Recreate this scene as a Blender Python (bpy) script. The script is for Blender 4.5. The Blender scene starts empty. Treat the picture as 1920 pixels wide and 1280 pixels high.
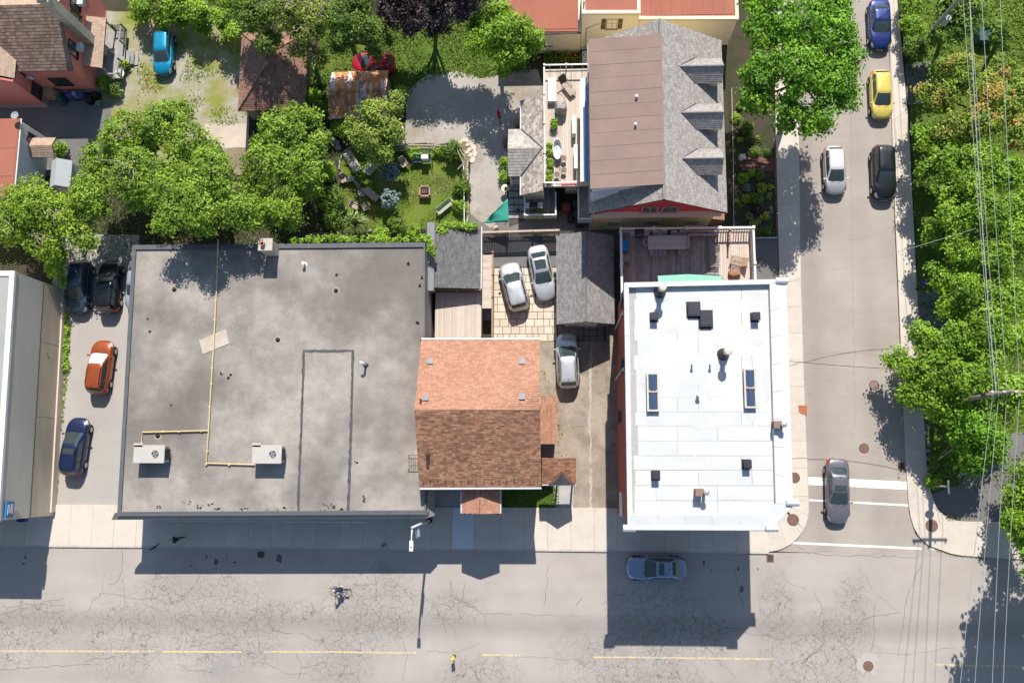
import bpy, bmesh, math, random
import numpy as np
from mathutils import Vector, Matrix
random.seed(7); rng = np.random.default_rng(7)
SC = bpy.context.scene; COL = SC.collection
# ---------------------------------------------------------------- camera
CAM_H, FPX, NADIR, YAW = 70.0, 1610.0, (1040.0, 880.0), -0.2
_dn = Vector((NADIR[0]-960, -(NADIR[1]-640), -FPX)).normalized()      # world "down" seen from the camera
_up = -_dn
_ax = Vector((math.cos(math.radians(YAW)), math.sin(math.radians(YAW)), 0))
_ax = (_ax - _up*_ax.dot(_up)).normalized(); _ay = _up.cross(_ax)
W2C = Matrix((_ax, _ay, _up)).transposed()     # world -> camera rotation
C2W = W2C.transposed()
cam_d = bpy.data.cameras.new('camera'); cam = bpy.data.objects.new('camera', cam_d); COL.objects.link(cam)
cam_d.sensor_width = 36.0; cam_d.lens = 36.0*FPX/1920; cam_d.clip_end = 2000; cam_d.clip_start = 0.5
cam.matrix_world = Matrix.Translation((0, 0, CAM_H)) @ C2W.to_4x4()
SC.camera = cam
def P(px, py, z=0.0):
    """survey point of the site: where the sight line through photo pixel (px,py) meets height z"""
    d = C2W @ Vector((px-960, -(py-640), -FPX))
    t = (z-CAM_H)/d.z
    return Vector((d.x*t, d.y*t, z))
def P2(px, py, z=0.0):
    v = P(px, py, z); return (v.x, v.y)
# ---------------------------------------------------------------- world, sun, exposure
SUN_EL, SUN_AZ = math.radians(47.5), math.radians(5.0)      # azimuth measured from +Y towards +X
world = bpy.data.worlds.new('World'); SC.world = world; world.use_nodes = True
_wn = world.node_tree.nodes; _wl = world.node_tree.links
_sky = _wn.new('ShaderNodeTexSky'); _sky.sky_type = 'NISHITA'; _sky.sun_disc = False
_sky.sun_elevation = SUN_EL; _sky.sun_rotation = SUN_AZ; _sky.air_density = 1.2; _sky.dust_density = 0.6; _sky.ozone_density = 1.0
_wn['Background'].inputs['Strength'].default_value = 0.092
_wl.new(_sky.outputs[0], _wn['Background'].inputs['Color'])
sun_d = bpy.data.lights.new('sun', 'SUN'); sun_d.energy = 4.8; sun_d.angle = math.radians(0.5); sun_d.color = (1.0, 0.935, 0.85)
sun = bpy.data.objects.new('sun', sun_d); COL.objects.link(sun)
_s = Vector((math.sin(SUN_AZ)*math.cos(SUN_EL), math.cos(SUN_AZ)*math.cos(SUN_EL), math.sin(SUN_EL)))
sun.rotation_euler = _s.to_track_quat('Z', 'Y').to_euler(); sun.location = (0, 0, 60)
SC.view_settings.view_transform = 'Standard'; SC.view_settings.look = 'None'
SC.view_settings.exposure = 0.53; SC.view_settings.gamma = 1.0; SC.view_settings.use_curve_mapping = False
SC.render.engine = 'CYCLES'; SC.cycles.max_bounces = 6; SC.cycles.diffuse_bounces = 3; SC.cycles.transparent_max_bounces = 6
SC.cycles.use_denoising = True
# ---------------------------------------------------------------- materials
def srgb(h):
    if isinstance(h, str):
        h = h.lstrip('#'); c = [int(h[i:i+2], 16)/255 for i in (0, 2, 4)]
        return tuple(x/12.92 if x <= .04045 else ((x+.055)/1.055)**2.4 for x in c)
    return tuple(h)
MATS = {}
class NT:
    def __init__(s, name):
        s.m = bpy.data.materials.new(name); s.m.use_nodes = True
        s.n = s.m.node_tree.nodes; s.l = s.m.node_tree.links; s.b = s.n['Principled BSDF']; s.out = s.n['Material Output']
    def new(s, t, **k):
        n = s.n.new(t)
        for a, v in k.items():
            if a.startswith('i_'): n.inputs[a[2:].replace('_', ' ')].default_value = v
            else: setattr(n, a, v)
        return n
    def pos(s, sc=(1, 1, 1), rot=0.0, loc=(0, 0, 0)):
        g = s.new('ShaderNodeNewGeometry'); mp = s.new('ShaderNodeMapping')
        s.l.new(g.outputs['Position'], mp.inputs['Vector'])
        mp.inputs['Scale'].default_value = sc; mp.inputs['Rotation'].default_value = (0, 0, rot); mp.inputs['Location'].default_value = loc
        return mp.outputs[0]
    def noise(s, scale, detail=4, rough=.6, vec=None, dist=0.0):
        n = s.new('ShaderNodeTexNoise'); n.inputs['Scale'].default_value = scale; n.inputs['Detail'].default_value = detail
        n.inputs['Roughness'].default_value = rough; n.inputs['Distortion'].default_value = dist
        s.l.new(vec if vec is not None else s.pos(), n.inputs['Vector']); return n.outputs['Fac']
    def ramp(s, fac, stops):
        r = s.new('ShaderNodeValToRGB'); e = r.color_ramp.elements
        while len(e) < len(stops): e.new(.5)
        for k, (p, c) in enumerate(stops):
            e[k].position = p; c = srgb(c) if not isinstance(c, float) else (c, c, c); e[k].color = (*c, 1)
        s.l.new(fac, r.inputs[0]); return r.outputs[0]
    def mix(s, fac, a, b, mode='MIX'):
        m = s.new('ShaderNodeMix', data_type='RGBA', blend_type=mode)
        for k, v in ((0, fac), (6, a), (7, b)):
            inp = m.inputs[k]
            if hasattr(v, 'node'): s.l.new(v, inp)
            elif isinstance(v, (int, float)): inp.default_value = v if k == 0 else (v, v, v, 1)
            else: inp.default_value = (*srgb(v), 1)
        return m.outputs[2]
    def math(s, op, a, b=0.0, c=None, clamp=False):
        m = s.new('ShaderNodeMath', operation=op, use_clamp=clamp)
        for i, v in enumerate((a, b) if c is None else (a, b, c)):
            if hasattr(v, 'node'): s.l.new(v, m.inputs[i])
            else: m.inputs[i].default_value = v
        return m.outputs[0]
    def attr(s, name):
        return s.new('ShaderNodeAttribute', attribute_name=name).outputs['Fac']
    def objrand(s):
        return s.new('ShaderNodeObjectInfo').outputs['Random']
    def bump(s, h, strength=.3, dist=.02):
        b = s.new('ShaderNodeBump'); b.inputs['Strength'].default_value = strength; b.inputs['Distance'].default_value = dist
        s.l.new(h, b.inputs['Height']); s.l.new(b.outputs[0], s.b.inputs['Normal'])
    def col(s, c):
        if hasattr(c, 'node'): s.l.new(c, s.b.inputs['Base Color'])
        else: s.b.inputs['Base Color'].default_value = (*srgb(c), 1)
    def done(s, rough=.85, metal=0.0, spec=.3):
        s.b.inputs['Roughness'].default_value = rough; s.b.inputs['Metallic'].default_value = metal
        s.b.inputs['Specular IOR Level'].default_value = spec
        MATS[s.m.name] = s.m; return s.m
def M(name, c1, c2=None, scale=3.0, rough=.85, metal=0.0, spec=.3, bump=.0, fine=60.0, tint=0.0, rnd=0.0, stretch=None, coat=0.0):
    """plain weathered surface: two colours mixed by noise, fine grain, optional per-face (tint) and per-object (rnd) variation"""
    if name in MATS: return MATS[name]
    t = NT(name); c = c1 if c2 is None else None
    vec = t.pos(stretch) if stretch else t.pos()
    if c2 is None: c2 = tuple(x*.86 for x in srgb(c1))
    f = t.noise(scale, 5, .62, vec); f = t.ramp(f, [(.3, 0.0), (.7, 1.0)])
    col = t.mix(f, c1, c2)
    g = t.noise(fine, 2, .6)
    col = t.mix(.22, col, t.mix(1.0, col, t.ramp(g, [(.25, .45), (.75, 1.35)]), 'MULTIPLY'))
    if tint:
        v = t.math('MULTIPLY_ADD', t.attr('tint'), 2*tint, 1-tint); col = t.mix(1.0, col, v, 'MULTIPLY')
    if rnd:
        v = t.math('MULTIPLY_ADD', t.objrand(), 2*rnd, 1-rnd); col = t.mix(1.0, col, v, 'MULTIPLY')
    t.col(col)
    if bump: t.bump(g, bump, .01)
    if coat: t.b.inputs['Coat Weight'].default_value = coat; t.b.inputs['Coat Roughness'].default_value = .04
    return t.done(rough, metal, spec)
# ---------------------------------------------------------------- mesh helpers
ORG = {}
def setp(o, label=None, cat=None, group=None, kind=None):
    if label: o['label'] = label
    if cat: o['category'] = cat
    if group: o['group'] = group
    if kind: o['kind'] = kind
    return o
def thing(name, label, cat, loc, rotz=0.0, group=None):
    o = bpy.data.objects.new(name, None); COL.objects.link(o); o.empty_display_size = .3
    o.location = loc; o.rotation_euler = (0, 0, rotz); ORG[o.name] = Vector(loc)
    return setp(o, label, cat, group)
class MB:
    def __init__(s): s.v = []; s.f = []; s.t = []
    def add(s, vs, fs, t=None):
        b = len(s.v); s.v += [tuple(p) for p in vs]; s.f += [tuple(i+b for i in f) for f in fs]
        s.t += [random.random() if t is None else t]*len(fs); return s
    def poly(s, pts, t=None): return s.add(pts, [tuple(range(len(pts)))], t)
    def box(s, c, size, rz=0.0, t=None, tilt=None):
        x, y, z = (d/2 for d in size); R = Matrix.Rotation(rz, 3, 'Z')
        if tilt is not None: R = R @ tilt
        c = Vector(c)
        vs = [c + R @ Vector(q) for q in ((-x,-y,-z),(x,-y,-z),(x,y,-z),(-x,y,-z),(-x,-y,z),(x,-y,z),(x,y,z),(-x,y,z))]
        return s.add(vs, [(3,2,1,0),(4,5,6,7),(0,1,5,4),(1,2,6,5),(2,3,7,6),(3,0,4,7)], t)
    def prism(s, pts, z0, z1, t=None, bottom=True):
        """pts: xy outline (ccw or cw); z0,z1 numbers or per-point lists"""
        n = len(pts); a = sum(pts[i][0]*pts[(i+1)%n][1]-pts[(i+1)%n][0]*pts[i][1] for i in range(n))
        idx = list(range(n)) if a > 0 else list(range(n))[::-1]
        Z0 = z0 if hasattr(z0, '__len__') else [z0]*n; Z1 = z1 if hasattr(z1, '__len__') else [z1]*n
        vs = [(pts[i][0], pts[i][1], Z0[i]) for i in idx]+[(pts[i][0], pts[i][1], Z1[i]) for i in idx]
        fs = [tuple(range(n, 2*n))]+[(i, (i+1)%n, n+(i+1)%n, n+i) for i in range(n)]
        if bottom: fs.append(tuple(range(n))[::-1])
        return s.add(vs, fs, t)
    def slab(s, top, th, t=None):
        """thick sheet below a planar 3d outline"""
        n = len(top); top = [Vector(p) for p in top]
        nz = sum(top[i].x*top[(i+1)%n].y-top[(i+1)%n].x*top[i].y for i in range(n))
        if nz < 0: top = top[::-1]
        vs = top+[p-Vector((0, 0, th)) for p in top]
        return s.add(vs, [tuple(range(n)), tuple(range(n, 2*n))[::-1]]+[(n+i, n+(i+1)%n, (i+1)%n, i) for i in range(n)], t)
    def tube(s, path, r, n=6, t=None, cap=True):
        path = [Vector(p) for p in path]; R = r if hasattr(r, '__len__') else [r]*len(path); vs = []; fs = []
        for k, p in enumerate(path):
            d = (path[min(k+1, len(path)-1)]-path[max(k-1, 0)]).normalized()
            u = d.cross(Vector((0, 0, 1)) if abs(d.z) < .95 else Vector((1, 0, 0))).normalized(); w = d.cross(u)
            vs += [p+(u*math.cos(2*math.pi*i/n)+w*math.sin(2*math.pi*i/n))*R[k] for i in range(n)]
        for k in range(len(path)-1):
            fs += [(k*n+i, k*n+(i+1) % n, (k+1)*n+(i+1) % n, (k+1)*n+i) for i in range(n)]
        if cap: fs += [tuple(range(n))[::-1], tuple(range((len(path)-1)*n, len(path)*n))]
        return s.add(vs, fs, t)
    def cyl(s, c, r, h, n=12, t=None, r2=None):
        c = Vector(c); return s.tube([c, c+Vector((0, 0, h))], [r, r if r2 is None else r2], n, t)
    def lathe(s, c, prof, n=14, t=None):
        c = Vector(c); vs = []; fs = []; m = len(prof)
        for i in range(n):
            a = 2*math.pi*i/n; vs += [(c.x+r*math.cos(a), c.y+r*math.sin(a), c.z+z) for r, z in prof]
        for i in range(n):
            for k in range(m-1):
                a, b = i*m+k, ((i+1) % n)*m+k; fs.append((a, b, b+1, a+1))
        return s.add(vs, fs, t)
    def build(s, name, mat, parent=None, smooth=False, kind=None, w=True, bevel=0.0, autosmooth=False):
        me = bpy.data.meshes.new(name); o0 = None
        if parent is not None and w: o0 = ORG[parent.name]
        vs = [tuple(Vector(p)-o0) for p in s.v] if o0 is not None else s.v
        me.from_pydata(vs, [], s.f); me.materials.append(mat)
        at = me.attributes.new('tint', 'FLOAT', 'FACE'); at.data.foreach_set('value', s.t)
        bm = bmesh.new(); bm.from_mesh(me); bmesh.ops.recalc_face_normals(bm, faces=bm.faces)
        if bevel: bmesh.ops.bevel(bm, geom=list(bm.edges), offset=bevel, segments=1, affect='EDGES', clamp_overlap=True)
        bm.to_mesh(me); bm.free()
        if smooth: me.shade_smooth()
        if autosmooth: me.shade_smooth(); me.set_sharp_from_angle(angle=math.radians(38))
        o = bpy.data.objects.new(name, me); COL.objects.link(o)
        if parent is not None: o.parent = parent; ORG[o.name] = ORG.get(parent.name, Vector())
        else: ORG[o.name] = Vector()
        if kind: o['kind'] = kind
        return o
def recentre(o):
    """put a one-mesh thing's origin at its base centre"""
    me = o.data; n = len(me.vertices); a = np.empty(n*3); me.vertices.foreach_get('co', a); a = a.reshape(-1, 3)
    c = np.array([(a[:, 0].min()+a[:, 0].max())/2, (a[:, 1].min()+a[:, 1].max())/2, a[:, 2].min()])
    me.vertices.foreach_set('co', (a-c).ravel()); o.location = tuple(c); me.update(); ORG[o.name] = Vector(c); return o
def single(mb, name, mat, label, cat, group=None, **k):
    return setp(recentre(mb.build(name, mat, None, **k)), label, cat, group)
def copy_tree(o, parent=None):
    c = o.copy(); COL.objects.link(c); ORG[c.name] = ORG.get(o.name, Vector())
    if parent is not None: c.parent = parent
    for ch in list(o.children): copy_tree(ch, c)
    return c
def lerp(a, b, t): return Vector(a)*(1-t)+Vector(b)*t
def stone(mb, pts, z0, z1, t=None, cham=.02):
    """paving piece with chamfered rim: outline, inset top"""
    n = len(pts); cx = sum(p[0] for p in pts)/n; cy = sum(p[1] for p in pts)/n
    ins = []
    for p in pts:
        d = math.hypot(p[0]-cx, p[1]-cy) or 1; k = max(0, 1-cham*1.4/d); ins.append((cx+(p[0]-cx)*k, cy+(p[1]-cy)*k))
    vs = [(p[0], p[1], z0) for p in pts]+[(p[0], p[1], z1-cham*.6) for p in pts]+[(p[0], p[1], z1) for p in ins]
    fs = [(i, (i+1) % n, n+(i+1) % n, n+i) for i in range(n)]+[(n+i, n+(i+1) % n, 2*n+(i+1) % n, 2*n+i) for i in range(n)]+[tuple(range(2*n, 3*n))]
    return mb.add(vs, fs, t)
# ================================================================ SURFACE MATERIALS
def asphalt(name, base, dark, bands=(), blobs=(), xbands=()):
    t = NT(name); pos = t.pos()
    big = t.noise(.16, 5, .65); col = t.mix(t.ramp(big, [(.35, 0.0), (.68, 1.0)]), base, dark)
    streak = t.noise(1.0, 4, .6, t.pos((.12, 1.6, 1)))
    col = t.mix(t.math('MULTIPLY', t.ramp(streak, [(.45, 0.0), (.75, 1.0)]), .35), col, dark)
    sx = t.new('ShaderNodeSeparateXYZ'); t.l.new(pos, sx.inputs[0])
    wob = t.math('MULTIPLY_ADD', t.noise(.5, 3), .9, -.45)
    yy = t.math('ADD', sx.outputs['Y'], wob)
    for y0, hw, k in bands:                      # lanes worn darker by tyres
        d = t.math('DIVIDE', t.math('ABSOLUTE', t.math('SUBTRACT', yy, y0)), hw)
        m = t.math('MULTIPLY', t.math('SUBTRACT', 1.25, d, clamp=True), k, clamp=True)
        col = t.mix(m, col, tuple(x*.72 for x in srgb(dark)))
    xx = t.math('ADD', sx.outputs['X'], wob)
    for x0, hw, k in xbands:
        d = t.math('DIVIDE', t.math('ABSOLUTE', t.math('SUBTRACT', xx, x0)), hw)
        col = t.mix(t.math('MULTIPLY', t.math('SUBTRACT', 1.25, d, clamp=True), k, clamp=True), col, tuple(x*.72 for x in srgb(dark)))
    if blobs:                                    # alligator cracking
        m = None
        warp = t.new('ShaderNodeVectorMath', operation='ADD')
        nz = t.new('ShaderNodeTexNoise'); nz.inputs['Scale'].default_value = .8; t.l.new(pos, nz.inputs['Vector'])
        sc = t.new('ShaderNodeVectorMath', operation='SCALE'); sc.inputs['Scale'].default_value = 1.1
        t.l.new(nz.outputs['Color'], sc.inputs[0]); t.l.new(pos, warp.inputs[0]); t.l.new(sc.outputs[0], warp.inputs[1])
        for (cx, cy, rx, ry) in blobs:
            sb = t.new('ShaderNodeVectorMath', operation='SUBTRACT'); t.l.new(warp.outputs[0], sb.inputs[0]); sb.inputs[1].default_value = (cx+.55, cy+.55, 0)
            dv = t.new('ShaderNodeVectorMath', operation='DIVIDE'); t.l.new(sb.outputs[0], dv.inputs[0]); dv.inputs[1].default_value = (rx, ry, 9)
            ln = t.new('ShaderNodeVectorMath', operation='LENGTH'); t.l.new(dv.outputs[0], ln.inputs[0])
            a = t.math('MULTIPLY', t.math('SUBTRACT', 1.35, ln.outputs['Value'], clamp=True), 1.35, clamp=True)
            m = a if m is None else t.math('MAXIMUM', m, a)
        for scale, th, k in ((1.75, .036, .8), (.85, .018, .75), (3.2, .04, .4)):
            v = t.new('ShaderNodeTexVoronoi', feature='DISTANCE_TO_EDGE'); v.inputs['Scale'].default_value = scale; v.inputs['Randomness'].default_value = 1
            t.l.new(warp.outputs[0], v.inputs['Vector'])
            e = t.math('SUBTRACT', 1.0, t.math('DIVIDE', v.outputs['Distance'], th), clamp=True)
            brk = t.ramp(t.noise(1.3, 3), [(.30, 0.0), (.5, 1.0)])
            col = t.mix(t.math('MULTIPLY', t.math('MULTIPLY', e, m), t.math('MULTIPLY', brk, k)), col, tuple(x*.28 for x in srgb(dark)))
        col = t.mix(t.math('MULTIPLY', m, .12), col, tuple(x*.6 for x in srgb(dark)))
    g = t.noise(45, 3, .7); col = t.mix(.28, col, t.mix(1.0, col, t.ramp(g, [(.25, .35), (.75, 1.5)]), 'MULTIPLY'))
    sp = t.noise(3.3, 2, .5); col = t.mix(t.math('MULTIPLY', t.ramp(sp, [(.74, 0.0), (.8, 1.0)]), .3), col, tuple(x*.45 for x in srgb(dark)))
    t.col(col); t.bump(g, .25, .01); return t.done(.9, 0, .2)
_bl = [(30,1210,60,40),(470,1200,60,45),(1320,1190,50,45),(1600,1150,30,60),(240,1195,85,70),(400,1165,95,95),(520,1150,130,22),(700,1140,90,75),(640,1232,60,45),(840,1140,60,28),(1235,1155,90,60),
       (1170,1240,110,60),(1530,1235,95,60),(1455,1150,32,70),(60,1165,90,40),(300,1110,40,45),(1560,1190,50,40),(1250,1265,60,40),(900,1260,70,25)]
_blobs = []
for (x, y, rx, ry) in _bl:
    c = P(x, y); _blobs.append((c.x, c.y, rx/22.5, ry/22.5))
MA_ROAD = asphalt('asphalt_worn', (.395,.362,.335), (.32,.29,.268), bands=((P(600,1168).y, .95, .5), (P(600,1110).y, .5, .10), (P(600,1275).y, .6, .2)), blobs=_blobs)
MA_SIDE = asphalt('asphalt_side', (.38,.34,.305), (.295,.262,.235), xbands=((P(1535,800).x, .9, .30), (P(1640,800).x, .8, .16)))
MA_LOT = asphalt('asphalt_lot', (.39,.365,.34), (.33,.305,.285))
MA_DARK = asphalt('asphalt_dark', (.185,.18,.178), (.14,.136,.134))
M_CONC = M('pavement_concrete', (.57,.515,.45), (.50,.445,.39), scale=1.2, rnd=.05, bump=.15)
M_CONC2 = M('pavement_new', (.60,.63,.66), (.55,.58,.61), scale=1.2, bump=.1)
M_CONCG = M('concrete_grey', (.42,.42,.41), (.34,.34,.33), scale=1.0, rnd=.06, bump=.15)
M_KERB = M('kerb_concrete', (.50,.47,.43), (.38,.35,.32), scale=2.0, bump=.2)
M_JOINT = M('joint_dirt', (.10,.085,.07), (.05,.05,.035), scale=4)
def groundmix(name, a, b, scale, lo=.42, hi=.58, c=None, cs=.35, fine=25):
    t = NT(name); f = t.ramp(t.noise(scale, 7, .68), [(lo, 0.0), (hi, 1.0)]); col = t.mix(f, a, b)
    if c: col = t.mix(t.ramp(t.noise(cs, 6, .7, t.pos(loc=(7, 3, 0))), [(.5, 0.0), (.64, 1.0)]), col, c)
    g = t.noise(fine, 4, .7); col = t.mix(.45, col, t.mix(1.0, col, t.ramp(g, [(.25, .25), (.75, 1.6)]), 'MULTIPLY'))
    t.col(col); t.bump(g, .5, .03); return t.done(.95, 0, .1)
M_SOIL = groundmix('soil', (.075,.06,.045), (.05,.055,.03), .5)
M_BARE = groundmix('bare_earth', (.30,.245,.19), (.24,.19,.14), .5, c=(.17,.15,.08))
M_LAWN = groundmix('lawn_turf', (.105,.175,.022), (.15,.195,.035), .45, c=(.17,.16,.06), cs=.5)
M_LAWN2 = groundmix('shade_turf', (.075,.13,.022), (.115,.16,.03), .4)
M_YARD = groundmix('gravel_grass', (.37,.34,.30), (.22,.24,.05), .28, .40, .58, c=(.30,.25,.13), cs=.22)
M_GRAVEL = groundmix('gravel', (.40,.37,.335), (.34,.31,.275), .25, c=(.28,.24,.19), cs=.16, fine=14)
M_DRIVE = groundmix('dirt_drive', (.36,.31,.26), (.28,.235,.19), .35, c=(.22,.19,.15), cs=.5, fine=18)
# ================================================================ GROUND SHEETS
def outline(pts, z=0.0, jit=0.0, step=.8, px=True):
    q = [P(x, y, z) for x, y in pts] if px else [Vector((*p, z)) for p in pts]
    if not jit: return q
    out = []
    for a, b in zip(q, q[1:]+q[:1]):
        n = max(1, int((b-a).length/step))
        for k in range(n):
            p = lerp(a, b, k/n); out.append(p+Vector((random.uniform(-jit, jit), random.uniform(-jit, jit), 0)))
    return out
def sheet(name, pts, z, mat, jit=0.0, px=True, kind='structure', parent=None):
    mb = MB(); q = outline(pts, z, jit, px=px)
    a = sum(q[i].x*q[(i+1) % len(q)].y-q[(i+1) % len(q)].x*q[i].y for i in range(len(q)))
    mb.poly(q if a > 0 else q[::-1]); o = mb.build(name, mat, parent)
    if parent is None: o['kind'] = kind
    return o
sheet('ground', [(-400,-400),(400,-400),(400,400),(-400,400)], -.06, M_SOIL, px=False)
KY = P(480, 1028).y                                             # kerb line of the main street
road = sheet('main_road', [(-90,-60),(90,-60),(90,KY+.02),(-90,KY+.02)], 0.0, MA_ROAD, px=False)
side = sheet('side_street', [(1494,-260),(1494,0),(1497,250),(1501,530),(1506,700),(1514,960),(1440,1033),(1900,1047),(1760,1030),(1716,1000),(1704,960),(1698,880),(1686,620),(1678,440),(1671,225),(1665,0),(1660,-260)], .004, MA_SIDE)
sheet('yard_ground', [(200,20),(455,20),(470,300),(230,310),(185,250),(180,190)], -.02, M_YARD, .12)
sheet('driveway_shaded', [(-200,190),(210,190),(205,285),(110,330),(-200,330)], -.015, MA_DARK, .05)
sheet('concrete_pad', [(385,230),(462,232),(466,276),(400,280),(388,262)], -.008, M('pad_concrete', (.55,.47,.40), (.44,.37,.30), scale=.8), .1)
sheet('bare_patch', [(380,262),(470,270),(475,330),(400,330)], -.012, M_BARE, .15)
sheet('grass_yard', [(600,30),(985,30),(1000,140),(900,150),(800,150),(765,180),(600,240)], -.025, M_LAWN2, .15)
sheet('gravel_lot', [(765,170),(800,140),(860,135),(900,148),(1010,128),(1030,200),(965,240),(950,330),(948,400),(920,425),(880,400),(880,300),(840,270),(755,270)], -.014, M_GRAVEL, .12)
sheet('garden_lawn', [(636,292),(655,272),(700,268),(860,276),(876,300),(882,420),(800,436),(640,436)], -.012, M_LAWN, .05)
sheet('garden_bed', [(560,200),(640,200),(640,445),(560,460)], -.018, M_SOIL, .1)
sheet('parking_lane', [(95,440),(262,440),(250,700),(232,968),(88,970),(110,700)], -.006, MA_LOT, .03)
sheet('side_driveway', [(930,560),(1175,560),(1175,968),(1000,968),(1000,640),(925,640)], -.016, M_DRIVE, .05)
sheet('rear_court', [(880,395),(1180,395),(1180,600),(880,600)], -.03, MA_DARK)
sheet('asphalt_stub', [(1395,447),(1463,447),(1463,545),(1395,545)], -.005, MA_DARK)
sheet('front_garden', [(1370,110),(1455,110),(1462,449),(1372,449)], -.02, M_SOIL, .05)
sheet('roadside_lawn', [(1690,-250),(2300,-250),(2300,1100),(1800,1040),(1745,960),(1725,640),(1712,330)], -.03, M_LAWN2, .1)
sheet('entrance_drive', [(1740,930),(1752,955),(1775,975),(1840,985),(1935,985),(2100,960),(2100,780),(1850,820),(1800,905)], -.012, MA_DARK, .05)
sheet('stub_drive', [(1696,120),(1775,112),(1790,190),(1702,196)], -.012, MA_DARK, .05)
sheet('stub_walk', [(1718,545),(1775,540),(1780,630),(1722,625)], -.012, M('walk_grey', (.20,.20,.20)), .05)
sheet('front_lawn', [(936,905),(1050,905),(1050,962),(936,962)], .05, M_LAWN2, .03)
sheet('side_path', [(1040,900),(1070,900),(1070,964),(1040,964)], .07, M_CONCG)
sheet('front_yard', [(800,895),(1075,895),(1075,966),(800,966)], .03, M_CONCG)
# ---------------------------------------------------------------- pavements
ZP = .12
def slabs(name, left, right, cuts, mat, gap=.012, special=None, z=ZP):
    """paving strip between two polylines, cut into slabs at fractions"""
    def on(pl, t):
        L = [0.0]
        for a, b in zip(pl, pl[1:]): L.append(L[-1]+(Vector(b)-Vector(a)).length)
        d = t*L[-1]
        for k in range(len(pl)-1):
            if d <= L[k+1]+1e-9:
                return lerp(pl[k], pl[k+1], (d-L[k])/max(1e-9, L[k+1]-L[k]))
        return Vector(pl[-1])
    base = MB(); n = 40
    base.poly([(*on(left, i/n).xy, z-.02) for i in range(n+1)]+[(*on(right, i/n).xy, z-.02) for i in range(n, -1, -1)])
    root = base.build(name, M_JOINT); root['kind'] = 'structure'
    for i, (a, b) in enumerate(zip(cuts, cuts[1:])):
        g = gap/2/ max(.01, sum((Vector(q)-Vector(p)).length for p, q in zip(left, left[1:])))
        a2, b2 = a+g, b-g; m = 4 if len(left) > 2 else 1
        pts = [on(left, a2+(b2-a2)*k/m) for k in range(m+1)]+[on(right, b2+(a2-b2)*k/m) for k in range(m+1)]
        mb = MB(); stone(mb, [(p.x, p.y) for p in pts], -.05, z+random.uniform(-.004, .004), cham=.012)
        mb.build('paving_slab', special[i] if special and i in special else mat, root)
    return root
X0, X1, YB = -62.0, P(1440, 1000).x, P(480, 1000).y+2.2
xs = [X0]
while xs[-1] < X1-1.2: xs.append(xs[-1]+1.86+random.uniform(-.03, .03))
xs[-1] = X1
spx = P(868, 1000).x; sp_i = min(range(len(xs)-1), key=lambda i: abs((xs[i]+xs[i+1])/2-spx))
xs[sp_i] = P(848, 1000).x; xs[sp_i+1] = P(889, 1000).x
slabs('street_pavement', [Vector((X0, KY+.16, 0)), Vector((X1, KY+.02, 0))], [Vector((X0, YB, 0)), Vector((X1, YB, 0))], [(x-X0)/(X1-X0) for x in xs], M_CONC, special={sp_i: M_CONC2})
kb = MB()
for a, b in zip(xs, xs[1:]): kb.box(((a+b)/2, KY+.075-(.0 if b < 0 else .14*(b-0)/(X1)*.5), .03), (b-a-.012, .15, .185))
kb.build('street_kerb', M_KERB)['kind'] = 'structure'
# corner pavement
cout = [P(1440,1034), P(1462,1030), P(1482,1020), P(1499,1004), P(1510,985), P(1516,962), P(1515,930)]
cin = [P(1440,950), P(1444,945), P(1446,940), P(1448,936), P(1450,932), P(1452,928), P(1430,930)]
slabs('corner_pavement', cout, cin, [0, .25, .5, .75, 1], M_CONC)
sl = [P(1515,930), P(1506,700), P(1501,530), P(1497,250), P(1494,0), P(1493,-200)]
sr = [P(1415,930), P(1415,700), P(1461,528), P(1454,250), P(1450,0), P(1448,-200)]
L = sum((b-a).length for a, b in zip(sl, sl[1:])); n = int(L/2.1)
slabs('left_pavement', sl, sr, [i/n for i in range(n+1)], M_CONC)
rl = [P(1660,-200), P(1665,0), P(1671,225), P(1679,440), P(1687,620), P(1698,880), P(1704,960), P(1716,1000), P(1740,1022), P(1790,1040), P(1890,1047), P(2000,1049)]
rr = [P(1676,-200), P(1681,0), P(1702,225), P(1713,440), P(1722,620), P(1737,880), P(1746,932), P(1760,957), P(1778,972), P(1800,977), P(1890,978), P(2000,980)]
L = sum((b-a).length for a, b in zip(rl, rl[1:])); n = int(L/3.4)
slabs('right_pavement', rl, rr, [i/n for i in range(n+1)], M_CONC)
# ---------------------------------------------------------------- painted markings
def markmat(name, c, wear):
    t = NT(name); f = t.ramp(t.noise(3.5, 6, .75), [(wear-.06, 0.0), (wear+.06, 1.0)])
    t.col(t.mix(f, (.36,.34,.325), c)); return t.done(.8)
M_YEL = markmat('paint_yellow', (.66,.47,.19), .50); M_WHT = markmat('paint_white', (.80,.78,.76), .41)
def stripe(name, pts, wdt, mat, z=.008):
    mb = MB(); q = [P(x, y, z) for x, y in pts]
    for a, b in zip(q, q[1:]):
        d = (b-a).normalized(); nrm = Vector((-d.y, d.x, 0))*wdt/2
        mb.poly([a-nrm, b-nrm, b+nrm, a+nrm])
    o = mb.build(name, mat); o['kind'] = 'structure'; return o
for seg in ([(-300,1219),(0,1220),(290,1220.5)], [(305,1221),(453,1221.5)], [(496,1221),(630,1221.5),(780,1223.5)], [(904,1227),(975,1228)], [(1112,1231.5),(1180,1231.5),(1450,1235)], [(1753,1245),(1895,1248.5),(2200,1256)]):
    stripe('centre_line_marking', seg, .13, M_YEL)
stripe('stop_bar_marking', [(1516,901),(1700,910)], .62, M_WHT)
stripe('crossing_line_marking', [(1517,937),(1706,947)], .14, M_WHT)
stripe('crossing_line_marking', [(1484,1017),(1728,1028)], .16, M_WHT)
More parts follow.
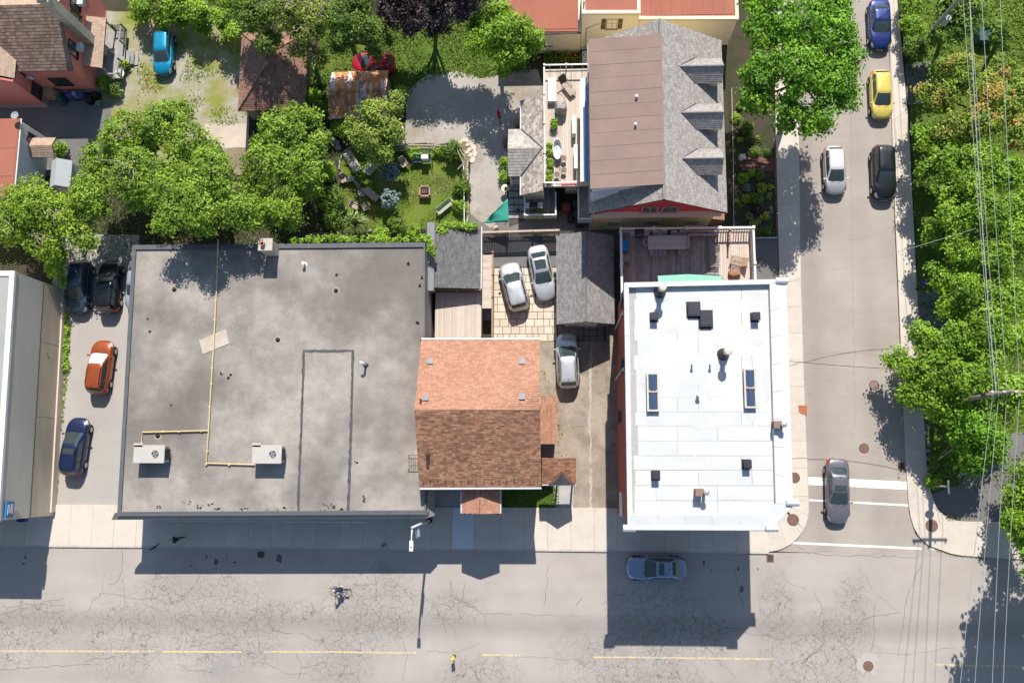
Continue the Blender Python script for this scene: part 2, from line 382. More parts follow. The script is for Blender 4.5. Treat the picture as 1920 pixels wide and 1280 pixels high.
stripe('crossing_line_marking', [(1741,1028),(1751,1029)], .16, M_WHT)
# ---------------------------------------------------------------- long cracks in the road (real narrow ribbons of filler)
M_CRK = M('crack_fill', (.13,.12,.115), (.20,.19,.18), scale=2)
M_CRK2 = M('crack_faint', (.22,.205,.20), (.27,.25,.24), scale=2)
def crack(pts, wdt=.03, faint=False, parent=road, z=.005):
    q = [P(x, y, z) for x, y in pts]; pl = [q[0]]
    for a, b in zip(q, q[1:]):
        n = max(2, int((b-a).length/.35)); d = (b-a).normalized(); nr = Vector((-d.y, d.x, 0))
        for k in range(1, n+1): pl.append(lerp(a, b, k/n)+nr*random.uniform(-.09, .09)*(k < n))
    mb = MB(); L = []; R = []
    for k, p in enumerate(pl):
        d = (pl[min(k+1, len(pl)-1)]-pl[max(k-1, 0)]).normalized(); nr = Vector((-d.y, d.x, 0))*wdt*random.uniform(.25, .75)
        L.append(p-nr); R.append(p+nr)
    for k in range(len(pl)-1): mb.poly([L[k], L[k+1], R[k+1], R[k]])
    mb.build('crack', M_CRK2 if faint else M_CRK, parent)
for c in ([(228,1032),(229,1070),(222,1088),(206,1095)], [(229,1085),(233,1125),(240,1140)], [(426,1030),(426,1090)], [(375,1080),(350,1115),(330,1130)], [(0,1255),(60,1250),(140,1246),(190,1246)],
          [(335,1243),(352,1256),(400,1260)], [(0,1152),(50,1138),(120,1120)], [(1490,1018),(1515,1037),(1560,1040),(1720,1044)], [(1727,1058),(1700,1120),(1690,1190),(1684,1232)], [(1639,1135),(1640,1190),(1634,1220)],
          [(555,1222),(565,1250),(560,1272)], [(565,1250),(600,1246)], [(870,1090),(867,1125),(905,1150),(960,1150)], [(830,1155),(836,1190)], [(909,1152),(909,1175)], [(1029,1060),(1020,1135)], [(1092,1120),(1080,1135)],
          [(60,1140),(110,1150),(120,1178)], [(1376,1060),(1395,1150)], [(1320,1210),(1380,1270)], [(745,1180),(765,1225),(755,1275)], [(490,1225),(478,1160),(484,1110)]):
    crack(c, .035)
ribq = None
for c in ([(975,1151),(1090,1155)], [(1135,1153),(1230,1153)], [(1790,1212),(1700,1226),(1640,1222)], [(1610,1060),(1640,1110),(1690,1150)], [(900,1205),(860,1222),(800,1220)], [(1100,1240),(1030,1232),(960,1233)]):
    crack(c, .04, True)
for c in ([(1594,450),(1640,444)], [(1594,150),(1596,300),(1600,560),(1602,700),(1602,800)], [(1602,770),(1640,757)], [(1500,665),(1560,662),(1600,660),(1660,668)]):
    crack(c, .03, True, side, .009)
# tar patches and oil drips with shapes of their own
M_TAR = M('tar_patch', (.09,.09,.09), (.13,.125,.12), scale=3)
def blot(cx, cy, rx, ry, mat=M_TAR, parent=road, z=.006, n=11, name='stain'):
    mb = MB(); c = P(cx, cy, z); a0 = random.random()*6
    mb.poly([c+Vector((math.cos(2*math.pi*k/n)*rx/22.5*random.uniform(.6, 1.2), math.sin(2*math.pi*k/n)*ry/22.5*random.uniform(.6, 1.2), 0)) for k in range(n)])
    return mb.build(name, mat, parent)
for (bx, by, brx, bry) in _bl:                                   # long wandering cracks that link the broken areas
    for k in range(2):
        x, y = bx+random.uniform(-brx, brx), by+random.uniform(-bry, bry); a = random.choice((0, 3.14, 1.57, -1.57))+random.uniform(-.6, .6); pts = [(x, y)]
        for j in range(random.randint(4, 9)):
            a += random.uniform(-.6, .6); x += math.cos(a)*random.uniform(9, 20); y += math.sin(a)*random.uniform(6, 13)
            if y < 1045: break
            pts.append((x, y))
        if len(pts) > 2: crack(pts, random.uniform(.022, .045))
for x, y, a, b in ((524,1047,6,9),(405,1053,4,6),(387,1043,2,3),(358,1060,2,2),(366,1066,2,2),(405,1066,2,2),(440,1054,3,2),(1320,1055,2.5,5),(1384,1066,2,3.5),(1334,1068,1.5,1.5),(1421,1066,1.5,2),(48,1044,3,3),(44,1056,3,2),(1391,1104,4,7)):
    blot(x, y, a, b)
for x, y, a, b in ((418,1248,22,20),(1258,1213,16,14),(692,1195,14,10),(720,1065,14,12),(1165,1222,12,10),(838,1143,6,3)):
    blot(x, y, a, b, M('road_patch', (.30,.285,.275), (.26,.25,.24)), z=.0045)
# ================================================================ BUILDING HELPERS
M_GLASS = None
def _glass():
    t = NT('window_glass'); t.col((.03,.04,.05)); m = t.done(.06, 0, .8); return m
M_GLASS = _glass()
M_WPAINT = M('white_paint', (.74,.73,.70), (.64,.63,.60), scale=1.5)
M_CREAMP = M('cream_paint', (.68,.62,.50), (.60,.54,.43), scale=.6)
M_DARKMET = M('dark_metal', (.10,.105,.115), (.07,.075,.08), scale=3, rough=.5, metal=.3)
M_GREYMET = M('grey_metal', (.42,.43,.44), (.33,.34,.35), scale=3, rough=.45, metal=.5)
M_BLACK = M('black_plastic', (.025,.027,.03), (.018,.02,.022), rough=.5)
M_GUTTER = M('gutter_white', (.72,.73,.74), (.60,.61,.62), scale=2, rough=.4)
M_WOODG = M('wood_grey', (.33,.32,.305), (.21,.20,.19), scale=6, tint=.25, stretch=(1, .25, 1))
M_WOODP = M('wood_pale', (.58,.50,.43), (.48,.41,.35), scale=6, tint=.13)
M_WOODB = M('wood_brown', (.35,.23,.15), (.26,.17,.11), scale=6, tint=.2)
M_CHIM = M('chimney_block', (.50,.45,.38), (.42,.37,.31), scale=4, tint=.1, bump=.3)
def shingles(poly, course=.16, tab=.34, th=.014, gap=.012, lift=.006, stag=True):
    """real shingle tabs over a planar convex outline; poly[0]-poly[1] is the eave"""
    p = [Vector(q) for q in poly]; u = (p[1]-p[0]).normalized(); n = None
    for k in range(2, len(p)):
        n = u.cross(p[k]-p[0])
        if n.length > 1e-4: break
    n.normalize()
    if n.z < 0: n = -n
    v = n.cross(u).normalized(); o = p[0]
    uv = [((q-o).dot(u), (q-o).dot(v)) for q in p]
    if max(b for a, b in uv) < .05: v = -v; uv = [(a, -b) for a, b in uv]
    vmin = min(b for a, b in uv); vmax = max(b for a, b in uv); mb = MB(); V = []; F = []; T = []
    row = 0; y = vmin
    while y < vmax-.02:
        ym = min(y+course*.5, vmax-.005); xsn = []
        for (a, b), (c, d) in zip(uv, uv[1:]+uv[:1]):
            if (b <= ym) != (d <= ym): xsn.append(a+(c-a)*(ym-b)/(d-b))
        if len(xsn) >= 2:
            x0, x1 = min(xsn), max(xsn); x = x0-(tab*random.random() if stag else 0); y2 = min(y+course*1.08, vmax)
            while x < x1-.01:
                wv = tab*random.uniform(.75, 1.3); a, c = max(x, x0), min(x+wv-gap, x1)
                if c-a > .03:
                    B = len(V); l0 = lift+th+random.uniform(0, .006)
                    for (du, dv, dn) in ((a, y, lift), (c, y, lift), (a, y, l0), (c, y, l0), (c, y2, lift), (a, y2, lift)):
                        V.append(tuple(o+u*du+v*dv+n*dn))
                    F += [(B, B+1, B+3, B+2), (B+2, B+3, B+4, B+5)]; tt = random.random(); T += [tt, tt]
                x += wv
        y += course; row += 1
    mb.v, mb.f, mb.t = V, F, T; return mb
def roofplane(parent, poly, mbase, mshing, th=.14, name='roof_plane', **k):
    mb = MB(); mb.slab(poly, th); r = mb.build(name, mbase, parent)
    if mshing: shingles(poly, **k).build('shingles', mshing, r, kind='stuff')
    return r
def gutter(parent, a, b, r=.07, mat=None):
    mb = MB(); mb.tube([a, b], r, 6); return mb.build('gutter', mat or M_GUTTER, parent)
def window(parent, c, ang, w, h, fmat=None, gmat=None, sill=True, mull=1):
    """ang: direction the window faces (radians, world)"""
    c = Vector(c); n = Vector((math.cos(ang), math.sin(ang), 0)); rz = ang-math.pi/2; fw = .07; mb = MB()
    def bx(dx, dz, sx, sz, dep=.07, off=.03):
        u = Vector((math.cos(rz), math.sin(rz), 0)); mb.box(c+u*dx+Vector((0, 0, dz))+n*off, (sx, dep, sz), rz)
    bx(0, h/2, w+fw, fw); bx(0, -h/2, w+fw, fw); bx(-w/2, 0, fw, h-fw); bx(w/2, 0, fw, h-fw)
    for k in range(mull): bx(-w/2+w*(k+1)/(mull+1), 0, .04, h-fw, .05, .025)
    if sill: bx(0, -h/2-.08, w+.2, .07, .16, .06)
    f = mb.build('window', fmat or M_WPAINT, parent)
    g = MB(); g.box(c+n*.012, (w-fw, .02, h-fw), rz); g.build('pane', gmat or M_GLASS, f)
    return f
def centre(pts):
    return Vector((sum(p[0] for p in pts)/len(pts), sum(p[1] for p in pts)/len(pts), 0))
def inset(pts, d):
    """inward offset of a convex xy outline; d number or per-edge list (edge i: i->i+1)"""
    n = len(pts); a = sum(pts[i][0]*pts[(i+1) % n][1]-pts[(i+1) % n][0]*pts[i][1] for i in range(n)); sg = 1 if a > 0 else -1
    D = d if hasattr(d, '__len__') else [d]*n; L = []
    for i in range(n):
        p, q = Vector(pts[i][:2]), Vector(pts[(i+1) % n][:2]); e = (q-p).normalized(); nr = Vector((-e.y, e.x))*sg*D[i]; L.append((p+nr, e))
    out = []
    for i in range(n):
        (p, e), (q, f) = L[i-1], L[i]; den = e.x*f.y-e.y*f.x
        if abs(den) < 1e-6: out.append((q.x, q.y)); continue
        t = ((q.x-p.x)*f.y-(q.y-p.y)*f.x)/den; out.append((p.x+e.x*t, p.y+e.y*t))
    return out
def ring(mb, outer, inner, z0, z1, t=None):
    n = len(outer)
    for i in range(n):
        j = (i+1) % n; mb.prism([outer[i], outer[j], inner[j], inner[i]], z0, z1, t)
    return mb
def vent_box(x, y, z, sx, sy, h, mat, label, cap=True, group=None, rz=0, name='roof_vent'):
    r = thing(name, label, 'vent', P(x, y, z), rz, group); mb = MB(); k = .8 if cap else 1
    mb.box((0, 0, h/2), (sx*k, sy*k, h)); mb.build('housing', mat, r, w=False)
    if cap: m2 = MB(); m2.box((0, 0, h+.03), (sx, sy, .06)); m2.box((0, 0, h+.075), (sx*.8, sy*.8, .03)); m2.build('cap', mat, r, w=False)
    m3 = MB(); m3.box((0, 0, .01), (sx*1.25, sy*1.25, .02)); m3.build('flashing', mat, r, w=False)
    return r
# ================================================================ BIG GREY FLAT-ROOFED SHOP
def roofgravel(name, a, b, c):
    t = NT(name); f = t.ramp(t.noise(.32, 6, .72), [(.36, 0.0), (.66, 1.0)]); col = t.mix(f, a, b)
    col = t.mix(t.math('MULTIPLY', t.ramp(t.noise(.11, 4, .6, t.pos(loc=(3, 9, 0))), [(.45, 0.0), (.62, 1.0)]), .75), col, c)
    s = t.noise(2.2, 3, .6, t.pos((.3, 1, 1))); col = t.mix(t.math('MULTIPLY', t.ramp(s, [(.55, 0.0), (.8, 1.0)]), .3), col, b)
    d = t.noise(1.4, 5, .8, t.pos(loc=(1, 5, 0))); col = t.mix(t.math('MULTIPLY', t.ramp(d, [(.68, 0.0), (.73, 1.0)]), .55), col, (.07,.065,.06))
    g = t.noise(30, 4, .75); col = t.mix(.5, col, t.mix(1.0, col, t.ramp(g, [(.25, .35), (.75, 1.55)]), 'MULTIPLY'))
    t.col(col); t.bump(g, .4, .02); return t.done(.95, 0, .1)
M_GRAVROOF = roofgravel('roof_gravel', (.385,.352,.318), (.225,.203,.184), (.135,.12,.11))
M_FLASH = M('dark_flashing', (.115,.12,.13), (.085,.09,.10), scale=1.5, rough=.6)
M_FASC = M('grey_fascia', (.23,.225,.22), (.19,.185,.18), scale=1, rough=.6)
M_SHOPWALL = M('shop_wall', (.30,.29,.28), (.25,.24,.23), scale=.7)
GZ = 5.2
gq = [P2(222, 966, GZ), P2(799, 963, GZ), P2(797, 456, GZ), P2(251, 461, GZ)]
shop = thing('flat_roofed_shop', 'long flat roofed shop with mottled grey gravel roof beside shingled house', 'building', centre(gq))
mb = MB(); mb.prism(gq, -.06, GZ-.05); mb.build('wall', M_SHOPWALL, shop)
gi = inset(gq, [.28, .1, .34, .26])
mb = MB(); mb.prism(gi, GZ-.05+.003, GZ+.02); roofdeck = mb.build('roof_deck', M_GRAVROOF, shop)
mb = MB(); ring(mb, inset(gq, -.03), gi, GZ-.25, GZ+.16); mb.build('parapet_cap', M_FLASH, shop)
# sloping front fascia
mb = MB(); a0, b0 = P(215, 961, GZ+.2), P(803, 959, GZ+.2); a1, b1 = P(209, 974, GZ-.15), P(800, 971, GZ-.15)
mb.add([a0, b0, b1, a1, a1-Vector((0, 0, .45)), b1-Vector((0, 0, .45)), a0-Vector((0, 0, .8)), b0-Vector((0, 0, .8))], [(0, 1, 2, 3), (3, 2, 5, 4), (4, 5, 7, 6), (0, 3, 4, 6), (1, 7, 5, 2), (0, 6, 7, 1)]); mb.build('front_fascia', M_FASC, shop)
mb = MB(); mb.prism([P2(800, 971, GZ-.1), P2(815, 966, GZ-.6), P2(815, 910, GZ-.6), P2(802, 906, GZ-.1)], GZ-.9, [GZ-.12, GZ-.6, GZ-.6, GZ-.12]); mb.build('side_canopy', M_FASC, shop)
for k in range(9):                                           # shopfront windows under the fascia
    x = gq[0][0]+1.6+k*2.5; window(shop, (x, gq[0][1]-.02, 1.6), -math.pi/2, 2.0, 2.0, M_DARKMET)
for k in range(2): window(shop, (gq[1][0]+.02, 4+k*5, 2.6), 0, 1.2, 1.2, M_DARKMET)
mb = MB()
for k in range(12):
    x = gq[0][0]+4+k*1.3; mb.box((x, gq[0][1]-.42, 4.25), (1.1, .04, .5))
mb.build('sign_board', M_WPAINT, shop)
# tar-sealed joint round the old light well
M_TARS = M('roof_tar', (.065,.068,.072), (.095,.097,.10), scale=2.0)
def ribbon(pts, z, wdt, mat, parent, name, jit=.05):
    q = [P(x, y, z) for x, y in pts]; mb = MB(); L = []; R = []; pl = []
    for a, b in zip(q, q[1:]):
        n = max(2, int((b-a).length/.3)); pl += [lerp(a, b, k/n) for k in range(n)]
    pl.append(q[-1])
    for k, p in enumerate(pl):
        d = (pl[min(k+1, len(pl)-1)]-pl[max(k-1, 0)]).normalized(); nr = Vector((-d.y, d.x, 0))
        L.append(p-nr*(wdt/2+random.uniform(-jit, jit))); R.append(p+nr*(wdt/2+random.uniform(-jit, jit)*.5))
    for k in range(len(pl)-1): mb.poly([L[k], L[k+1], R[k+1], R[k]])
    return mb.build(name, mat, parent)
ZR = GZ+.024
ribbon([(570, 657), (566, 770), (562, 870), (559, 958)], ZR, .20, M_TARS, roofdeck, 'tar_seal')
ribbon([(662, 657), (659, 770), (656, 870), (653, 958)], ZR, .21, M_TARS, roofdeck, 'tar_seal')
ribbon([(568, 658), (664, 658)], ZR+.004, .2, M_TARS, roofdeck, 'tar_seal')
M_CRUD = M('moss_crud', (.05,.04,.03), (.08,.065,.045), scale=6)
for x, y, a, b in ((350,942,9,3),(372,950,10,3),(395,947,6,3),(410,952,8,3),(300,950,6,2),(455,954,10,2),(510,955,14,2.5),(540,953,10,2),(612,946,10,4),(622,950,8,3),(640,955,7,2),(605,957,6,2),(417,700,4,2),(433,703,1.5,1.5),(428,709,1.5,1.5),(762,493,5,2),(766,496,3,2),(632,516,2,2),(790,520,1.5,3),(787,535,1.5,3),(783,605,2,3),(790,640,2,3),(682,935,2,6),(668,868,3,3),(277,598,1.5,1.5),(281,622,1.5,1.5),(321,760,1.5,1.5)):
    mb = MB()
    for k in range(7):
        c = P(x+random.uniform(-a, a), y+random.uniform(-b, b), ZR); r = random.uniform(.03, .08)*(1 if a > 2 else 1.1)
        mb.poly([c+Vector((math.cos(q)*r*random.uniform(.6, 1.4), math.sin(q)*r*random.uniform(.6, 1.4), 0)) for q in [2*math.pi*i/7 for i in range(7)]])
    mb.build('debris', M_CRUD, roofdeck, kind='stuff')
# roof furniture of the shop
def hvac(x0, y0, x1, y1, label, flip=False):
    c = (P(x0, y0, GZ+1.25)+P(x1, y1, GZ+1.25))/2; r = thing('rooftop_air_conditioner', label, 'air conditioner', (c.x, c.y, GZ), 0, 'rooftop air conditioners')
    w = P(x1, y1, GZ+1.25).x-P(x0, y0, GZ+1.25).x; d = P(x0, y0, GZ+1.25).y-P(x1, y1, GZ+1.25).y
    b = MB(); b.box((0, 0, .12), (w*.86, d*.7, .2)); b.build('curb', M_DARKMET, r, w=False)
    b = MB(); b.box((0, 0, .7), (w*.94, d*.88, .96)); b.build('cabinet', M('hvac_side', (.36,.40,.44), (.30,.33,.37), rough=.5), r, w=False, bevel=.01)
    b = MB(); b.box((0, 0, 1.21), (w, d, .06)); b.box((-w*.36, d*.5, 1.16), (w*.3, d*.22, .16)); tp = b.build('top_panel', M('hvac_top', (.47,.445,.41), (.42,.395,.365), scale=1, rough=.5), r, w=False, bevel=.015)
    b = MB(); b.tube([(w*.2+math.cos(a)*.27, math.sin(a)*.27, 1.255) for a in np.linspace(0, 6.283, 17)], .025, 5); b.build('fan_ring', M_GREYMET, r, w=False)
    b = MB(); b.cyl((w*.2, 0, 1.242), .26, .006, 16); well = b.build('fan_well', M_BLACK, r, w=False)
    for k in range(4):
        a = k*math.pi/2+.4; b = MB(); b.box((w*.2+math.cos(a)*.12, math.sin(a)*.12, 1.256), (.2, .13, .012), a); b.build('fan_blade', M_GREYMET, well, w=False)
    b = MB(); b.box((w*.5, 0, .75), (.05, d*.6, .8)); b.build('grille', M_BLACK, r, w=False)
    b = MB(); b.box((0, -d*.46, .6), (w*.3, .03, .5)); b.build('service_panel', M_GREYMET, r, w=False)
    return r
hvac(251, 834, 307, 868, 'beige rooftop air conditioner at the end of the long gas pipe branch')
hvac(473, 834, 527, 869, 'beige rooftop air conditioner beside the tar sealed joint')
gp = thing('gas_pipe', 'yellow gas pipe run across the grey gravel roof', 'pipe', P(391, 805, GZ))
M_PIPE = M('pipe_yellow', (.62,.50,.26), (.52,.41,.2), scale=3, rough=.5)
pts = [(409, 449), (406, 540), (401, 640), (396, 720), (391, 806), (387, 868), (478, 871)]; zz = GZ+.16
b = MB(); b.tube([P(409, 449, GZ-1.2)]+[P(x, y, zz) for x, y in pts], .055, 8); b.build('main_run', M_PIPE, gp)
b = MB(); b.tube([P(391, 807, zz), P(267, 810, zz), P(265, 834, zz)], .055, 8); b.build('branch_run', M_PIPE, gp)
for x, y in ((407.5, 502), (405, 565), (403.5, 600), (401, 655), (399, 690), (397.5, 720), (394, 763), (390, 846), (431, 871), (337, 809), (307, 809), (379, 808), (388, 870)):
    b = MB(); p = P(x, y, GZ+.02); b.box(p+Vector((0, 0, .05)), (.16, .16, .12)); b.tube([p+Vector((0, 0, .1)), p+Vector((0, 0, .2))], .075, 8); b.build('support', M_PIPE, gp)
b = MB(); b.prism([P2(x, y, GZ) for x, y in ((374, 638), (424, 617), (430, 644), (381, 664))], GZ+.02, GZ+.06); single(b, 'roof_patch_board', M('patch_board', (.50,.455,.41), (.40,.33,.27), scale=2.2), 'pale rectangular patch lying askew under the yellow gas pipe', 'patch')
ch = thing('roof_chimney', 'square block chimney with clay flue on the shop rear wall', 'chimney', P(500, 474, GZ))
cc = P(493, 458, GZ+2.0); b = MB(); b.box((cc.x+.15, cc.y, GZ+.6), (.95, .85, 2.4)); b.build('stack', M_CHIM, ch)
b = MB(); b.box((cc.x+.15, cc.y, GZ+1.87), (1.12, 1.0, .14)); b.build('cap', M('chimney_cap', (.48,.43,.37), (.40,.36,.31), scale=3), ch, bevel=.03)
b = MB(); b.lathe((cc.x, cc.y, GZ+1.94), [(.17, 0), (.17, .3), (.11, .3), (.11, .05)], 12); b.build('flue', M('clay', (.42,.17,.11), (.33,.13,.08)), ch)
r = thing('vent_pipe', 'white gooseneck vent pipe casting a long shadow beside tar seal', 'vent', P(686, 684, GZ)); b = MB(); p = P(686, 684, GZ); b.tube([p, p+Vector((0, 0, .9)), p+Vector((-.12, .05, 1.05)), p+Vector((-.25, .1, 1.0))], .09, 8); b.build('pipe', M_WPAINT, r, smooth=True); b = MB(); b.lathe(p, [(.25, .02), (.16, .05), (.1, .2)], 10); b.build('flashing', M_DARKMET, r)
for x, y, lab in ((572, 496, 'short white vent pipe near the block chimney'),):
    b = MB(); p = P(x, y, GZ); b.lathe(p, [(.2, .02), (.09, .08), (.09, .45), (.13, .45), (.13, .55), (0, .56)], 10); single(b, 'vent_pipe', M_WPAINT, lab, 'vent')
for x, y, lab in ((630, 545, 'black roof drain in a dark ponding stain'), (521, 637, 'rusty roof drain with pale ring by the patch board'), (327, 543, 'small roof drain with buff stain near tree shadow'), (296, 817, 'brown roof drain next to gas pipe branch')):
    b = MB(); p = P(x, y, GZ+.02); b.lathe(p, [(.2, .01), (.15, .03), (.1, .03), (.07, .12), (0, .13)], 10); single(b, 'roof_drain', M_BLACK, lab, 'drain')
    b2 = MB(); b2.poly([p+Vector((math.cos(q)*.32*random.uniform(.6, 1.2), math.sin(q)*.32*random.uniform(.6, 1.2), .004)) for q in np.linspace(0, 6, 9)]); b2.build('stain', M('buff_stain', (.40,.32,.22), (.33,.27,.2)), roofdeck)
b = MB()
for k in range(2): b.tube([P(765, 853+k*25, GZ+.3), P(784, 853+k*25, GZ+.3)], .025, 5)
for k in range(5): b.tube([P(767+k*4, 852, GZ+.3), P(767+k*4, 879, GZ+.3)], .018, 5)
b.tube([P(765, 866, GZ+.3), P(784, 866, GZ+.3)], .02, 5); b.tube([P(766, 853, GZ+.3), P(766, 853, GZ)], .02, 5); b.tube([P(766, 878, GZ+.3), P(766, 878, GZ)], .02, 5)
single(b, 'roof_ladder', M('ladder_bronze', (.22,.17,.12)), 'small metal ladder frame reaching from shop roof to shingled roof', 'ladder')
# ================================================================ WHITE-ROOFED RED BUILDING
M_RED = None
def brick(name, a, b, m, sx=1.0):
    t = NT(name); br = t.new('ShaderNodeTexBrick'); tc = t.new('ShaderNodeNewGeometry'); mp = t.new('ShaderNodeMapping')
    mp.inputs['Rotation'].default_value = (math.pi/2, 0, 0) ; t.l.new(tc.outputs['Position'], mp.inputs['Vector'])
    sx_ = t.new('ShaderNodeSeparateXYZ'); t.l.new(tc.outputs['Position'], sx_.inputs[0]); cb = t.new('ShaderNodeCombineXYZ')
    t.l.new(t.math('ADD', sx_.outputs['X'], sx_.outputs['Y']), cb.inputs['X']); t.l.new(sx_.outputs['Z'], cb.inputs['Y'])
    t.l.new(cb.outputs[0], br.inputs['Vector']); br.inputs['Scale'].default_value = 1
    br.inputs['Brick Width'].default_value = .24; br.inputs['Row Height'].default_value = .08; br.inputs['Mortar Size'].default_value = .006
    br.inputs['Color1'].default_value = (*a, 1); br.inputs['Color2'].default_value = (*b, 1); br.inputs['Mortar'].default_value = (*m, 1)
    col = t.mix(t.math('MULTIPLY', t.ramp(t.noise(.5, 5), [(.4, 0.0), (.7, 1.0)]), .4), br.outputs['Color'], tuple(x*.65 for x in a)); t.col(col)
    t.bump(br.outputs['Fac'], -.3, .01); return t.done(.9)
M_RED = brick('red_brick', (.42,.10,.07), (.35,.085,.06), (.36,.15,.11))
M_MEMB = M('white_membrane', (.56,.575,.575), (.49,.505,.505), scale=.35, rnd=.03, fine=15, rough=.7)
M_MEMBJ = M('membrane_joint', (.40,.40,.385), (.33,.33,.315), scale=2)
M_CORN = M('white_cornice', (.565,.58,.58), (.51,.525,.525), scale=1, rough=.6, tint=.03)
WZ = 10.5
wq = [P2(1178, 993, WZ), P2(1446, 994, WZ), P2(1487, 948, WZ), P2(1474, 524, WZ), P2(1171, 531, WZ)]
wb = thing('red_brick_building', 'tall red brick corner building with white membrane roof', 'building', centre(wq))
wall_o = inset(wq, [.55, .5, .55, .12, .10]); mb = MB(); mb.prism(wall_o, -.06, WZ-.5); mb.build('wall', M_RED, wb)
wi = inset(wq, [1.05, .9, 1.15, .28, .30])
mb = MB(); mb.prism(inset(wq, .2), WZ-.5+.003, WZ-.36); rd = mb.build('roof_deck', M_MEMBJ, wb)
mb = MB(); ring(mb, wq, inset(wq, [.6, .6, .6, .3, .3]), WZ-.62, WZ-.05); mb.build('cornice', M_CORN, wb)
# cornice cap boards
wo2 = inset(wq, -.04); wi2 = inset(wq, [1.0, .95, 1.15, .3, .28])
for e in range(5):
    a, b2, c, d = wo2[e], wo2[(e+1) % 5], wi2[(e+1) % 5], wi2[e]; Le = math.dist(a, b2); n = max(1, round(Le/1.9))
    for k in range(n):
        t0, t1 = k/n+.0006, (k+1)/n-.0006; q = [lerp((*a, 0), (*b2, 0), t0), lerp((*a, 0), (*b2, 0), t1), lerp((*d, 0), (*c, 0), t1), lerp((*d, 0), (*c, 0), t0)]
        mb = MB(); z2 = WZ+.04+random.uniform(-.006, .006); low = -.14 if e in (0, 1, 2) else 0
        mb.prism([p[:2] for p in q], WZ-.36+.01, [z2+low, z2+low, z2, z2]); mb.build('coping_board', M_CORN, wb)
for (x, y, rz) in ((1466, 526, 0), (1486, 942, 0), (1447, 990, .8), (1180, 990, 0)):
    p = P(x, y, WZ); mb = MB(); mb.tube([p+Vector((-.42, 0, -.05)), p+Vector((.42, 0, -.05))], .24, 10); mb.box(p+Vector((0, 0, -.35)), (.7, .4, .6)); mb.build('cornice_bracket', M_CORN, wb)
# membrane sheets laid in courses
zr = WZ-.352; ye = [532, 561, 585, 612, 639, 666, 693, 720, 745, 772, 798, 826, 854, 881, 910, 938, 966]
for k, (ya, yb) in enumerate(zip(ye, ye[1:])):
    cuts = [1174+random.uniform(14, 22)] + sorted(random.sample([1230, 1270, 1310, 1345, 1390, 1410], random.choice((1, 2))))+[1450+.6*k]
    for xa, xb in zip(cuts, cuts[1:]):
        mb = MB(); pa, pb = P(xa, ya+.15, zr), P(xb, yb-.15, zr)
        mb.prism([(pa.x+.004, pb.y), (pb.x-.004, pb.y), (pb.x-.004, pa.y), (pa.x+.004, pa.y)], zr, zr+.012+random.uniform(0, .006)); mb.build('membrane_sheet', M_MEMB, rd)
# facade openings
def along(a, b, n, z, ang, w, h, **k):
    for i in range(n):
        p = lerp((*a, 0), (*b, 0), (i+.5)/n); window(wb, (p.x, p.y, z), ang, w, h, **k)
along(wall_o[0], wall_o[1], 5, 6.6, -math.pi/2, 1.1, 2.0); along(wall_o[0], wall_o[1], 4, 2.0, -math.pi/2, 2.1, 2.6); along(wall_o[2], wall_o[3], 7, 6.6, 0, 1.1, 2.0); along(wall_o[2], wall_o[3], 5, 2.2, 0, 1.3, 2.2)
WA, WB_ = wall_o[4], wall_o[0]
for px, py, z, w, h in ((1163, 560, 8.3, 1.0, 1.5), (1163, 684, 8.0, .9, 1.5), (1161, 780, 4.0, .9, 1.4)):
    y = P(px, py, z).y; window(wb, (WA[0]-.02, y, z), math.pi, w, h, M_DARKMET)
for y0 in (P(1158, 600, 5).y, P(1155, 700, 5).y):
    mb = MB(); xx = WA[0]-.1; mb.tube([(xx, y0, .3), (xx, y0, 8.4), (xx, y0-.3, 8.9)], .06, 8); mb.build('drainpipe', M_GUTTER, wb)
mb = MB(); yy = P(1156, 945, 4).y; mb.box((WA[0]-.06, yy, 3.6), (.06, 1.8, 2.4)); mb.build('wall_sign', M('sign_white', (.66,.66,.65)), wb)
# openings and pipes on the white roof
def skylight(x0, y0, x1, y1, label):
    z = WZ-.34; a, b2 = P(x0, y0, z+.35), P(x1, y1, z+.35); c = (a+b2)/2; w, d = b2.x-a.x, a.y-b2.y
    r = thing('skylight', label, 'skylight', (c.x, c.y, z))
    m = MB(); m.box((0, 0, .14), (w*.96, d*.97, .28)); m.build('curb', M_DARKMET, r, w=False)
    m = MB(); o, i = [(-w/2, -d/2), (w/2, -d/2), (w/2, d/2), (-w/2, d/2)], None; i = inset(o, .13); ring(m, o, i, .27, .36); m.build('frame', M('skylight_frame', (.56,.52,.46), (.48,.44,.39), rough=.5), r, w=False, bevel=.01)
    m = MB(); q = inset(o, .12); m.add([(q[0][0], q[0][1], .32), (q[1][0], q[1][1], .32), (q[2][0], q[2][1], .32), (q[3][0], q[3][1], .32), (0, -d*.42, .46), (0, d*.42, .46)], [(0, 1, 4), (1, 2, 5, 4), (2, 3, 5), (3, 0, 4, 5)])
    t = MATS.get('sky_glass')
    if not t:
        n_ = NT('sky_glass'); n_.col((.05,.075,.13)); t = n_.done(.04, 0, .9)
    m.build('dome', t, r, w=False)
    m = MB(); m.box((0, 0, .40), (w*.7, .1, .12)); m.box((.03, 0, .34), (w*.72, .26, .06)); m.build('crossbar', M('skylight_bar', (.50,.36,.28)), r, w=False)
    return r
skylight(1212, 698, 1237, 771, 'long framed skylight on white roof nearest the brick side wall')
skylight(1394, 690, 1420, 765, 'long framed skylight on white roof nearest the side street')
